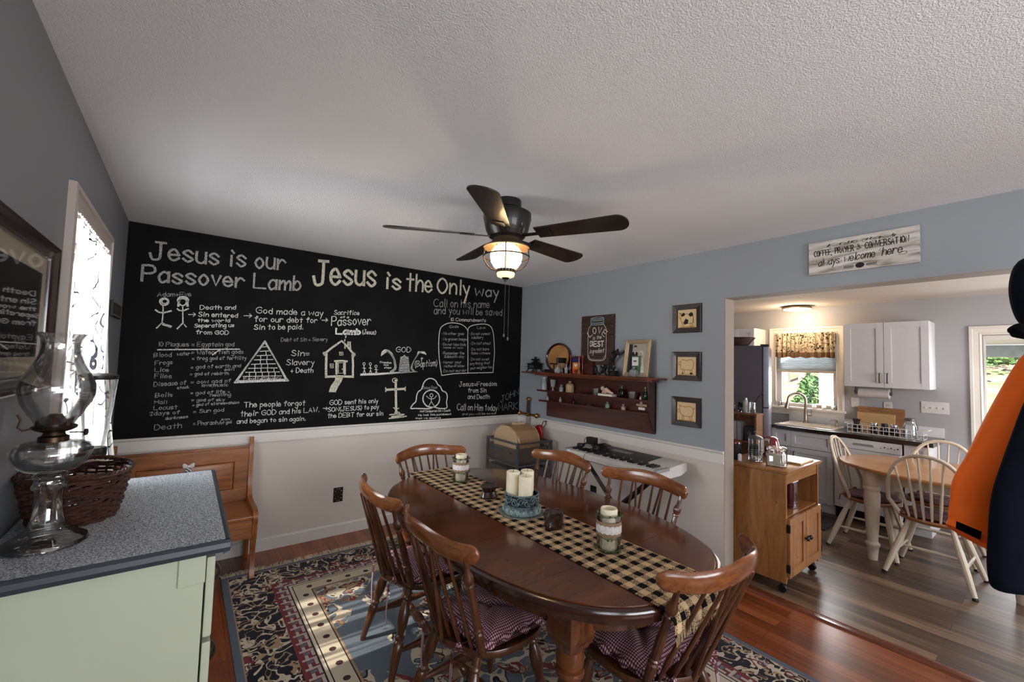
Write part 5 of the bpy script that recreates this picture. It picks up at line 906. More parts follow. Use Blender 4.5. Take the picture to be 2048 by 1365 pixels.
# ---- black cover plates
def plate(name, lb, loc, nrm, w2, h2, m, cat, toggles=None, tm=None, dark=None):
    t = thing(name, lb, cat, loc); ang = math.atan2(nrm[1], nrm[0]); t.rotation_euler = (0,0,ang)
    B().box(0,.006,-w2,w2,-h2,h2,.003).obj('cover_plate', m, t)
    for (dy, dz, kind) in toggles or ():
        if kind == 'o': B().box(.005,.0085,dy-.017,dy+.017,dz-.014,dz+.014,.005).obj('socket', tm, t)
        else: B().box(.005,.016,dy-.004,dy+.004,dz-.009,dz+.003,.002).obj('toggle', tm, t)
    return t
M['sock'] = plain('dark_brown_socket', srgb(52,42,36), .35, .3, .3)
o = plate('wall_outlet', 'ornate black outlet plate on the white wall right of the bench', (1.118, YN, .345), (0,-1), .04, .062, M['black'], 'outlet', [(0,.022,'o'),(0,-.022,'o')], M['sock'])
b = B()
for k in range(10): b.ball((.0075, .031*math.cos(2*PI*k/10), .052*math.sin(2*PI*k/10)), .004, .004, .004, 6, 4)
b.obj('ornament_beads', M['nickel'], o)
plate('wall_outlet', 'plain black outlet plate under the keyboard on the east wall', (XE, 2.737, .345), (-1,0), .037, .06, M['black'], 'outlet', [(0,.02,'o'),(0,-.02,'o')], M['blackp'])
# ------------------------------------------------------------------ wall shelf on the east wall (local frame: +x away from wall is west)
M['mahog'] = wood('dark_mahogany_shelf', srgb(42,17,11), srgb(84,36,22), (20,2.5,20), .3, .45)
M['mahogl'] = wood('mahogany_shelf_top', srgb(74,32,18), srgb(120,58,32), (20,2.5,20), .3, .45)
ws = thing('wall_shelf', 'long dark mahogany wall shelf with two ledges of small bottles', 'wall shelf', (0,0,0))
SY0, SY1 = 2.075, 3.40
B().box(XE-.018, XE, SY0, SY1, .985, 1.43, .002).obj('back_panel', M['mahog'], ws)
B().box(2.965, XE, SY0-.10, SY1+.29, 1.436, 1.452, .004).box(3.0, XE-.018, SY0-.03, SY1+.10, 1.416, 1.436, .003).obj('top_board', M['mahogl'], ws)
B().box(XE-.095, XE-.018, SY0+.012, SY1+.075, 1.250, 1.262, .003).box(XE-.103, XE-.095, SY0+.012, SY1+.075, 1.248, 1.266, .002).obj('ledge', M['mahog'], ws)
B().box(XE-.095, XE-.018, SY0+.012, SY1+.04, 1.142, 1.154, .003).box(XE-.103, XE-.095, SY0+.012, SY1+.04, 1.14, 1.16, .002).obj('ledge', M['mahog'], ws)
B().prism([(XE,.99),(XE,1.43),(3.0,1.43),(3.005,1.36),(3.02,1.28),(3.01,1.2),(3.03,1.12),(3.07,1.03)], 'y', SY0, SY0+.012).obj('side_panel', M['mahog'], ws)
ZS, Z2, Z3 = 1.4525, 1.2625, 1.1545
def bottle(name, lb, y, z, prof, m, cat='bottle', g=None, x=3.055, lid=None):
    t = thing(name, lb, cat, (x, y, z), 0, g); B().lathe([(.001,.0005)]+prof, n=20).obj('body', m, t)
    if lid: B().lathe(lid[0], n=14).obj('stopper', lid[1], t)
    return t
def sc(pr, r, h): return [(q*r, z*h) for q, z in pr]
MILK = [(.9,0),(1,.03),(1,.5),(.85,.62),(.55,.78),(.55,.9),(.68,.93),(.68,1),(.001,1)]
MED = [(.9,0),(1,.04),(1,.55),(.8,.66),(.38,.72),(.38,.88),(.5,.9),(.5,1),(.001,1)]
CUP = [(.7,0),(.75,.03),(1,.95),(1,1),(.94,1),(.7,.08),(.001,.07)]
M['cgl'] = plain('small_clear_glass', (.62,.66,.68), .12, var=.05, trans=.6); M['amb'] = glass('dark_bottle_glass', (.06,.05,.06), .05); M['grn'] = glass('green_bottle_glass', (.05,.42,.10), .02); M['pgrn'] = plain('pale_green_glass', (.35,.55,.42), .12, trans=.5); M['pink'] = plain('pale_pink_glass', (.62,.42,.42), .12, trans=.5)
M['stone'] = plain('tan_stoneware', srgb(168,146,108), .4, var=.12); M['pewter'] = plain('pewter', srgb(122,122,120), .35, .85, .2); M['iron'] = plain('black_cast_iron', srgb(16,15,16), .55, .2, .2, spec=.4)
bottle('milk_bottle', 'tall clear glass milk bottle at the left end of the upper ledge', 3.405, Z2, sc(MILK,.034,.135), M['cgl'])
bottle('glass_tumbler', 'clear stemmed glass tumbler second from the left on the upper ledge', 3.265, Z2, [(.022,0),(.022,.004),(.006,.012),(.006,.03),(.022,.045),(.032,.115),(.030,.115),(.02,.05),(.001,.045)], M['cgl'], 'tumbler')
bottle('glass_bottle', 'short clear glass bottle beside the stoneware jug on the upper ledge', 3.14, Z2, sc(MED,.024,.07), M['cgl'])
t = bottle('stoneware_jug', 'tan stoneware jug with brown shoulders on the upper ledge', 3.018, Z2, [(.038,0),(.042,.006),(.042,.066),(.040,.074)], M['stone'], 'jug'); B().lathe([(.040,.073),(.036,.084),(.018,.094),(.014,.10),(.016,.112),(.001,.113)], n=20).obj('shoulder', plain('tan_glaze', srgb(150,128,92), .3), t)
sp = thing('spectacles', 'tiny dark wire spectacles lying on the upper ledge', 'spectacles', (3.05, 2.82, Z2)); b = B()
for dy in (-.028,.028): b.tube([(.0, dy+.02*math.cos(a), .014+.012*math.sin(a)) for a in [2*PI*k/16 for k in range(16)]], .002, 5, True)
b.tube([(0,-.01,.016),(-.004,0,.02),(0,.01,.016)], .0018, 5).tube([(0,.048,.016),(.03,.05,.01),(.04,.05,.004)], .0018, 5).tube([(0,-.048,.016),(.03,-.05,.01),(.04,-.05,.004)], .0018, 5); b.obj('wire_frame', M['iron'], sp)
bottle('metal_cup', 'grey pewter cup left of the sleeping figurine on the upper ledge', 2.672, Z2, sc(CUP,.040,.062), M['pewter'], 'cup', 'pewter cups on the upper ledge')
bottle('metal_cup', 'grey pewter cup right of the dark bottle on the upper ledge', 2.264, Z2, sc(CUP,.044,.060), M['pewter'], 'cup', 'pewter cups on the upper ledge')
bk_ = thing('book', 'small white book lying flat under the reclining figurine on the upper ledge', 'book', (3.05, 2.54, Z2)); B().box(-.035,.035,-.082,.082,0.001,.004).box(-.035,.035,-.082,.082,.02,.023).box(.032,.035,-.082,.082,.002,.022).obj('cover', plain('ivory_cover', srgb(206,200,186), .6), bk_); B().box(-.032,.032,-.08,.08,.003,.0205).obj('pages', plain('pages', srgb(222,216,204), .9, var=.08, sc=200), bk_)
fg = thing('figurine', 'pale reclining baby figurine on a white book on the upper ledge', 'figurine', (3.05, 2.545, Z2+.0235)); M['porc'] = plain('pale_porcelain', srgb(206,178,158), .4, var=.08)
b = B().ball((0,.048,.045),.019,.02,.022).loft([[(.016*s_*math.cos(a), y, z+.018*s_*math.sin(a)) for a in [2*PI*k/10 for k in range(10)]] for y, z, s_ in ((.035,.024,.8),(.02,.030,1.2),(0,.034,1.25),(-.02,.024,1),(-.05,.013,.65),(-.075,.008,.4))]).tube([(-.01,.03,.03),(-.018,.01,.012),(-.014,-.012,.008)],.007,6).ball((-.002,.03,.012),.02,.026,.012); b.obj('body', M['porc'], fg)
bottle('dark_bottle', 'dark nearly black glass bottle on the upper ledge', 2.38, Z2, sc(MED,.030,.112), M['amb'])
t = bottle('green_bottle', 'slim green glass bottle at the right end of the upper ledge', 2.135, Z2, sc(MED,.024,.10), M['grn'], lid=([(.009,.10),(.009,.108),(.001,.109)], M['cgl']))
tf = bottle('figurine', 'tiny white and red figurine beside the green bottle on the upper ledge', 2.172, Z2, [(.007,0),(.008,.012),(.004,.018),(.006,.024),(.001,.03)], plain('white_china', srgb(220,200,196), .4, var=.3, sc=120), 'figurine', x=3.035)
G6 = 'tiny bottles on the lower ledge'
for i, (y, r, h, mm, lb) in enumerate(((3.347,.017,.050,'cgl','tiny clear bottle first from the left on the lower ledge'),(3.149,.015,.052,'cgl','tiny clear bottle second from the left on the lower ledge'),(2.966,.016,.055,'amb','tiny dark bottle with a pale neck, third on the lower ledge'),(2.539,.021,.060,'pgrn','tiny pale green bottle right of the centre on the lower ledge'),(2.361,.021,.055,'pink','tiny pinkish bottle right of the green one on the lower ledge'))):
    bottle('miniature_bottle', lb, y, Z3, sc(MED,r,h), M[mm], g=G6)
bt = thing('trinket', 'small dark and silver trinket lying in the middle of the lower ledge', 'trinket', (3.05, 2.755, Z3)); B().ball((0,0,.008),.012,.03,.008).obj('body', M['pewter'], bt); B().ball((0,.026,.010),.008,.01,.008).ball((0,-.024,.012),.006,.008,.006).obj('ends', M['iron'], bt)
cr = thing('wooden_cross', 'small pale wooden cross hanging at the right end of the lower ledge', 'cross', (3.0, 2.135, 1.222)); B().box(-.006,0,-.05,.05,-.008,.010,.002).box(-.009,-.003,-.012,.012,-.012,.03,.003).obj('slats', wood('pale_driftwood', srgb(120,96,70), srgb(190,164,128), (20,4,20), .7, 0), cr)
tg = thing('tag', 'small white tag below the wooden cross on the wall shelf', 'tag', (3.0, 2.132, 1.197)); B().box(-.006,-.001,-.03,.03,-.013,.008,.002).obj('card', M['wplast'], tg)
# ---- toy cast iron stove
st = thing('toy_stove', 'black miniature cast iron cook stove at the left end of the shelf top', 'toy stove', (3.045, 3.555, ZS)); 
b = B().box(-.04,.04,-.075,.075,.028,.085,.004); b.obj('body', M['iron'], st); B().box(-.046,.046,-.085,.085,.085,.092,.002).obj('cooktop', M['iron'], st)
for sx in (-1,1):
    for sy in (-1,1): B().turn((sx*.045,sy*.085,0),(sx*.03,sy*.06,.032),[(0,.008),(.3,.005),(1,.007)],8).obj('leg', M['iron'], st)
B().box(-.01,.03,-.05,.05,.092,.105,.002).box(-.005,.025,-.022,.022,.105,.122).box(-.02,.035,-.04,.04,.122,.14,.004).cyl((.01,0,.14),(.01,0,.158),.012,n=12).cyl((.01,0,.156),(.01,0,.163),.017,n=12).obj('warming_shelf_and_flue', M['iron'], st)
B().box(-.045,.03,.085,.12,.05,.054).box(-.03,.03,-.125,-.085,.086,.09).obj('side_shelf', M['iron'], st); B().box(-.042,-.04,-.03,.05,.04,.07,.003).obj('oven_door', M['pewter'], st)
# ---- oval tray standing in a dark frame
m, nt, p = mk('golden_oval_field'); gr = nd(nt, 'ShaderNodeTexNoise'); gr.inputs['Scale'].default_value = 5; nt.links.new(coords(nt), gr.inputs['Vector']); nt.links.new(ramp(nt, gr.outputs[0], [(.3, srgb(140,96,52)), (.7, srgb(186,138,84))]), p.inputs['Base Color']); p.inputs['Roughness'].default_value = .45
ot = thing('oval_tray', 'upright oval golden brown tray with dark rim leaning on the wall', 'tray', (3.085, 3.225, ZS+.158)); tl = Matrix.Rotation(math.radians(6), 4, 'Y')
R_ = [[(x, .178*k*math.cos(a), .152*k*math.sin(a)) for a in [2*PI*i/48 for i in range(48)]] for x, k in ((.012,.90),(.012,1),(-.016,1),(-.018,.95),(-.006,.90),(.0,.86))]
B().loft(R_, False).xf(tl).obj('rim', M['dkframe'], ot); B().loft([[(x, .172*k*math.cos(a), .147*k*math.sin(a)) for a in [2*PI*i/48 for i in range(48)]] for x, k in ((.006,.92),(-.002,.92),(-.002,.5),(-.002,.01))]).xf(tl).obj('field', m, ot)
B().box(3.02-3.085,.02,-.15,.15,-.157,-.125,.004).obj('foot_stand', M['dkframe'], ot)
# small toy bits in front of the tray
tb = thing('toy_table', 'tiny black trestle table in front of the oval tray', 'toy table', (3.035, 3.235, ZS)); 
b = B().box(-.02,.02,-.045,.05,.085,.098,.002); b.obj('top', M['iron'], tb); b = B()
for s_ in (-1,1): b.tube([(0,.03*s_,.0),(0,-.012*s_,.086)],.004,6)
b.obj('legs', M['iron'], tb)
tc = thing('toy_box', 'small dark box on a stand in front of the oval tray', 'toy box', (3.04, 3.135, ZS)); B().box(-.025,.025,-.045,.045,.10,.155,.003).obj('box', M['iron'], tc); B().box(-.028,-.025,.012,.045,.102,.153).obj('grey_side', M['pewter'], tc); b = B()
for sx in (-1,1):
    for sy in (-1,1): b.tube([(.018*sx,.038*sy,.0),(.018*sx,.026*sy,.102)],.0035,6)
b.obj('legs', wood('pale_stick', srgb(120,90,60), srgb(170,136,96)), tc)
gl = bottle('glass_jar', 'small round clear glass jar under the dark toy box on the shelf top', 3.135, ZS, [(.026,0),(.034,.01),(.036,.03),(.026,.05),(.026,.058),(.001,.058)], M['cgl'], 'jar', x=2.995)
gb = bottle('glass_bottle', 'small clear bottle between the oval tray and the red rack', 3.03, ZS, sc(MED,.016,.09), M['cgl'], x=3.01)
# ---- red-posted rack holding small boxes
rk = thing('game_rack', 'small dark wooden rack with red corner posts on the shelf top', 'rack', (3.06, 2.93, ZS)); M['redw'] = plain('red_painted_wood', srgb(120,24,22), .35, .0, .1, coat=.3)
b = B()
for y in (-.075,.075): b.box(-.006,.04,y-.004,y+.004,.0,.16,.002)
b.box(-.006,.04,-.075,.075,0,.006).box(.034,.04,-.075,.075,.0,.165).box(-.002,.006,-.075,.075,.165,.172); b.obj('case', M['mahog'], rk)
for y in (-.082,.078): B().turn((-.012,y,0),(-.012,y,.195),[(0,.008),(.05,.01),(.1,.006),(.3,.007),(.8,.006),(.9,.011),(.96,.009),(1,.003)],10).obj('red_post', M['redw'], rk, 'red turned corner post')
bb = thing('box', 'narrow blue box inside the red-posted rack', 'box', (3.066, 2.953, ZS+.007)); B().box(-.006,.02,-.042,.045,0,.148,.002).obj('carton', plain('navy_carton', srgb(34,36,92), .5), bb)
ob = thing('card_box', 'orange card box with a red emblem standing before the blue box', 'box', (3.036, 2.915, ZS+.002)); B().box(-.012,.008,-.042,.042,0,.108,.002).obj('carton', plain('orange_carton', srgb(206,122,44), .5, var=.05), ob); B().box(-.0128,-.0121,-.039,.039,.006,.045).obj('red_panel', plain('red_orange_print', srgb(186,62,30), .5), ob); B().ball((-.0122,.0,.025),.0012,.016,.012).obj('red_emblem', plain('deep_red', srgb(130,16,14), .5), ob); B().ball((-.0122,.0,.078),.0012,.016,.012).ball((-.0122,.012,.085),.0012,.008,.01).ball((-.0122,-.012,.085),.0012,.008,.01).obj('white_emblem', M['white'], ob)
hb = thing('hand_bell', 'small brass hand bell with a red wooden handle on the shelf top', 'bell', (3.0, 2.848, ZS)); B().lathe([(.03,0),(.028,.006),(.022,.02),(.019,.038),(.014,.048),(.006,.054),(.006,.062)], n=20, cap=False).obj('bell', M['brass'], hb); B().turn((0,0,.055),(0,0,.175),[(0,.007),(.1,.009),(.5,.0065),(.85,.008),(1,.004)],10).obj('handle', M['redw'], hb)
# ---- dark box behind, figurines, statuette
db_ = thing('box', 'dark wooden box standing behind the bell on the shelf top', 'box', (3.08, 2.79, ZS)); B().box(-.025,.025,-.06,.05,0,.11,.004).box(-.028,.028,-.063,.053,.11,.118,.003).obj('case', M['mahog'], db_)
def skin(name, parent, nodes, edges, m, sub=1):
    me = bpy.data.meshes.new(name); me.from_pydata([p for p, r in nodes], edges, []); o = bpy.data.objects.new(name, me); C.objects.link(o); o.parent = parent
    md = o.modifiers.new('skin', 'SKIN'); o.modifiers.new('sub', 'SUBSURF').render_levels = sub
    for v, (p, r) in zip(me.skin_vertices[0].data, nodes): v.radius = (r, r)
    me.skin_vertices[0].data[0].use_root = True; me.materials.append(m); return o
def skin_add(me): pass
def skinned(name, lb, cat, loc, nodes, edges, m, g=None):
    t = thing(name, lb, cat, loc, 0, g); b = B()
    for a, c in edges:
        (p, r), (q, s_) = nodes[a], nodes[c]; b.tube([p, tuple((i+j)/2 for i, j in zip(p, q)), q], [r, (r+s_)/2, s_], 8)
    for p, r in nodes: b.ball(p, r*1.02, n=8, m=6)
    b.obj('body', m, t); return t
skinned('figurine', 'black seated bird figurine, leftmost below the jar sign', 'figurine', (3.05, 2.68, ZS), [((0,.0,.035),.019),((0,-.006,.062),.013),((0,.004,.082),.009),((0,.022,.078),.004),((0,-.035,.012),.008),((0,.016,.006),.007),((0,-.008,.006),.008)], [(0,1),(1,2),(2,3),(0,4),(0,5),(0,6)], M['iron'], 'black figurines on the shelf top')
skinned('figurine', 'black winged figurine beside the statuette base below the jar sign', 'figurine', (3.045, 2.575, ZS), [((0,0,.045),.018),((0,.02,.068),.012),((0,.036,.082),.008),((-.006,-.03,.085),.012),((0,-.05,.06),.008),((0,.03,.022),.008),((0,.05,.006),.006),((0,-.012,.014),.007),((0,-.03,.005),.006),((.008,.0,.092),.011)], [(0,1),(1,2),(0,3),(3,4),(0,5),(5,6),(0,7),(7,8),(0,9)], M['iron'], 'black figurines on the shelf top')
sg = skinned('statuette', 'black statuette of a rearing dragon on a round base in front of the photo', 'statuette', (3.045, 2.47, ZS), [((0,.0,.055),.012),((0,.028,.075),.012),((0,.034,.115),.014),((0,.015,.140),.011),((0,-.004,.150),.010),((0,-.012,.172),.013),((0,-.035,.208),.019),((0,.002,.212),.013),((0,-.06,.190),.009),((0,-.09,.195),.006),((0,-.115,.215),.006),((0,-.13,.212),.009),((0,-.045,.232),.010),((0,.018,.205),.008),((0,.036,.16),.012),((0,.045,.085),.009),((0,-.02,.075),.007),((0,.05,.06),.01)], [(0,1),(1,2),(2,3),(3,4),(4,5),(5,6),(6,7),(6,8),(8,9),(9,10),(10,11),(6,12),(7,13),(2,14),(1,15),(0,16),(15,17)], M['iron'])
B().lathe([(.050,0),(.05,.006),(.044,.01),(.044,.032),(.048,.038),(.046,.044),(.001,.046)], n=28).obj('round_base', M['iron'], sg)
# ---- wedding photo in a champagne frame
M['champ'] = plain('champagne_frame', srgb(176,158,130), .4, .4, .08)
ph = thing('photo_frame', 'champagne framed black and white wedding photo leaning on the shelf top', 'photo frame', (3.045, 2.215, ZS+.158)); PT = Matrix.Rotation(math.radians(-7), 4, 'X') @ Matrix.Rotation(math.radians(8), 4, 'Y') 
PT = Matrix.Rotation(math.radians(8), 4, 'Y')
b = frame(B(), .128, .158, .034, [(0,0),(0,.016),(.008,.02),(.018,.014),(.024,.017),(.03,.012),(.034,.002)]); b.xf(Matrix.Scale(-1,4,(1,0,0))).xf(PT).obj('frame', M['champ'], ph)
B().box(-.004,0,-.096,.096,-.126,.126).xf(PT).obj('print', plain('grey_photo_ground', srgb(168,160,148), .35, var=.08, sc=10), ph)
M['pblk'] = plain('photo_black', srgb(22,22,23), .4); M['pgry'] = plain('photo_pale_skin', srgb(176,166,154), .4); M['pwht'] = plain('photo_white_dress', srgb(206,200,190), .4)
def flat(pts, x): return B().add([(x, u, v) for u, v in pts]+[(x-.0006, u, v) for u, v in pts], [tuple(range(len(pts))), tuple(range(2*len(pts)-1, len(pts)-1, -1))]+[(i, (i+1)%len(pts), len(pts)+(i+1)%len(pts), len(pts)+i) for i in range(len(pts))])
def ell(cy, cz, ry, rz, n=18): return [(cy+ry*math.cos(2*PI*k/n), cz+rz*math.sin(2*PI*k/n)) for k in range(n)]
flat([(.092,-.122),(.092,.122),(.055,.122),(.05,-.122)], -.0045).xf(PT).obj('dark_drape', plain('photo_dark_grey', srgb(44,43,43), .4), ph)
flat([(.075,-.122),(.078,0),(.062,.045),(.03,.062),(.0,.05),(-.006,0),(.0,-.122)], -.0052).xf(PT).obj('groom_suit', M['pblk'], ph); flat(ell(.028,.084,.016,.021), -.0058).xf(PT).obj('groom_face', M['pgry'], ph); flat([(.045,.085),(.042,.108),(.028,.114),(.012,.108),(.011,.09),(.02,.098),(.038,.096)], -.0064).xf(PT).obj('groom_hair', M['pblk'], ph); flat([(.036,.060),(.024,.028),(.018,.060)], -.0064).xf(PT).obj('shirt', M['pwht'], ph)
flat([(-.002,-.122),(-.012,-.02),(-.022,.012),(-.04,.018),(-.058,.0),(-.07,-.06),(-.082,-.122)], -.0058).xf(PT).obj('bride_dress', M['pwht'], ph); flat(ell(-.032,.034,.014,.018), -.0066).xf(PT).obj('bride_face', M['pgry'], ph); flat([(-.012,.04),(-.018,.062),(-.04,.07),(-.058,.05),(-.062,0),(-.05,.03),(-.044,.052),(-.02,.052)], -.0072).xf(PT).obj('bride_veil', M['pwht'], ph); flat(ell(-.038,-.05,.016,.02), -.0068).xf(PT).obj('bouquet', M['pgry'], ph)
# ---- small glass lamp with a card leaning behind
ml = thing('oil_lamp', 'small round ribbed glass oil lamp in front of the wedding photo', 'oil lamp', (2.995, 2.212, ZS)); b = B(); n = 48
b.loft([[(q*(1+.06*math.cos(12*a))*math.cos(a), q*(1+.06*math.cos(12*a))*math.sin(a), z) for a in [2*PI*k/n for k in range(n)]] for q, z in ((.018,0),(.024,.004),(.036,.02),(.04,.038),(.032,.056),(.018,.064),(.017,.07))]); b.obj('font', M['cgl'], ml); B().lathe([(.018,.066),(.020,.07),(.020,.08),(.001,.081)], n=18).cyl((.0,.0,.08),(0,0,.086),.006,n=8).obj('burner', M['pewter'], ml)
B().tube([(0,.035,.03),(0,.058,.036),(0,.06,.018),(0,.04,.012)], .003, 6).obj('handle', M['brass'], ml)
cdx = thing('green_box', 'green and white box standing behind the small oil lamp by the photo', 'box', (3.018, 2.208, ZS)); B().box(-.008,.008,-.038,.038,0,.178,.002).obj('carton', plain('green_tin', srgb(70,110,84), .4), cdx); B().box(-.0092,-.0081,-.028,.034,.095,.168).obj('white_panel', M['white'], cdx); B().box(-.0100,-.0093,-.012,.02,.125,.142).obj('picture_panel', plain('dull_brown_print', srgb(128,106,92), .5), cdx)
# ---- jar sign
def east(u, v, x): return (x, u, v)
M['signw'] = wood('dark_barnwood_sign', srgb(36,20,13), srgb(68,40,26), (10,3,26), .6, .1)
ls = thing('wooden_sign', 'dark wooden sign with a white painted jar reading LOVE is the BEST ingredient', 'sign', (XE-.001, 2.714, 1.783)); sw, sh = .202, .238
b = B()
for k in range(5): b.box(-.018, 0, -sw, sw, -sh+k*2*sh/5+.0008, -sh+(k+1)*2*sh/5-.0008, .002)
b.obj('board', M['signw'], ls)
b = B()
for k in range(5):
    for y in (-sw+.02, sw-.02): b.ball((-.0185, y, -sh+(k+.5)*2*sh/5+.03), .0018,.004,.004,6,4).ball((-.0185, y, -sh+(k+.5)*2*sh/5-.03), .0018,.004,.004,6,4)
b.obj('nail_heads', M['nickel'], ls)
M['pw'] = plain('white_sign_paint', srgb(214,212,206), .7, var=.12, sc=120); M['pb'] = plain('aqua_sign_paint', srgb(150,196,200), .7, var=.15, sc=120)
fs = lambda u, v: (-.0186, -u, v)      # seen from the west: +u runs south
b = B()
for o in (0,.010):
    q = [(-.108+o,.105),(-.112+o,.04),(-.112+o,-.14),(-.10+o,-.178+o),(-.06,-.196+o),(.06,-.196+o),(.10-o,-.178+o),(.112-o,-.14),(.112-o,.04),(.108-o,.105)]
    if o == 0: q = [(-.075,.148),(-.088,.135),(-.110,.10)]+q[1:-1]+[(.110,.10),(.088,.135),(.075,.148)]
    ribbon(b, smooth(q if o == 0 else q[2:-2]), .0045 if o == 0 else .003, fs)
b.obj('jar_outline', M['pw'], ls)
b = B()
for z in (.152,.168,.192,.208): ribbon(b, smooth([(-.08,z),(-.04,z-.006),(.04,z-.006),(.08,z)]), .005, fs)
ribbon(b, smooth([(-.07,.21),(-.04,.218),(.04,.218),(.07,.21)]), .004, fs); ribbon(b, [(-.08,.15),(-.08,.21)], .004, fs); ribbon(b, [(.08,.15),(.08,.21)], .004, fs); b.obj('jar_lid_outline', M['pb'], ls, 'aqua painted jar lid')
b = B()
for i, ch in enumerate('LOVE'):
    a = math.radians(38-25.3*i); g_, gw = glyph(ch)
    for stt in g_:
        P = []
        for px, py in stt:
            u = (px-gw/2)*.0068; v = (py-3)*.0098; X, Y = roty((u, .12+v), a); P.append((X, Y-.055))
        ribbon(b, P, .0075, fs)
b.obj('lettering', M['pw'], ls, 'white lettering reading LOVE')
random.seed(5)
b = B(); write(b, 'is the', -.055, .0, .055, .012, .034, .0038, fs, .5, 1.2, .05); b.obj('lettering', M['pw'], ls)
b = B(); write(b, 'BEST', -.084, -.062, .084, -.062, .05, .0105, fs, 0, 1.6, 0)
for u in (-.084,-.026): 
    pass
b.obj('lettering', M['pw'], ls, 'bold white lettering reading BEST'); b = B(); write(b, 'ingredient', -.09, -.13, .092, -.118, .040, .0038, fs, .6, 1.0, .05); b.obj('lettering', M['pw'], ls)
# ---- three framed farm animals
M['dkbox'] = wood('espresso_frame', srgb(24,15,12), srgb(46,30,24), (12,12,12), .4, .3); M['linen'] = plain('cream_linen_print', srgb(216,190,148), .8, var=.05, sc=40); M['sepia'] = plain('sepia_ink', srgb(170,122,56), .8); M['inkb'] = plain('black_ink', srgb(26,20,18), .8)
AN = {'cow': ([[(-.045,.03),(.035,.036),(.05,.02),(.048,-.03),(.03,-.04),(-.03,-.036),(-.05,-.02),(-.045,.03)],[(-.035,-.03),(-.04,-.066),(-.03,-.066),(-.026,-.036)],[(.03,-.036),(.03,-.066),(.04,-.066),(.046,-.03)],[(.048,.03),(.056,-.04)],[(-.045,.028),(-.062,.032),(-.068,.01),(-.052,.0)],[(-.06,-.068),(.06,-.064)]], [[(-.05,.036),(-.03,.05),(-.015,.034),(-.03,.018),(-.052,.02)],[(.01,.028),(.03,.05),(.048,.04),(.046,.018),(.028,.012)],[(-.03,-.03),(-.012,.0),(.012,-.012),(.006,-.04),(-.02,-.048)],[(-.066,.04),(-.06,.052),(-.048,.038)]]),
 'sheep': ([[(-.05,.03),(-.04,.048),(.0,.044),(.04,.05),(.056,.03),(.05,-.02),(.03,-.03),(-.03,-.028),(-.05,-.02),(-.05,.03)],[(-.05,.034),(-.064,.03),(-.066,.008),(-.052,.012)],[(-.03,-.028),(-.034,-.06)],[(-.018,-.028),(-.02,-.06)],[(.028,-.03),(.032,-.062)],[(.04,-.026),(.046,-.058)],[(-.06,-.066),(.062,-.064)]], [[(-.038,-.05),(-.04,-.064),(-.028,-.064),(-.03,-.05)],[(.028,-.05),(.026,-.066),(.052,-.062),(.044,-.05)]]),
 'pig': ([[(-.056,.02),(-.045,.04),(-.01,.036),(.035,.042),(.056,.02),(.05,-.02),(.03,-.034),(-.02,-.034),(-.046,-.02),(-.056,.02)],[(-.05,.03),(-.064,.05),(-.046,.042)],[(-.056,.016),(-.072,.008),(-.07,-.01),(-.052,-.006)],[(-.03,-.03),(-.036,-.062),(-.024,-.062),(-.018,-.034)],[(.026,-.034),(.03,-.064),(.042,-.062),(.046,-.024)],[(.056,.024),(.066,.03),(.06,.036)],[(-.062,-.068),(.062,-.066)]], [])}
for nm, zc, lb in (('cow',1.930,'small dark framed cow print, top of the three on the blue wall'),('sheep',1.556,'small dark framed sheep print, middle of the three on the blue wall'),('pig',1.201,'small dark framed pig print, bottom of the three on the blue wall')):
    t = thing('framed_print', lb, 'framed print', (XE-.001, 1.803, zc), 0, 'framed farm animal prints')
    frame(B(), .119, .112, .042, [(0,0),(0,.018),(.004,.022),(.036,.018),(.042,.004)]).xf(Matrix.Scale(-1,4,(1,0,0))).obj('frame', M['dkbox'], t)
    B().box(-.006,0,-.08,.08,-.073,.073).obj('print', M['linen'], t)
    fs2 = lambda u, v: (-.0064, -u, v); b = B()
    for L_ in AN[nm][0]: ribbon(b, smooth(L_), .0052, fs2)
    b.obj('animal_outline', M['sepia'] if nm != 'cow' else M['sepia'], t)
    if AN[nm][1]:
        for poly in AN[nm][1]: b2 = B().add([(-.0062,-u,v) for u, v in poly]+[(-.0066,-u,v) for u, v in poly], [tuple(range(len(poly))), tuple(range(2*len(poly)-1,len(poly)-1,-1))]); b2.obj('black_patch', M['inkb'], t)
# ---- welcome sign above the opening
m, nt, p = mk('whitewashed_planks'); n = nd(nt, 'ShaderNodeTexNoise'); n.inputs['Scale'].default_value = 1; n.inputs['Detail'].default_value = 5; nt.links.new(coords(nt, (3,6,40)), n.inputs['Vector']); nt.links.new(ramp(nt, n.outputs[0], [(.32, srgb(128,118,106)), (.48, srgb(186,180,172)), (.65, srgb(210,206,200))]), p.inputs['Base Color']); p.inputs['Roughness'].default_value = .7
wsn = thing('welcome_sign', 'long whitewashed plank sign with black lettering above the kitchen opening', 'sign', (XE-.001, .7175, 2.249)); sw, sh = .256, .102
b = B()
for k in range(3): b.box(-.02, 0, -sw, sw, -sh+k*2*sh/3+.0005, -sh+(k+1)*2*sh/3-.0005, .001)
b.obj('board', m, wsn)
M['ink'] = plain('black_sign_ink', srgb(24,22,22), .8); fw = lambda u, v: (-.0206, -u, v); random.seed(2)
b = B(); write(b, 'COFFEE,', -.226, .012, -.135, .012, .034, .0045, fw, 0, 2.0, 0); write(b, 'PRAYER', -.118, .014, -.028, .014, .034, .0045, fw, 0, 2.0, 0); write(b, '&', -.014, .018, .008, .018, .032, .003, fw, 0, 1, 0); write(b, 'CONVERSATION', .026, .016, .214, .018, .036, .0045, fw, 0, 2.0, 0); b.obj('lettering', M['ink'], wsn, 'black capitals reading COFFEE, PRAYER & CONVERSATION')
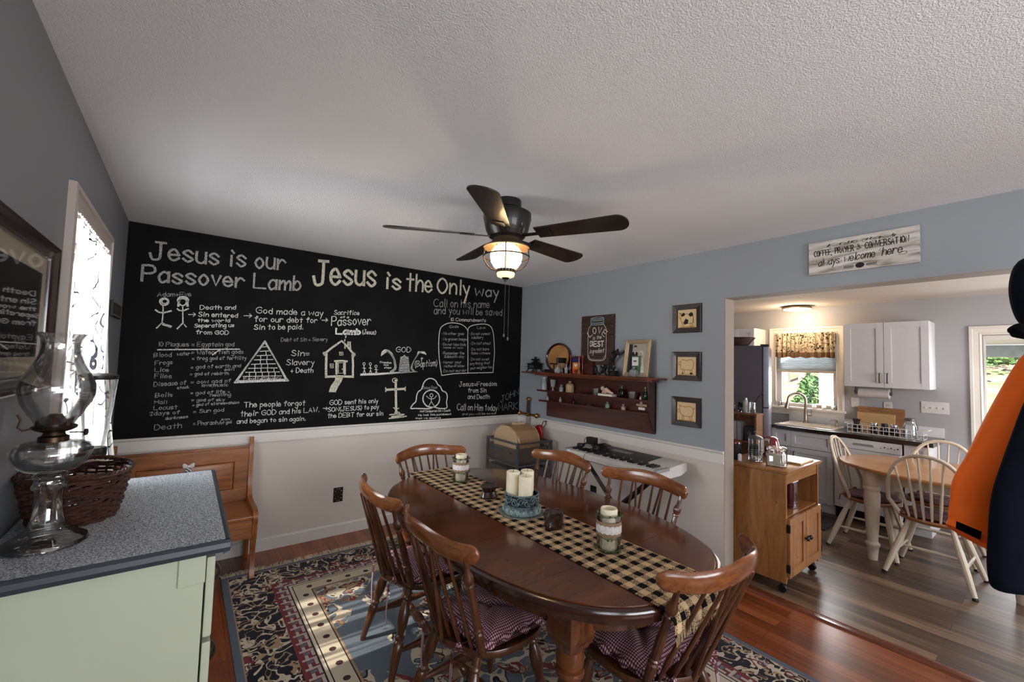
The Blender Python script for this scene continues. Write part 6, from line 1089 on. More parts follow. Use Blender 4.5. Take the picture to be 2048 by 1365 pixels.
b = B(); write(b, 'always', -.205, -.052, -.10, -.046, .042, .0042, fw, .7, 1.2, .05); write(b, 'welcome', -.075, -.046, .068, -.040, .044, .0042, fw, .7, 1.2, .05); write(b, 'here', .10, -.040, .185, -.036, .046, .0042, fw, .7, 1.2, .05)
ribbon(b, smooth([(-.10,-.046),(-.09,-.04),(-.086,-.03)]), .002, fw); ribbon(b, smooth([(.185,-.034),(.20,-.03),(.205,-.042),(.19,-.046),(.17,-.042)]), .002, fw); ribbon(b, smooth([(.095,.004),(.088,-.006),(.1,-.012),(.112,-.002)]), .002, fw); ribbon(b, smooth([(-.215,-.02),(-.205,-.03),(-.19,-.024)]), .002, fw); b.obj('lettering', M['ink'], wsn, 'black script reading always welcome here')
b = B()
for s_ in (-1, 1):
    ribbon(b, smooth([(s_*.004,.066),(s_*.02,.076),(s_*.03,.064),(s_*.018,.058),(s_*.012,.066),(s_*.03,.074),(s_*.05,.066),(s_*.06,.056),(s_*.075,.062),(s_*.068,.07),(s_*.058,.064),(s_*.085,.074),(s_*.11,.066),(s_*.13,.064),(s_*.142,.07),(s_*.15,.06),(s_*.138,.056)]), .002, fw)
    for u, v in ((.035,.07),(.052,.072),(.092,.068),(.148,.072),(.155,.066)): ribbon(b, [(s_*u-.003,v-.003),(s_*u+.003,v+.004)], .006, fw)
    ribbon(b, [(s_*.022,-.078),(s_*.08,-.072 if s_ > 0 else -.08)], .0014, fw)
    for k in range(6): u = .03+k*.008; ribbon(b, [(s_*u,-.078),(s_*(u+.006),-.070)], .003, fw); ribbon(b, [(s_*u,-.078),(s_*(u+.007),-.085)], .003, fw)
b.obj('flourish', M['ink'], wsn); B().add([(-.0206,-y,z-.076) for y, z in ell(0,0,.021,.016)]+[(-.0208,-y,z-.076) for y, z in ell(0,0,.021,.016)], [tuple(range(18)), tuple(range(35,17,-1))]).obj('black_badge', M['ink'], wsn)
# ------------------------------------------------------------------ sword, red pouch
swd = thing('sword', 'decorative sword with brass crossguard hanging in the room corner', 'sword', (3.075, 3.687, .97))
b = B().tube([(0,.155,.0),(0,.10,.0),(0,.02,.0),(0,0,.004),(0,-.02,.0),(0,-.10,.0),(0,-.155,.0)], [.011,.011,.013,.020,.013,.011,.011], 10).ball((0,.150,0),.026).ball((0,-.150,0),.028).ball((0,0,0),.02,.026,.026); b.obj('crossguard', M['brass'], swd)
B().turn((0,0,.012),(0,-.003,.155),[(0,.014),(.1,.016),(.3,.0165),(.6,.0155),(.9,.014),(1,.012)],12).obj('grip', plain('dark_leather_grip', srgb(34,22,20), .5, var=.4, sc=80), swd); B().ball((0,-.003,.170),.02,.026,.024).obj('pommel', M['brass'], swd)
B().add([(-.004+q*.008, y, z) for z, w_ in ((-.02,.030),(-.60,.022),(-.66,.001)) for q, y in ((.5,-w_),(0,-w_*.3),(.3,0),(0,w_*.3),(.5,w_),(1,0))], [tuple(i*6+k for k in (0,1,2,3,4,5)) for i in (0,)]+[(i*6+k, i*6+(k+1)%6, (i+1)*6+(k+1)%6, (i+1)*6+k) for i in range(2) for k in range(6)]).obj('blade', M['chrome'], swd)
M['red'] = plain('glossy_red', srgb(168,18,18), .3, var=.15, coat=.3)
rp = thing('pouch', 'shiny red pouch hanging from a grey hook beside the sword', 'pouch', (3.06, 3.47, .805))
b = B(); rings = []
for z, w_, d_, oy in ((-.075,.022,.016,-.035),(-.05,.034,.022,-.028),(-.01,.046,.026,-.012),(.03,.055,.030,.004),(.055,.048,.028,.008),(.072,.03,.02,.0),(.078,.012,.010,-.008)): rings.append([(d_*math.cos(a)*(1+.12*math.sin(3*a+z*60)), oy+w_*math.sin(a)*(1+.08*math.cos(4*a+z*50)), z) for a in [2*PI*k/24 for k in range(24)]])
b.loft(rings); b.tube([(-.02,.03,.05),(-.028,.0,.0),(-.024,-.02,-.05)], .010, 8); b.obj('bag', M['red'], rp)
B().tube([(0,-.03,.062),(0,-.05,.09),(.0,-.062,.118),(.02,-.07,.125),(.03,-.076,.105),(.012,-.082,.075),(0,-.06,.06)], .0045, 8).obj('hook', plain('grey_steel_hook', srgb(70,74,76), .35, .8), rp, 'grey steel hook'); B().cyl((.054,-.072,.118),(.02,-.07,.124),.004,n=8).obj('peg', M['iron'], rp)
# ------------------------------------------------------------------ drawer cart with a wooden arched chest
M['cartg'] = plain('dark_grey_plastic', srgb(72,72,74), .4, var=.04)
m, nt, p = mk('smoky_translucent_plastic'); o = nt.nodes['Material Output']; tr = nd(nt, 'ShaderNodeBsdfTransparent'); tr.inputs[0].default_value = (.74,.72,.70,1); p.inputs['Base Color'].default_value = (*srgb(112,108,106), 1); p.inputs['Roughness'].default_value = .3
mx = nd(nt, 'ShaderNodeMixShader'); mx.inputs[0].default_value = .34; nt.links.new(tr.outputs[0], mx.inputs[1]); nt.links.new(p.outputs[0], mx.inputs[2]); nt.links.new(mx.outputs[0], o.inputs[0]); M['smoke'] = m
dc = thing('storage_cart', 'dark grey plastic storage cart with smoky drawers in the far corner', 'storage cart', (0,0,0)); X0, X1, Y0, Y1 = 2.565, 3.02, 3.215, 3.745; ZT_ = .765
b = B()
for x in (X0+.012, X1-.012):
    for y in (Y0+.012, Y1-.012): b.box(x-.013,x+.013,y-.013,y+.013,.03,ZT_,.005)
for z in (.06,.30,.54,ZT_-.013):
    for x in (X0+.012, X1-.012): b.box(x-.009,x+.009,Y0+.01,Y1-.01,z-.008,z+.010,.003)
    for y in (Y0+.012, Y1-.012): b.box(X0+.01,X1-.01,y-.009,y+.009,z-.008,z+.010,.003)
b.obj('frame', M['cartg'], dc)
for k, z in enumerate((.07,.31,.55)):
    b = B(); x0, x1, y0, y1, h = X0+.006, X1-.03, Y0+.03, Y1-.03, .185 if k < 2 else .155
    b.box(x0,x0+.004,y0,y1,z,z+h).box(x1-.004,x1,y0,y1,z,z+h).box(x0,x1,y0,y0+.004,z,z+h).box(x0,x1,y1-.004,y1,z,z+h).box(x0,x1,y0,y1,z,z+.004)
    d = b.obj('drawer', M['smoke'], dc, 'smoky see-through drawer'); B().box(x0-.014,x0,y0+.08,y1-.08,z+h*.62,z+h*.76,.006).obj('handle', M['cartg'], d)
for x in (X0+.02, X1-.02):
    for y in (Y0+.02, Y1-.02): B().cyl((x,y-.008,.018),(x,y+.008,.018),.018,n=16).cyl((x,y,.018),(x,y,.04),.006,n=8).obj('caster', M['black'], dc)
M['ply'] = wood('pale_plywood', srgb(178,148,112), srgb(212,184,148), (3,3,14), .6, 0)
M['plyb'] = wood('tan_plywood_lid', srgb(140,108,78), srgb(176,142,106), (3,10,3), .6, 0)
tx = thing('wooden_chest', 'plain plywood chest with faceted arched lid and top handle, in the storage cart', 'chest', (0,0,0)); x0, x1 = 2.612, 2.905; yc = 3.478; zb = .556
AR = [(-.20,0),(-.20,.225),(-.187,.26),(-.15,.305),(-.05,.345),(.06,.345),(.15,.30),(.185,.262),(.20,.225),(.20,0)]
for x in (x0, x1-.012): B().prism([(yc+y*.98, zb+.002+z) for y, z in AR], 'x', x, x+.012).obj('arched_end', M['ply'], tx)
b = B()
for (a, c) in zip(AR[:-1], AR[1:]):
    dy, dz = c[0]-a[0], c[1]-a[1]; L = math.hypot(dy, dz); ny, nz = dz/L*.008, -dy/L*.008
    b.prism([(yc+a[0], zb+.002+a[1]), (yc+c[0], zb+.002+c[1]), (yc+c[0]+ny, zb+.002+c[1]+nz), (yc+a[0]+ny, zb+.002+a[1]+nz)], 'x', x0+.012, x1-.012)
b.obj('slatted_lid', M['plyb'], tx); B().box(x0+.10, x0+.24, yc-.02, yc+.03, zb+.345, zb+.372, .004).obj('handle', M['ply'], tx)
B().prism([(yc-.2,zb+.235),(yc-.208,zb+.27),(yc-.235,zb+.205)], 'x', x0-.002, x0+.01).prism([(yc+.2,zb+.235),(yc+.208,zb+.27),(yc+.23,zb+.215)], 'x', x0-.002, x0+.01).obj('lid_flap', M['ply'], tx)
# ------------------------------------------------------------------ keyboard on an X stand
KX, KY0, KY1, KZT = 2.655, 1.755, 2.685, .815
M['kwhite'] = plain('keyboard_white_plastic', srgb(206,202,200), .4, var=.03); M['kkey'] = plain('ivory_key', srgb(222,220,216), .25, var=.02)
kb = thing('piano_keyboard', 'white electronic keyboard on an X stand by the east wall', 'keyboard', (0,0,0))
b = B().prism([(KX,KZT-.055),(KX,KZT-.03),(KX+.006,KZT-.022),(KX+.155,KZT-.022),(KX+.16,KZT-.002),(KX+.37,KZT+.014),(KX+.385,KZT+.008),(KX+.385,KZT-.05),(KX+.3,KZT-.075),(KX+.05,KZT-.075)], 'y', KY0, KY1); b.obj('body', M['kwhite'], kb)
for a_, c_ in ((KY0,KY0+.03),(KY1-.03,KY1)): B().box(KX,KX+.16,a_,c_,KZT-.024,KZT+.001,.004).obj('cheek_block', M.setdefault('kgrey', plain('keyboard_grey_plastic', srgb(150,148,148), .45)), kb)
wk = (KY1-KY0-.064)/36
for i in range(36):
    y1 = KY1-.032-i*wk; B().box(KX+.004,KX+.150,y1-wk+.0007,y1-.0007,KZT-.021,KZT-.006,.0015).obj('white_key', M['kkey'], kb)
    if i%7 in (0,1,3,4,5) and i < 35: B().prism([(KX+.058,KZT-.007),(KX+.064,KZT+.006),(KX+.150,KZT+.007),(KX+.150,KZT-.007)], 'y', y1-wk-.006, y1-wk+.006).obj('black_key', M['blackp'], kb)
b = B().add([(KX+.168,KY0+.20,KZT+.0005),(KX+.168,KY1-.15,KZT+.0005),(KX+.37,KY1-.15,KZT+.016),(KX+.37,KY0+.20,KZT+.016)]+[(KX+.168,KY0+.20,KZT-.004),(KX+.168,KY1-.15,KZT-.004),(KX+.37,KY1-.15,KZT+.010),(KX+.37,KY0+.20,KZT+.010)], [(0,1,2,3),(7,6,5,4),(0,4,5,1),(1,5,6,2),(2,6,7,3),(3,7,4,0)]); b.obj('control_panel', M['blackp'], kb, 'black control panel')
B().add([(KX+.255+dx,y,KZT+.0075+dx*.075) for dx, y in ((0,2.18),(0,2.38),(.055,2.38),(.055,2.18))], [(0,1,2,3)]).obj('display', plain('grey_lcd', srgb(96,98,96), .3), kb)
b = B()
for i in range(12): b.box(KX+.20+(i%3)*.018, KX+.21+(i%3)*.018, 2.40+(i//3)*.016, 2.411+(i//3)*.016, KZT+.001+(i%3)*.0014, KZT+.0065+(i%3)*.0014)
b.obj('buttons', plain('dark_grey_buttons', srgb(44,44,46), .5), kb)
ks = thing('keyboard_stand', 'black folding X stand under the white keyboard', 'keyboard stand', (0,0,0)); yc = 2.225
for s_, dx in ((1,0),(-1,.035)):
    b = B(); p0, p1 = Vector((KX+.15+dx, yc-s_*.40, .02)), Vector((KX+.15+dx, yc+s_*.34, KZT-.09)); b.tube([p0, p1], .022, 4, up=(1,0,0)); b.obj('crossed_leg', M['black'], ks)
for y in (yc-.40, yc+.40): B().box(KX-.01,KX+.36,y-.018,y+.018,.0005,.035,.006).obj('foot', M['black'], ks)
for y in (yc-.34, yc+.34): B().box(KX+.02,KX+.35,y-.018,y+.018,KZT-.105,KZT-.0755,.006).obj('support_arm', M['black'], ks)
B().cyl((KX+.13,yc-.03,.385),(KX+.22,yc-.03,.385),.03,n=16).obj('pivot', M['black'], ks)
ad = thing('power_adapter', 'black power adapter box standing on the left end of the keyboard', 'power adapter', (KX+.30, 2.625, KZT+.0125)); B().box(-.03,.03,-.045,.045,0,.062,.006).obj('case', M['blackp'], ad); B().tube([(0,.045,.03),(0,.075,.045),(-.01,.085,.02),(-.03,.06,.004),(-.06,.03,-.003)], .003, 6).obj('cord', M['blackp'], ad)
hd = thing('headphones', 'black headphones and coiled cable lying on the left of the keyboard', 'headphones', (KX+.22, 2.54, KZT+.003)); b = B()
for k in range(5): b.tube([(.035*math.cos(a)+.05+k*.004, .055*math.sin(a)-.02*k, .008+.006*k+.004*math.sin(3*a)) for a in [2*PI*i/22 for i in range(22)]], .0035, 5, True)
b.obj('coiled_cable', M['blackp'], hd); B().tube([(-.05,.09,.02),(-.035,.05,.035),(-.03,0,.04),(-.04,-.05,.03),(-.05,-.08,.02)], .006, 8).lathe([(.001,0),(.03,0),(.034,.012),(.03,.026),(.001,.028)], (-.055,.095,0), 18).lathe([(.001,0),(.03,0),(.034,.012),(.03,.026),(.001,.028)], (-.055,-.085,0), 18).obj('headset', M['black'], hd)
B().tube([(-.06,-.08,.012),(-.15,-.10,.0),(-.212,-.105,-.01),(-.232,-.105,-.03),(-.236,-.105,-.08),(-.236,-.10,-.22)], .0022, 6).lathe([(.001,-.245),(.005,-.24),(.006,-.225),(.003,-.215),(.001,-.21)], (-.236,-.10,0), 10).obj('hanging_plug_cord', M['blackp'], hd)
rb = thing('storage_box', 'red and white box on the floor behind the chairs, under the keyboard end', 'box', (0,0,0)); B().box(2.45,2.72,2.62,2.95,.012,.30,.006).obj('carton', plain('red_carton', srgb(150,20,24), .4, var=.06), rb); B().box(2.449,2.4505,2.62,2.80,.05,.26).box(2.46,2.70,2.63,2.78,.2995,.3015).obj('white_panel', M['white'], rb); B().box(2.448,2.4495,2.64,2.72,.12,.2).obj('dark_print', M['blackp'], rb)
# ------------------------------------------------------------------ kitchen cabinets along the window wall
M['cab'] = plain('white_shaker_paint', srgb(216,214,216), .4, var=.015); M['cabs'] = plain('lamplit_cabinet_side', srgb(220,210,196), .45, var=.015)  # cabs: cream tint paints the ceiling lamp's warm light onto the white cabinet
CX, ZCT = 5.575, .90      # counter front edge, counter top height
M['btop'] = wood('dark_walnut_butcher_block', srgb(14,9,8), srgb(38,25,20), (22,3,22), .3, .35)
def shaker(b, y0, y1, z0, z1, x, rail=.055, rec=.008, th=.02):
    """five-piece door, face towards -x at x"""
    b.box(x,x+th,y0,y0+rail,z0,z1,.0015).box(x,x+th,y1-rail,y1,z0,z1,.0015).box(x,x+th,y0+rail,y1-rail,z0,z0+rail,.0015).box(x,x+th,y0+rail,y1-rail,z1-rail,z1,.0015).box(x+rec,x+th-.002,y0+rail-.002,y1-rail+.002,z0+rail-.002,z1-rail+.002); return b
def bar_pull(x, y, z0, z1, parent): B().tube([(x,y,z0),(x-.022,y,z0+.004),(x-.026,y,z0+.014),(x-.026,y,z1-.014),(x-.022,y,z1-.004),(x,y,z1)], .0048, 8).obj('handle', M['black'], parent)
FX = CX+.025
sb = thing('sink_cabinet', 'white shaker base cabinet under the kitchen sink', 'cabinet', (0,0,0)); y0, y1, ym = 1.548, 2.155, 1.955
B().box(FX+.02,KX1-.005,y0,y1,.10,ZCT-.04).box(FX+.06,KX1-.005,y0,y1,.0005,.10).obj('carcass', M['cab'], sb)
for a, c in ((y0+.003,ym-.0015),(ym+.0015,y1-.003)):
    d = shaker(B(), a, c, .105, .665, FX).obj('door', M['cab'], sb); hy = ym-.035 if a < ym-.1 and c < ym+.01 else ym+.035; bar_pull(FX, hy, .50, .62, d)
    shaker(B(), a, c, .672, .852, FX, .045).obj('drawer_front', M['cab'], sb)
dw = thing('dishwasher', 'white dishwasher under the dark kitchen counter', 'dishwasher', (0,0,0)); a, c = .985, 1.542
B().box(FX+.02,KX1-.05,a,c,.10,ZCT-.045).box(FX+.05,KX1-.05,a,c,.0005,.1).obj('body', M['black'], dw); B().box(FX-.012,FX+.02,a+.006,c-.004,.12,.745,.006).obj('door', M['white'], dw); B().box(FX-.016,FX+.02,a+.006,c-.004,.748,.852,.006).obj('control_panel', M['white'], dw)
B().prism([(1.20,.79),(1.375,.79),(1.365,.812),(1.21,.812)], 'x', FX-.018, FX-.0155).obj('grip_recess', plain('grey_recess', srgb(146,142,144), .5), dw, 'grey recessed grip')
b = B()
for i, y in enumerate((1.15,1.12,1.095,1.07,1.045,1.02)): b.box(FX-.0175,FX-.0155,y-.008,y+.004,.792+(i%2)*.006,.797+(i%2)*.012)
b.obj('buttons', M['blackp'], dw)
eb = thing('end_cabinet', 'narrow white base cabinet at the right end of the counter', 'cabinet', (0,0,0)); B().box(FX+.02,KX1-.005,.80,.979,.10,ZCT-.04).box(FX+.06,KX1-.005,.80,.979,.0005,.1).obj('carcass', M['cab'], eb); d = shaker(B(), .803, .976, .105, .852, FX, .04).obj('door', M['cab'], eb); B().ball((FX-.012,.90,.74),.014,.012,.012).cyl((FX-.012,.9,.74),(FX,.9,.74),.005,n=8).obj('knob', M['black'], d)
ct = thing('countertop', 'dark walnut butcher block kitchen counter', 'countertop', (0,0,0)); B().box(CX,KX1-.002,.765,1.60,ZCT-.04,ZCT,.004).box(CX,CX+.07,1.60,2.10,ZCT-.04,ZCT,.004).box(KX1-.10,KX1-.002,1.60,2.10,ZCT-.04,ZCT,.004).box(CX+.05,KX1-.002,2.10,2.165,ZCT-.04,ZCT,.004).obj('slab', M['btop'], ct)
B().box(KX1-.014,KX1-.001,.765,2.165,ZCT+.0005,ZCT+.10,.002).obj('backsplash', M['white'], ct, 'white backsplash strip')
M['sinkw'] = plain('white_enamel', srgb(226,216,204), .15, var=.01, coat=.5)
sk = thing('sink', 'white drop-in kitchen sink below the window', 'sink', (0,0,0)); sx0, sx1, sy0, sy1 = CX+.045, KX1-.08, 1.575, 2.135
b = B().loft([[(sx0+o,sy0+o,z),(sx1-o2,sy0+o,z),(sx1-o2,sy1-o,z),(sx0+o,sy1-o,z)] for o, o2, z in ((0,0,ZCT+.0005),(0,0,ZCT+.010),(.008,.004,ZCT+.016),(.03,.10,ZCT+.014),(.045,.11,ZCT-.02),(.06,.12,ZCT-.18))], True); b.obj('basin', M['sinkw'], sk)
fc = thing('faucet', 'brushed nickel gooseneck kitchen faucet by the window', 'faucet', (KX1-.13, 1.945, ZCT+.0155))
B().lathe([(.028,0),(.03,.004),(.024,.012),(.019,.02),(.0175,.15),(.019,.156),(.014,.17)], n=18).obj('body', M['nickel'], fc); B().tube([(0,0,.16),(0,.0,.27)]+[(-.055*(1-math.cos(a)), .075*(1-math.cos(a)), .27+.085*math.sin(a)) for a in [PI*k/12 for k in range(1,12)]]+[(-.112,.152,.245)], .015, 10).obj('gooseneck', M['nickel'], fc); B().cyl((-.111,.151,.25),(-.122,.165,.165),.018,.026,16).obj('spray_head', M['nickel'], fc); B().cyl((0,-.015,.10),(0,-.065,.10),.013,n=14).cyl((0,-.06,.10),(.004,-.062,.17),.007,.006,10).obj('lever', M['nickel'], fc)
sd = thing('soap_dispenser', 'small metal soap dispenser on the right of the sink', 'soap dispenser', (KX1-.13, 1.635, ZCT+.0155)); B().lathe([(.016,0),(.017,.004),(.013,.01),(.012,.05),(.014,.056),(.010,.062)], n=14).obj('base', M['nickel'], sd); B().tube([(0,0,.055),(0,0,.068),(-.02,.035,.07),(-.03,.06,.06)], .006, 8).obj('spout', M['nickel'], sd)
# ---- upper cabinets
UX = KX1-.33
uc = thing('upper_cabinet', 'white two-door shaker wall cabinet right of the kitchen window', 'cabinet', (0,0,0)); y0, y1, z0, z1, ym = .818, 1.505, 1.395, 2.085, 1.165
B().box(UX+.02,KX1-.001,y0,y1,z0,z1,.002).obj('carcass', M['cab'], uc)
for a, c, hy in ((y0,ym-.002,ym-.03),(ym+.002,y1,ym+.034)): d = shaker(B(), a, c, z0, z1, UX, .06).obj('door', M['cab'], uc); bar_pull(UX, hy, z0+.05, z0+.15, d)
pt = thing('paper_towel_holder', 'wall mounted paper towel roll under the upper cabinet', 'paper towel holder', (KX1-.16, 1.29, 1.325)); B().cyl((0,-.135,0),(0,.125,0),.052,n=28).obj('paper_roll', plain('white_paper', srgb(214,204,200), .95, var=.03), pt); b = B().cyl((0,-.15,0),(0,.16,0),.008,n=10)
for y in (-.15,.158): b.cyl((0,y-.008,0),(0,y+.008,0),.02,n=14).box(-.008,.008,y-.004,y+.004,0,.068)
b.obj('bracket', M['pewter'], pt)
fu = thing('upper_cabinet', 'white cabinet above the refrigerator', 'cabinet', (0,0,0)); fx0, fx1 = 5.85, KX1-.001
B().box(fx0,fx1,2.447,KYN-.002,1.84,2.085,.002).obj('carcass', M['cabs'], fu); shaker(B(), 2.45, 2.70, 1.842, 2.083, fx0-.02, .05).obj('door', M['cab'], fu); shaker(B(), 2.704, KYN-.004, 1.842, 2.083, fx0-.02, .05).obj('door', M['cab'], fu)
# ---- refrigerator with basket
rf = thing('refrigerator', 'tall dark grey refrigerator with silver door edge, beside the kitchen window', 'refrigerator', (5.0, 1.95, 0), math.radians(19)); M['frg'] = plain('dark_slate_side', srgb(72,66,72), .45, var=.05, sc=6); M['steel'] = plain('stainless_steel', srgb(150,150,162), .3, .9, .04)
B().box(0,.66,.068,.68,.03,1.81,.006).box(.02,.64,.08,.64,.0005,.03).obj('cabinet', M['frg'], rf)
for z0, z1 in ((.06,1.13),(1.14,1.80)): d = B().box(.004,.656,0,.056,z0,z1,.006).obj('door', M['steel'], rf); B().box(.01,.65,.056,.068,z0,z1).obj('door_gasket', M['black'], d)
B().box(0,.08,.0,.08,1.801,1.825,.004).obj('hinge_cover', M['black'], rf)
bs = thing('basket', 'small dark woven basket on top of the refrigerator', 'basket', (5.02, 2.30, 1.8105)); b = B(); n = 40
for i in range(9): b.tube([((.10+.008*i+.003*math.sin(12*2*PI*k/n+i*PI))*math.cos(2*PI*k/n)*.8, (.12+.009*i+.003*math.sin(12*2*PI*k/n+i*PI))*math.sin(2*PI*k/n), .006+i*.0105) for k in range(n)], .0062, 5, True)
b.lathe([(.001,.001),(.09,.001),(.09,.006),(.001,.006)], n=30, sx=.85); b.obj('woven_side', M['wick1'], bs)
# ---- window dressing
m, nt, p = mk('toile_valance_cloth'); cc = coords(nt); n = nd(nt, 'ShaderNodeTexNoise'); n.inputs['Scale'].default_value = 30; n.inputs['Detail'].default_value = 2; n.inputs['Distortion'].default_value = 1.2; nt.links.new(cc, n.inputs['Vector']); s = nd(nt, 'ShaderNodeSeparateXYZ'); nt.links.new(cc, s.inputs[0])
f = mth(nt, 'GREATER_THAN', n.outputs[0], .56); l2 = mth(nt, 'LESS_THAN', mth(nt, 'ABSOLUTE', mth(nt, 'SUBTRACT', n.outputs[0], .46)), .014)
c1 = mixc(nt, mth(nt, 'MAXIMUM', f, l2), srgb(216,198,168), srgb(44,34,30)); nt.links.new(mixc(nt, mth(nt, 'LESS_THAN', s.outputs[2], -.235), c1, srgb(120,92,64)), p.inputs['Base Color']); p.inputs['Roughness'].default_value = .9; M['toile'] = m
va = thing('valance', 'gathered cream valance with dark floral print above the kitchen sink window', 'valance', (KX1-.03, 1.99, 2.015)); B().grid(lambda u, v: (-.018+.018*math.sin(u*70+2.5*math.sin(u*9))*(.55+.45*v), -.325+.65*u, .01-.31*v-.008*math.sin(u*31)*(v > .95)), 120, 10, .002, (1,0,0)).obj('gathered_cloth', M['toile'], va); B().cyl((-.004,-.33,0),(-.004,.33,0),.006,n=8).obj('rod', M['wplast'], va)
m, nt, p = mk('translucent_roller_shade'); o = nt.nodes['Material Output']; p.inputs['Base Color'].default_value = (*srgb(225,228,232),1); p.inputs['Roughness'].default_value = .9; tl = nd(nt, 'ShaderNodeBsdfTranslucent'); tl.inputs[0].default_value = (.85,.9,.92,1); mx = nd(nt, 'ShaderNodeMixShader'); mx.inputs[0].default_value = .55; nt.links.new(p.outputs[0], mx.inputs[1]); nt.links.new(tl.outputs[0], mx.inputs[2]); nt.links.new(mx.outputs[0], o.inputs[0])
sh = thing('roller_shade', 'white cellular shade pulled half down in the kitchen window', 'window shade', (KX1+.02, 1.99, 2.0)); b = B()
for k in range(24): b.prism([(-.012,-.45+k*.0185),(0,-.45+k*.0185+.009),(-.012,-.45+(k+1)*.0185),(.012,-.45+(k+1)*.0185),(.016,-.45+k*.0185+.009),(.012,-.45+k*.0185)], 'y', -.318, .318)
b.obj('pleats', m, sh); B().box(-.014,.014,-.318,.318,-.475,-.45,.004).obj('bottom_rail', M['cream'], sh)
G7 = 'frosted cups on the kitchen windowsill'
M['frost'] = glass('frosted_cup', (.96,.93,.88), .35)
for i, (y, lb) in enumerate(((2.28,'frosted glass cup at the left end of the kitchen windowsill'),(1.885,'frosted glass cup behind the faucet on the kitchen windowsill'),(1.785,'frosted glass cup right of the faucet on the kitchen windowsill'),(1.69,'frosted glass cup at the right end of the kitchen windowsill'))):
    t = thing('cup', lb, 'cup', (KX1-.030, y, KWZ0+.0005), 0, G7); B().lathe([(.001,0),(.018,0),(.021,.004),(.026,.055),(.024,.055),(.019,.006),(.001,.006)], n=20).obj('glass_body', M['frost'], t)
# ---- kitchen lamp
kl = thing('ceiling_light', 'round flush ceiling light with glowing diffuser in the kitchen', 'ceiling light', (5.93, 1.995, KZ)); B().lathe([(.001,-.001),(.10,-.001),(.15,-.012),(.158,-.03),(.15,-.036),(.145,-.03)], n=40, cap=False).obj('rim', plain('nickel_rim', srgb(150,128,108), .3, .7), kl); B().lathe([(.146,-.030),(.135,-.044),(.08,-.054),(.001,-.057)], n=36).obj('diffuser', emit('lit_diffuser', (1,.86,.70), 3.2), kl)
l = bpy.data.lights.new('kitchen_lamp', 'POINT'); l.energy = 15; l.color = (1, .76, .50); l.shadow_soft_size = .1; o = bpy.data.objects.new('kitchen_lamp', l); C.objects.link(o); o.location = (5.86, 1.995, KZ-.13)
# ---- switch plates
plate('switch_plate', 'single white switch plate right of the kitchen window', (KX1, 1.49, 1.20), (-1,0), .036, .055, M['wplast'], 'switch', [(0,0,'t')], M['wplast'])
plate('switch_plate', 'wide four-gang white switch plate near the kitchen door', (KX1, .83, 1.205), (-1,0), .105, .06, M['wplast'], 'switch', [(-.07,0,'t'),(-.024,0,'t'),(.024,0,'t'),(.07,0,'t')], M['wplast'])
plate('wall_outlet', 'white outlet plate half hidden behind the leaning cutting boards', (KX1, 1.20, 1.175), (-1,0), .036, .055, M['wplast'], 'outlet', [(0,.02,'o'),(0,-.02,'o')], M['cream'])
# ---- things on the counter
M['board1'] = wood('brown_cutting_board', srgb(120,80,46), srgb(164,118,72), (20,3,20), .5, .1); M['board2'] = wood('light_cutting_board', srgb(170,132,84), srgb(206,170,120), (20,3,20), .5, .1)
cb1 = thing('cutting_board', 'large brown cutting board leaning against the kitchen wall', 'cutting board', (KX1-.045, 1.27, ZCT+.0005), 0); B().box(-.01,.01,-.215,.19,0,.265,.006).xf(Matrix.Rotation(math.radians(6),4,'Y')).obj('panel', M['board1'], cb1)
cb2 = thing('cutting_board', 'lighter cutting board leaning in front of the larger brown one', 'cutting board', (KX1-.075, 1.30, ZCT+.0005), 0); B().box(-.009,.009,-.17,.16,0,.20,.006).xf(Matrix.Rotation(math.radians(7),4,'Y')).obj('panel', M['board2'], cb2)
M['wire'] = plain('white_coated_wire', srgb(222,218,214), .4, var=.02); wb = thing('wire_rack', 'long white wire rack on the kitchen counter holding jars', 'wire rack', (5.82, 1.155, ZCT+.0005)); b = B(); L2, W2 = .30, .085
for z in (.004,.05,.088): b.tube([(-W2,-L2,z),(W2,-L2,z),(W2,L2,z),(-W2,L2,z)], .0032, 6, True)
for k in range(15): y = -L2+k*2*L2/14; b.tube([(-W2,y,.088),(-W2,y,.004),(W2,y,.004),(W2,y,.088)], .0022, 5)
b.tube([(-W2,-L2-.0,.092),(-W2,-L2-.03,.096),(W2,-L2-.03,.096),(W2,-L2,.092)], .004, 6).tube([(-W2,L2,.092),(-W2,L2+.03,.096),(W2,L2+.03,.096),(W2,L2,.092)], .004, 6); b.obj('wires', M['wire'], wb)
M['kgl'] = M['tglass']
def kjar(lb, y, r, h, x, m, lid=None, cat='jar', g=None):
    t = thing('jar', lb, cat, (x, y, ZCT+.0075), 0, g); B().lathe([(.001,0),(r*.9,0),(r,.006),(r,h*.7),(r*.78,h*.84),(r*.72,h),(r*.68,h),(r*.74,h*.84),(r*.95,h*.68),(r*.95,.01),(.001,.01)], n=24).obj('glass_body', m, t)
    if lid: B().lathe([(.001,h),(r*.8,h),(r*.82,h+.004),(r*.82,h+.022),(r*.7,h+.028),(.001,h+.029)], n=20).obj('lid', lid, t)
    return t
kjar('tall clear glass jar with a dark lid at the right end of the wire rack', .965, .058, .165, 5.83, M['kgl'], M['pewter'])
kjar('small dark spice jar in the wire rack, left of three', 1.245, .034, .085, 5.82, M['amb'], M['chrome'], g='small dark jars in the wire rack'); kjar('small dark spice jar in the wire rack, middle of three', 1.165, .034, .085, 5.83, M['amb'], M['blackp'], g='small dark jars in the wire rack'); kjar('small dark spice jar in the wire rack, right of three', 1.085, .034, .085, 5.82, M['amb'], M['chrome'], g='small dark jars in the wire rack')
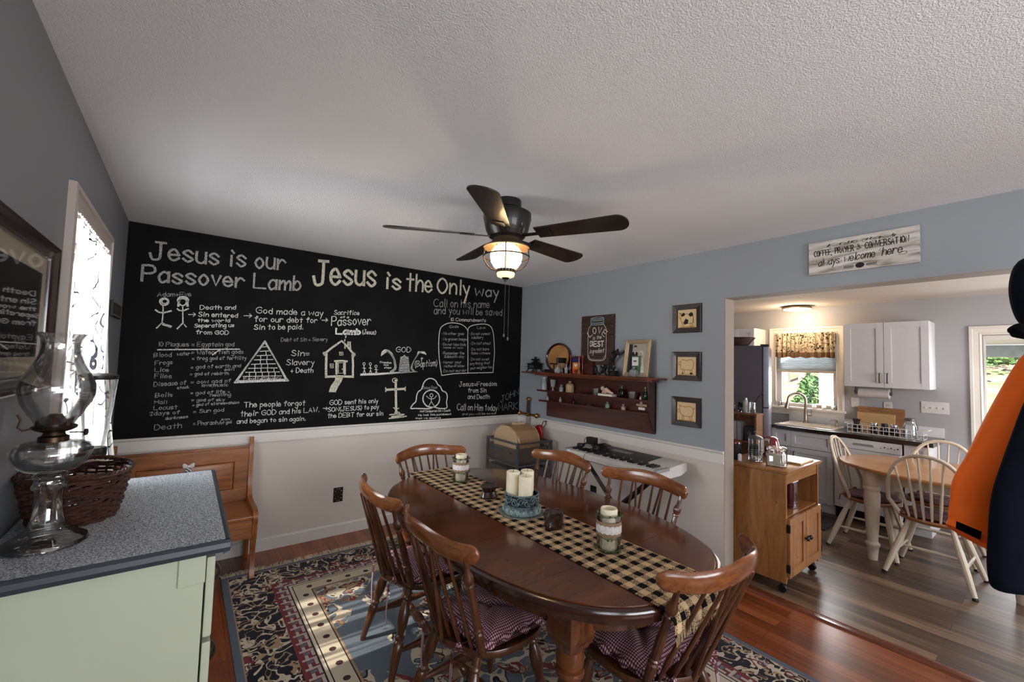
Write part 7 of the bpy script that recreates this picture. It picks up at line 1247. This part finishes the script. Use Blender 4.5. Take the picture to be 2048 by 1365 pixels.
uk = thing('utensil_cup', 'dark cup of black handled utensils at the left end of the wire rack', 'utensil holder', (5.82, 1.395, ZCT+.0075)); B().lathe([(.001,0),(.03,0),(.034,.07),(.031,.07),(.028,.006),(.001,.006)], n=18).obj('cup', M['amb'], uk); b = B()
for k in range(6): a = k*1.05; b.tube([(.012*math.cos(a),.012*math.sin(a),.02),(.022*math.cos(a),.022*math.sin(a),.10),(.03*math.cos(a),.03*math.sin(a),.135)], [.004,.005,.008], 6)
b.obj('utensil_handles', M['blackp'], uk)
fm = thing('floor_mat', 'dark grey mat on the kitchen floor before the sink', 'mat', (5.25, 1.86, 0)); B().box(-.24,.26,-.40,.38,.0005,.012,.005).obj('pad', plain('dark_rubber', srgb(48,44,44), .8), fm)
# ------------------------------------------------------------------ pine microwave cart (front faces south)
M['pine'] = wood('knotty_pine', srgb(112,70,34), srgb(164,112,62), (14,14,2.0), .4, .3, knots=True); M['pineh'] = wood('pine_top', srgb(118,74,38), srgb(172,120,68), (3,18,18), .28, .5)
pc = thing('microwave_cart', 'knotty pine rolling cart with two doors just past the kitchen opening', 'cart', (0,0,0)); PX0, PX1, PY0, PY1, PZ = 3.352, 3.985, 1.20, 1.625, .845
for a_ in (PX0, PX1-.02): B().box(a_,a_+.02,PY0,PY1,.075,PZ-.03,.002).obj('side_panel', M['pine'], pc)
B().box(PX0+.02,PX1-.02,PY1-.012,PY1,.09,PZ-.03).box(PX0+.02,PX1-.02,PY0+.01,PY1,.09,.11).box(PX0+.02,PX1-.02,PY0+.01,PY1,.50,.52,.002).obj('shelf', M['pineh'], pc); B().box(PX0+.02,PX1-.02,PY0+.006,PY0+.026,PZ-.10,PZ-.03,.002).obj('front_rail', M['pineh'], pc)
b = B(); o_ = [(.0,PZ-.03),(.012,PZ-.022),(.012,PZ-.014),(.02,PZ-.010),(.02,PZ-.004),(.014,PZ)]
b.loft([[(PX0-o,PY0-o,z),(PX1+o,PY0-o,z),(PX1+o,PY1+o*.3,z),(PX0-o,PY1+o*.3,z)] for o, z in o_]); b.obj('top', M['pineh'], pc)
xm = (PX0+PX1)/2
for a, c, kx in ((PX0+.012,xm-.003,xm-.03),(xm+.003,PX1-.012,xm+.03)):
    b = B(); fy = PY0-.02; z0, z1, r = .115, .515, .055
    b.box(a,a+r,fy,PY0-.001,z0,z1,.003).box(c-r,c,fy,PY0-.001,z0,z1,.003).box(a+r,c-r,fy,PY0-.001,z0,z0+r,.003).box(a+r,c-r,fy,PY0-.001,z1-r,z1,.003)
    b.loft([[(a+r+o,fy+h,z0+r+o),(c-r-o,fy+h,z0+r+o),(c-r-o,fy+h,z1-r-o),(a+r+o,fy+h,z1-r-o)] for o, h in ((-.002,.010),(.0,.012),(.022,.003),(.03,.003))])
    d = b.obj('door', M['pine'], pc); B().cyl((kx,fy,.33),(kx,fy-.012,.33),.007,n=10).ball((kx,fy-.02,.33),.017,.012,.017).obj('knob', M['black'], d)
    hx_ = a-.004 if kx < xm else c+.004
    for z in (.18,.45): B().box(hx_-.006,hx_+.006,fy-.004,PY0+.002,z-.028,z+.028,.003).obj('hinge', M['black'], d)
for x in (PX0+.035, PX1-.035):
    for y in (PY0+.035, PY1-.035): B().cyl((x-.014,y,.0265),(x+.014,y,.0265),.026,n=18).cyl((x,y,.03),(x,y,.078),.009,n=10).box(x-.02,x+.02,y-.012,y+.012,.04,.06,.006).obj('caster', M['black'], pc)
# things on the cart
fp = thing('french_press', 'glass french press with chrome bands and green herbs on the pine cart', 'french press', (3.52, 1.47, PZ+.0005)); B().lathe([(.001,.012),(.046,.012),(.046,.165),(.044,.165),(.044,.014),(.001,.014)], n=28).obj('beaker', M['tglass'], fp); b = B()
for z in (.004,.03,.044,.058,.072,.086): b.tube([(.048*math.cos(2*PI*k/28),.048*math.sin(2*PI*k/28),z) for k in range(28)], .0038, 6, True)
for a in (.8,2.4,4,5.5): b.cyl((.049*math.cos(a),.049*math.sin(a),.002),(.049*math.cos(a),.049*math.sin(a),.17),.003,n=6)
b.obj('chrome_cage', M['chrome'], fp); B().lathe([(.001,.165),(.05,.165),(.051,.172),(.04,.184),(.015,.192),(.005,.195),(.005,.205),(.011,.211),(.012,.218),(.006,.225),(.001,.226)], n=24).obj('lid', M['pewter'], fp); B().ball((0,0,.08),.036,.036,.045,14,10).obj('herbs', plain('dark_green_herbs', srgb(34,52,26), .9, var=.5, sc=80), fp); B().tube([(.048,-.01,.155),(.085,-.02,.165),(.09,-.022,.06),(.05,-.012,.04)], .005, 8).obj('handle', M['chrome'], fp)
fj = thing('flour_jar', 'square clip-top glass jar half full of flour at the front of the pine cart', 'jar', (3.475, 1.305, PZ+.0005), .08)
def rsq(h, z, r=.3, n=32): return [(abs(math.cos(2*PI*k/n))**.45*h*(1 if math.cos(2*PI*k/n) > 0 else -1), abs(math.sin(2*PI*k/n))**.45*h*(1 if math.sin(2*PI*k/n) > 0 else -1), z) for k in range(n)]
B().loft([rsq(.054,0),rsq(.062,.006),rsq(.062,.09),rsq(.052,.105),rsq(.050,.118),rsq(.047,.118),rsq(.049,.105),rsq(.0595,.088),rsq(.0595,.004),rsq(.01,.004)], False).obj('glass_body', M['tglass'], fj); B().loft([rsq(.058,.005),rsq(.0588,.02),rsq(.0588,.078),rsq(.02,.083)]).obj('flour', plain('flour', srgb(206,196,178), .95, var=.03), fj); B().loft([rsq(.05,.119),rsq(.057,.121),rsq(.057,.132),rsq(.035,.139)]).obj('lid', M['tglass'], fj); B().tube([(*rsq(.0535,0)[k][:2],.112) for k in range(32)], .0024, 5, True).tube([(-.054,0,.112),(-.066,0,.10),(-.064,0,.125),(-.05,0,.136)], .003, 6).obj('wire_bail', M['chrome'], fj)
kt = thing('kettle', 'shiny dark red kettle with chrome trim on the pine cart', 'kettle', (3.80, 1.47, PZ+.0005)); M['dred'] = plain('dark_red_enamel', srgb(110,12,18), .18, var=.1, coat=.6); B().lathe([(.001,0),(.076,0),(.078,.01),(.07,.07),(.058,.125),(.05,.145),(.03,.158),(.001,.162)], n=32).obj('body', M['dred'], kt); B().tube([(.06,.03,.13),(.10,.05,.135),(.105,.052,.05),(.075,.036,.03)], .010, 8, flat=.6).obj('handle', M['black'], kt); B().prism([(-.052,.148),(-.09,.135),(-.07,.085),(-.06,.09)], 'y', -.018, .018).obj('spout', M['chrome'], kt); B().tube([(.0765*math.cos(2*PI*k/32),.0765*math.sin(2*PI*k/32),.004) for k in range(32)], .004, 6, True).obj('base_ring', M['chrome'], kt)
cb3 = thing('cutting_board', 'small pale cutting board lying flat on the pine cart', 'cutting board', (3.80, 1.31, PZ+.0005), .02); B().box(-.155,.13,-.10,.09,0,.014,.004).obj('panel', M['board2'], cb3)
sp_ = thing('shaker', 'small pale shaker at the back left of the pine cart', 'shaker', (3.395, 1.53, PZ+.0005)); B().lathe([(.001,0),(.014,0),(.015,.04),(.011,.05),(.001,.055)], n=14).obj('body', M['white'], sp_)
mgp = thing('mug', 'dark metal jug with a red lid behind the french press on the pine cart', 'jug', (3.44, 1.585, PZ+.0005)); B().lathe([(.001,0),(.045,0),(.048,.01),(.044,.10),(.040,.12),(.001,.121)], n=24).obj('body', M['iron'], mgp); B().lathe([(.001,.1215),(.042,.1215),(.040,.132),(.001,.14)], n=20).obj('lid', M['dred'], mgp)
M['cpk'] = glass('smoky_pink_canister', (.42,.26,.28), .08)
cn = thing('canister', 'tall square canister with white lid on the open shelf of the pine cart', 'canister', (3.66, 1.29, .5205)); B().box(-.05,.05,-.045,.045,0,.19,.008).obj('body', M['cpk'], cn); B().box(-.052,.052,-.047,.047,.1905,.212,.006).obj('lid', M['white'], cn)
cn2 = thing('canister', 'round pinkish canister behind the square one on the pine cart shelf', 'canister', (3.80, 1.33, .5205)); B().lathe([(.001,0),(.043,0),(.043,.19),(.04,.195),(.001,.196)], n=24).obj('body', plain('printed_pink_tin', srgb(112,62,68), .35, var=.3, sc=30), cn2); B().lathe([(.001,.197),(.044,.197),(.044,.21),(.001,.212)], n=24).obj('lid', M['pewter'], cn2)
bw = thing('bowl', 'small dark bowl beside the canister on the pine cart shelf', 'bowl', (3.42, 1.27, .5205)); B().lathe([(.001,0),(.02,0),(.034,.04),(.036,.055),(.033,.055),(.03,.04),(.001,.008)], n=20).obj('body', M['pewter'], bw)
# ------------------------------------------------------------------ spice bookcase between cart and refrigerator
sbk = thing('bookcase', 'small brown wooden bookcase with spices on top, beside the refrigerator', 'bookcase', (0,0,0)); VX0, VX1, VY0, VY1, VZ = 4.20, 4.335, 1.745, 2.45, 1.135
M['vw'] = wood('brown_pine_bookcase', srgb(92,56,30), srgb(140,92,54), (3,16,16), .45, .2)
for a_ in (VY0, VY1-.018): B().box(VX0,VX1,a_,a_+.018,.0005,VZ-.018).obj('side_panel', M['vw'], sbk)
B().box(VX1-.01,VX1,VY0+.018,VY1-.018,.0005,VZ-.018).obj('back_panel', M['vw'], sbk)
for z in (.06,.46,.875,VZ): B().box(VX0-(.01 if z == VZ else 0),VX1,VY0-(.008 if z == VZ else -.018),VY1-.018,z-.018,z,.003).obj('shelf', M['vw'], sbk)
G8 = 'books in the small bookcase'; M['bk'] = {}
BK = [(2.145,.034,.165,(186,172,158),'pale'),(2.105,.02,.16,(190,96,40),'orange'),(2.075,.034,.165,(176,160,148),'beige'),(2.035,.012,.155,(40,44,50),'black'),(2.018,.022,.16,(120,112,110),'grey'),(1.99,.024,.17,(128,156,158),'pale teal'),(1.963,.034,.172,(170,170,164),'off-white'),(1.925,.036,.172,(160,158,160),'silver grey')]
for i, (y, w_, h, c_, nm) in enumerate(BK):
    t = thing('book', nm + ' spined book on the bookcase shelf, ' + ('first','second','third','fourth','fifth','sixth','seventh','eighth')[i] + ' from the left', 'book', (VX0+.012, y, .8755), 0, G8)
    B().box(0,.108,-w_,-w_+.0025,0,h,.001).box(0,.108,-.0025-.0005,-.0005,0,h,.001).box(0,.004,-w_,-.0005,0,h,.001).obj('cover', plain('cover_'+nm.replace(' ','_'), srgb(*c_), .6, var=.1, sc=50), t); B().box(.004,.105,-w_+.0026,-.0031,.003,h-.004).obj('pages', plain('page_block', srgb(206,198,184), .9), t)
dbx = thing('box', 'dark grey box at the right end of the bookcase shelf', 'box', (VX0+.02, 1.80, .8755)); B().box(0,.09,-.03,.06,0,.13,.004).obj('carton', plain('charcoal_box', srgb(44,44,50), .5), dbx); B().ball((-.0005,.015,.07),.001,.02,.02).obj('pale_emblem', M['pewter'], dbx)
G9 = 'dark spice bottles on the bookcase'
for i in range(7):
    t = thing('spice_bottle', ('dark spice bottle on top of the bookcase, number one','','','','','','')[0] if False else 'small dark spice bottle with black cap on the bookcase top', 'bottle', (VX0+.05+(i%2)*.05, 2.17-i*.047, VZ+.0005), 0, G9); B().lathe([(.001,0),(.018,0),(.019,.004),(.019,.062),(.015,.068),(.001,.069)], n=16).obj('body', M['amb'], t); B().lathe([(.001,.0695),(.018,.0695),(.018,.09),(.001,.092)], n=16).obj('cap', M['blackp'], t); B().lathe([(.0185,.018),(.0195,.02),(.0195,.045),(.0185,.047)], n=16, cap=False).obj('label_band', M['pewter'], t)
t = thing('spice_jar', 'tall white and grey shaker bottle on the bookcase top', 'bottle', (VX0+.04, 1.862, VZ+.0005)); B().lathe([(.001,0),(.021,0),(.021,.11),(.018,.116),(.001,.117)], n=18).obj('body', plain('white_grey_label', srgb(160,156,150), .4, var=.35, sc=24), t); B().lathe([(.001,.1175),(.017,.1175),(.016,.138),(.001,.14)], n=16).obj('cap', M['pewter'], t)
t = thing('glass_jar', 'clear glass jar holding a black ladle on the bookcase top', 'jar', (VX0+.05, 1.80, VZ+.0005)); B().lathe([(.001,0),(.026,0),(.029,.006),(.029,.10),(.027,.10),(.027,.008),(.001,.008)], n=20).obj('glass_body', M['tglass'], t)
t = thing('ladle', 'thin black ladle leaning in the glass jar on the bookcase top', 'ladle', (VX0+.05, 1.80, VZ+.0125)); B().tube([(0,.012,.0),(0,-.02,.09),(0,-.055,.15),(0,-.085,.175),(0,-.095,.17)], .003, 6).ball((0,.012,.006),.009,.010,.007).obj('shaft', M['black'], t)
# ------------------------------------------------------------------ kitchen table and chairs
M['honey'] = wood('honey_oak_top', srgb(158,106,58), srgb(200,148,92), (16,2.5,16), .3, .4); M['cwhite'] = plain('worn_cream_paint', srgb(206,194,174), .5, var=.06, sc=8); M['honeyd'] = wood('honey_oak_seat', srgb(120,72,36), srgb(166,108,58), (3,16,16), .35, .3)
kx, ky, ka, kb_ = 4.96, .61, .55, .70
ktb = thing('kitchen_table', 'oval honey oak kitchen table with turned cream legs', 'table', (kx, ky, 0))
def kov(k, n, d): t = 2*PI*k/n; return ((ka+d)*math.cos(t), (kb_+d)*math.sin(t))
B().loft([[(*kov(k,72,d),z) for k in range(72)] for d, z in ((-.012,.728),(-.004,.73),(0,.738),(0,.748),(-.006,.756),(-.012,.757))]).obj('tabletop', M['honey'], ktb); B().loft([[(sx*(ka-.19),sy*(kb_-.27),z) for sx, sy in ((-1,-1),(1,-1),(1,1),(-1,1))] for z in (.64,.7275)]).obj('apron', M['cwhite'], ktb)
for sx in (-1,1):
    for sy in (-1,1): B().lathe([(.001,.0005),(.032,.0005),(.036,.05),(.042,.105),(.05,.118),(.05,.132),(.042,.142),(.036,.15),(.046,.30),(.055,.47),(.056,.53),(.05,.56),(.058,.575),(.058,.585),(.05,.60),(.054,.61),(.056,.64),(.056,.727)], (sx*(ka-.205), sy*(kb_-.30), 0), 20).obj('leg', M['cwhite'], ktb)
def wchair():
    t = thing('kitchen_chair', 'x', 'chair', group='cream hoop-back chairs around the kitchen table'); SZ = .45
    P = lambda k: [(k*.222*math.cos(2*PI*i/40)*(1+.06*math.sin(2*PI*i/40)), k*.205*math.sin(2*PI*i/40)) for i in range(40)]
    B().loft([[(x,y,z) for x, y in P(k)] for k, z in ((.86,SZ-.036),(.97,SZ-.026),(1,SZ-.012),(.98,SZ),(.8,SZ-.004),(.3,SZ-.008))]).obj('seat', M['honeyd'], t)
    L = {}
    for sx in (-1,1):
        for sy in (-1,1):
            p0, p1 = Vector((sx*.243, sy*.205-(.05 if sy < 0 else -.01), 0.0)), Vector((sx*.115, sy*.115, SZ-.028)); L[sx,sy] = (p0, p1)
            B().turn(p0.lerp(p1,.035), p1, [(0,.0165),(.3,.021),(.6,.0225),(.85,.017),(1,.014)], 10).obj('leg', M['cwhite'], t); B().cyl(p0+Vector((0,0,.0005)), p0.lerp(p1,.036), .017, .0165, 10).obj('foot_cap', M['black'], t)
    mm = []
    for sx in (-1,1):
        a, c = L[sx,1][0].lerp(L[sx,1][1],.42), L[sx,-1][0].lerp(L[sx,-1][1],.42); mm.append((a+c)/2); B().turn(a, c, [(0,.008),(.5,.014),(1,.008)], 8).obj('stretcher', M['cwhite'], t)
    B().turn(mm[0], mm[1], [(0,.008),(.5,.014),(1,.008)], 8).obj('stretcher', M['cwhite'], t)
    hp_ = lambda a: (.235*math.cos(a)*(1-.18*(1-math.sin(a))**2), -.135-.02-.16*max(0,math.sin(a))-.0, SZ-.012+.50*max(0,math.sin(a))**.8) 
    pts = [(-.168,-.112,SZ-.012),(-.208,-.117,SZ+.05)]+[(-.24*math.cos(a)**.8 if a < PI/2-.01 else .24*abs(math.cos(a))**.8, -.125-.15*math.sin(a), SZ+.10+.385*math.sin(a)) for a in [PI*k/20 for k in range(0,21)]]+[(.208,-.117,SZ+.05),(.168,-.112,SZ-.012)]
    B().tube(pts, .015, 8, flat=.85).obj('hoop', M['cwhite'], t)
    for i in range(6):
        u = -.72+1.44*i/5; a = math.acos(max(-1,min(1,-(1 if u > 0 else -1)*abs(u)**1.25))); top = (u*.24, -.125-.15*math.sin(a), SZ+.10+.385*math.sin(a)-.006)
        B().turn((u*.15,-.145-.035*(1-u*u),SZ-.01), top, [(0,.007),(.25,.0105),(.5,.0085),(1,.006)], 8).obj('spindle', M['cwhite'], t)
    return t
wc = wchair(); G10 = 'cream hoop-back chairs around the kitchen table'
KC = [((4.886,1.075),180,'cream hoop-back chair at the left end of the kitchen table, seen in profile'),((4.65,.645),-92,'cream hoop-back chair in front of the kitchen table, back towards the dining room'),((5.27,.70),89,'cream hoop-back chair behind the kitchen table, in front of the end cabinet')]
M['qpad'] = plain('mauve_patchwork_pad', srgb(120,84,84), .9, var=.55, sc=22)
for i, ((x, y), rz, lb) in enumerate(KC):
    if i == 0: wc['label'] = lb; wc.location = (x,y,0); wc.rotation_euler = (0,0,math.radians(rz)); root = wc
    else: root = dup(wc, lb, (x,y,0), math.radians(rz), G10)
    q = thing('seat_cushion', ('mauve patchwork pad on the left kitchen chair','mauve patchwork pad on the front kitchen chair','mauve patchwork pad on the rear kitchen chair')[i], 'cushion', (x,y,.4505), math.radians(rz), 'mauve patchwork kitchen seat pads')
    b = B().loft([[((k*.19+.004*math.sin(9*a))*math.cos(a), (k*.185+.004*math.sin(9*a))*math.sin(a)+.012, z+.003*math.sin(5*a+k*9)) for a in [2*PI*j/40 for j in range(40)]] for k, z in ((.9,.0),(1,.010),(.95,.022),(.7,.030),(.4,.031),(.05,.026))]); b.obj('pad', M['qpad'], q)
    b = B()
    for sx in (-1,1): b.ball((sx*.15,-.15,.012),.018,.016,.014,8,6).tube([(sx*.15,-.155,.01),(sx*.165,-.18,.0),(sx*.16,-.19,-.05)], .006, 6, flat=.4)
    b.obj('tie_bow', M['qpad'], q)
# ------------------------------------------------------------------ coats at the right edge
def vp(px, py, d):     # a point at depth d in front of the lens axis, used once to take sizes off the photograph
    return Vector((0,0,CAM_Z)) + _f*d + _r*((px-1024)/F_PX*d) - _u*((py-682.5)/F_PX*d)
M['orange'] = plain('bright_orange_canvas', srgb(255,112,20), .75, var=.03, sc=6, bmp=.3); M['navy'] = plain('navy_wool', srgb(13,17,28), .95, var=.15, sc=30, spec=.1, sheen=.0); M['coatblk'] = plain('black_fleece', srgb(11,11,15), .95, var=.2, spec=.1)
cr_ = thing('coat_rack', 'dark wooden coat stand just outside the right edge', 'coat rack', (2.92, -.24, 0)); B().lathe([(.001,.0005),(.20,.0005),(.20,.02),(.06,.035),(.024,.06),(.022,1.78),(.03,1.80),(.028,1.83),(.001,1.85)], n=20).obj('post', M['mahog'], cr_)
for k in range(4):
    a = math.radians(160+k*90); B().tube([(.02*math.cos(a),.02*math.sin(a),1.66),(.10*math.cos(a),.10*math.sin(a),1.67),(.14*math.cos(a),.14*math.sin(a),1.72),(.145*math.cos(a),.145*math.sin(a),1.75)], .010, 8).obj('hook', M['mahog'], cr_)
def tubeloft(b, cs, n=28, wob=.06, seed=0):
    """cs: (centre, half width, half depth, twist) rings across a direction"""
    cs = [(Vector(q[:3]), q[3], q[4]) for q in smooth([(*c, a_, b_) for c, a_, b_ in cs], 4)]
    rings = []
    for i, (c, hw, hd) in enumerate(cs):
        c = Vector(c); t = (Vector(cs[min(i+1,len(cs)-1)][0])-Vector(cs[max(i-1,0)][0])).normalized()
        side = t.cross(_f).normalized(); dep = side.cross(t).normalized()
        rings.append([tuple(c + side*hw*math.cos(a)*(1+wob*math.sin(3*a+i*.23+seed)) + dep*hd*math.sin(a)*(1+wob*1.5*math.cos(4*a+i*.18+seed))) for a in [2*PI*k/n for k in range(n)]])
    return b.loft(rings)
oj = thing('jacket', 'bright orange work jacket hanging at the right edge, sleeve with a black cuff strap', 'jacket', (0,0,0)); D = 1.62
SL = [((2135,700),.075,.08),((2104,745),.095,.09),((2076,805),.115,.09),((2042,872),.122,.09),((2006,942),.124,.085),((1976,985),.116,.08),((1964,1020),.100,.075),((1951,1052),.088,.068),((1943,1066),.078,.062)]
b = tubeloft(B(), [(vp(x,y,D), w_, d_) for (x, y), w_, d_ in SL], wob=.035, seed=1); b.obj('sleeve', M['orange'], oj)
tubeloft(B(), [(vp(1947,1061,D), .079, .064), (vp(1941.5,1072,D), .0795, .066), (vp(1939,1076,D), .077, .062)], wob=.01).obj('cuff', M['orange'], oj)
q = [vp(1919.5,1061,D-.082), vp(1961,1081,D-.082), vp(1963.5,1064,D-.09), vp(1920.5,1046,D-.09)]
b = B(); b.add([tuple(p) for p in q]+[tuple(p+_f*.014) for p in q], [(0,1,2,3),(7,6,5,4),(0,4,5,1),(1,5,6,2),(2,6,7,3),(3,7,4,0)]); b.obj('cuff_strap', M['coatblk'], oj, 'black cuff strap')
b = tubeloft(B(), [(vp(1957,1064,D-.072), .004,.004), (vp(1960,1071,D-.074),.014,.006), (vp(1963,1080,D-.072),.012,.006), (vp(1965,1086,D-.07),.003,.003)], 12, 0); b.obj('strap_tab', M['orange'], oj)
tubeloft(B(), [(vp(2180,640,D+.02),.07,.06),(vp(2195,690,D+.02),.20,.10),(vp(2205,800,D+.02),.25,.10),(vp(2205,950,D+.02),.26,.10),(vp(2200,1080,D+.02),.27,.11)], wob=.03, seed=4).obj('body', M['orange'], oj)
nc = thing('coat', 'long dark navy coat hanging at the right edge in front of the orange jacket', 'coat', (0,0,0)); D = 1.36
def ncr(y, xl, hw): return (vp(xl+hw/D*F_PX, y, D), hw, .085)
b = tubeloft(B(), [ncr(700,2100,.10), ncr(745,2084,.17), ncr(815,2064,.20), ncr(880,2041,.215), ncr(975,2008,.235), ncr(1026,1992,.245), ncr(1090,1985,.25), ncr(1135,1981,.252), ncr(1150,1985,.248)], n=40, wob=.02, seed=2)
b.obj('body', M['navy'], nc); tubeloft(B(), [(vp(2150,720,D-.05),.06,.05),(vp(2165,800,D-.09),.07,.06),(vp(2170,960,D-.10),.068,.055),(vp(2168,1090,D-.10),.06,.05)], 20, .03).obj('sleeve', M['navy'], nc)
kh = thing('hood', 'dark navy hooded hat hanging above the coats at the right edge', 'hat', (0,0,0)); D = 1.45
tubeloft(B(), [(vp(2112,500,D),.02,.03),(vp(2110,522,D),.085,.08),(vp(2104,565,D),.105,.09),(vp(2104,610,D),.10,.085),(vp(2108,640,D),.085,.07),(vp(2112,652,D),.05,.05)], 28, .03, 3).obj('crown', M['navy'], kh); tubeloft(B(), [(vp(2029,664,D-.02),.012,.02),(vp(2037,662,D-.02),.024,.03),(vp(2050,664,D-.02),.026,.035),(vp(2090,668,D-.02),.028,.04)], 20, .05, 1).obj('brim', M['coatblk'], kh)
# ------------------------------------------------------------------ outdoors past the kitchen window and door
m, nt, p = mk('patchy_lawn'); n = nd(nt, 'ShaderNodeTexNoise'); n.inputs['Scale'].default_value = .8; n.inputs['Detail'].default_value = 8; n.inputs['Roughness'].default_value = .7; nt.links.new(coords(nt), n.inputs['Vector']); nt.links.new(ramp(nt, n.outputs[0], [(.36, srgb(58,78,40)), (.46, srgb(84,94,60)), (.53, srgb(104,86,74)), (.68, srgb(118,100,88))]), p.inputs['Base Color']); p.inputs['Roughness'].default_value = .95; M['lawn'] = m
struct(B().grid(lambda u, v: (KX1+.14+u*38, -22+v*44, -.35+min(max(0,u*38-3)*.155,2.3)+.12*math.sin(u*30)*math.sin(v*40)), 40, 40, .1, (0,0,-1)), 'ground_outside', M['lawn'])
struct(B().box(-24, KX1+.13, -24, 22, -.75, -.65), 'ground_west', M['lawn'])
M['fol'] = plain('bright_foliage', srgb(86,120,70), .8, var=.5, sc=30); M['fol2'] = plain('hedge_foliage', srgb(54,78,36), .8, var=.5, sc=20); M['bark'] = plain('grey_bark', srgb(120,106,94), .9, var=.3)
def bush(name, lb, cat, loc, rx, rz, nleaf, ls, m, trunk=0, g=None):
    t = thing(name, lb, cat, loc, 0, g); b = B()
    for i in range(nleaf):
        a, e = random.uniform(0,2*PI), math.asin(random.uniform(-.85,1)); r = random.uniform(.35,1)**.5*(1+.22*math.sin(5*a)*math.cos(4*e)); taper = 1-.35*max(0,math.sin(e))
        c = Vector((rx*r*taper*math.cos(e)*math.cos(a), rx*r*taper*math.cos(e)*math.sin(a), trunk+rz*(1+r*math.sin(e)))); u = Vector((random.uniform(-1,1),random.uniform(-1,1),random.uniform(-.6,.6))).normalized(); w_ = u.cross(Vector((random.random(),random.random(),random.random()))).normalized()
        b.add([c-u*ls, c+w_*ls*.45, c+u*ls, c-w_*ls*.45], [(0,1,2,3)])
    b.obj('foliage', m, t)
    B().turn((0,0,-.3),(0,0,trunk+rz),[(0,.05+trunk*.03),(1,.02)],8).obj('trunk', M['bark'], t); return t
bush('shrub', 'bright green bushy shrub outside the kitchen window', 'shrub', (11, 3.42, .0), .34, .74, 2200, .07, M['fol'])
bush('shrub', 'low green shrub bank at the top of the slope outside the glass door', 'shrub', (25.5, .6, 1.95), 5.0, .22, 1800, .16, M['fol2'])
for i, (x, y, h) in enumerate(((19,6.75,6),(21,6.85,7),(26,9.3,6.5),(17,5.55,5))):
    t = thing('tree', ('thin bare tree trunk outside, leftmost in the kitchen window','thin bare tree trunk outside, second in the kitchen window','thin bare tree trunk far back in the kitchen window','nearest thin tree trunk outside the kitchen window')[i], 'tree', (x,y,1.1), 0, 'bare trees outside the kitchen window'); B().turn((0,0,-.4),(.1,.2,h),[(0,.13),(.5,.1),(1,.05)],8).obj('trunk', M['bark'], t)
    b = B()
    for k in range(5): b.tube([(0,0,h*(.35+k*.12)),(random.uniform(-.6,.6),random.uniform(-.8,.8),h*(.5+k*.12))],[.04,.015],5)
    b.obj('branch', M['bark'], t)
wh = thing('outbuilding', 'white sided building wall outside the right of the kitchen window', 'building', (0,0,0)); M['siding'] = plain('white_siding', srgb(232,232,230), .7, var=.02); b = B()
for k in range(18): b.prism([(9.2,-.3+k*.17),(9.182,-.3+k*.17),(9.2,-.3+(k+1)*.17)], 'y', 1.2, 2.745)
b.box(9.2,12,1.2,2.745,-.5,2.76); b.obj('siding_wall', M['siding'], wh); B().prism([(1.0,2.76),(2.75,2.76),(1.9,3.6)], 'x', 9.0, 12.2).obj('roof', plain('grey_shingles', srgb(96,92,90), .9, var=.3), wh)
pr_ = thing('porch_roof', 'white edged porch roof seen through the top of the glass door', 'porch roof', (0,0,0)); B().box(8.6,8.75,-3,1.15,1.81,1.97,.01).obj('fascia', plain('pale_grey_fascia', srgb(176,186,198), .6), pr_); B().box(6.9,8.6,-3,1.15,1.975,2.03).obj('roof_panel', M['siding'], pr_)
for y in (-2.8,1.05): B().box(8.62,8.72,y-.05,y+.05,-.4,1.81).obj('post', M['siding'], pr_)
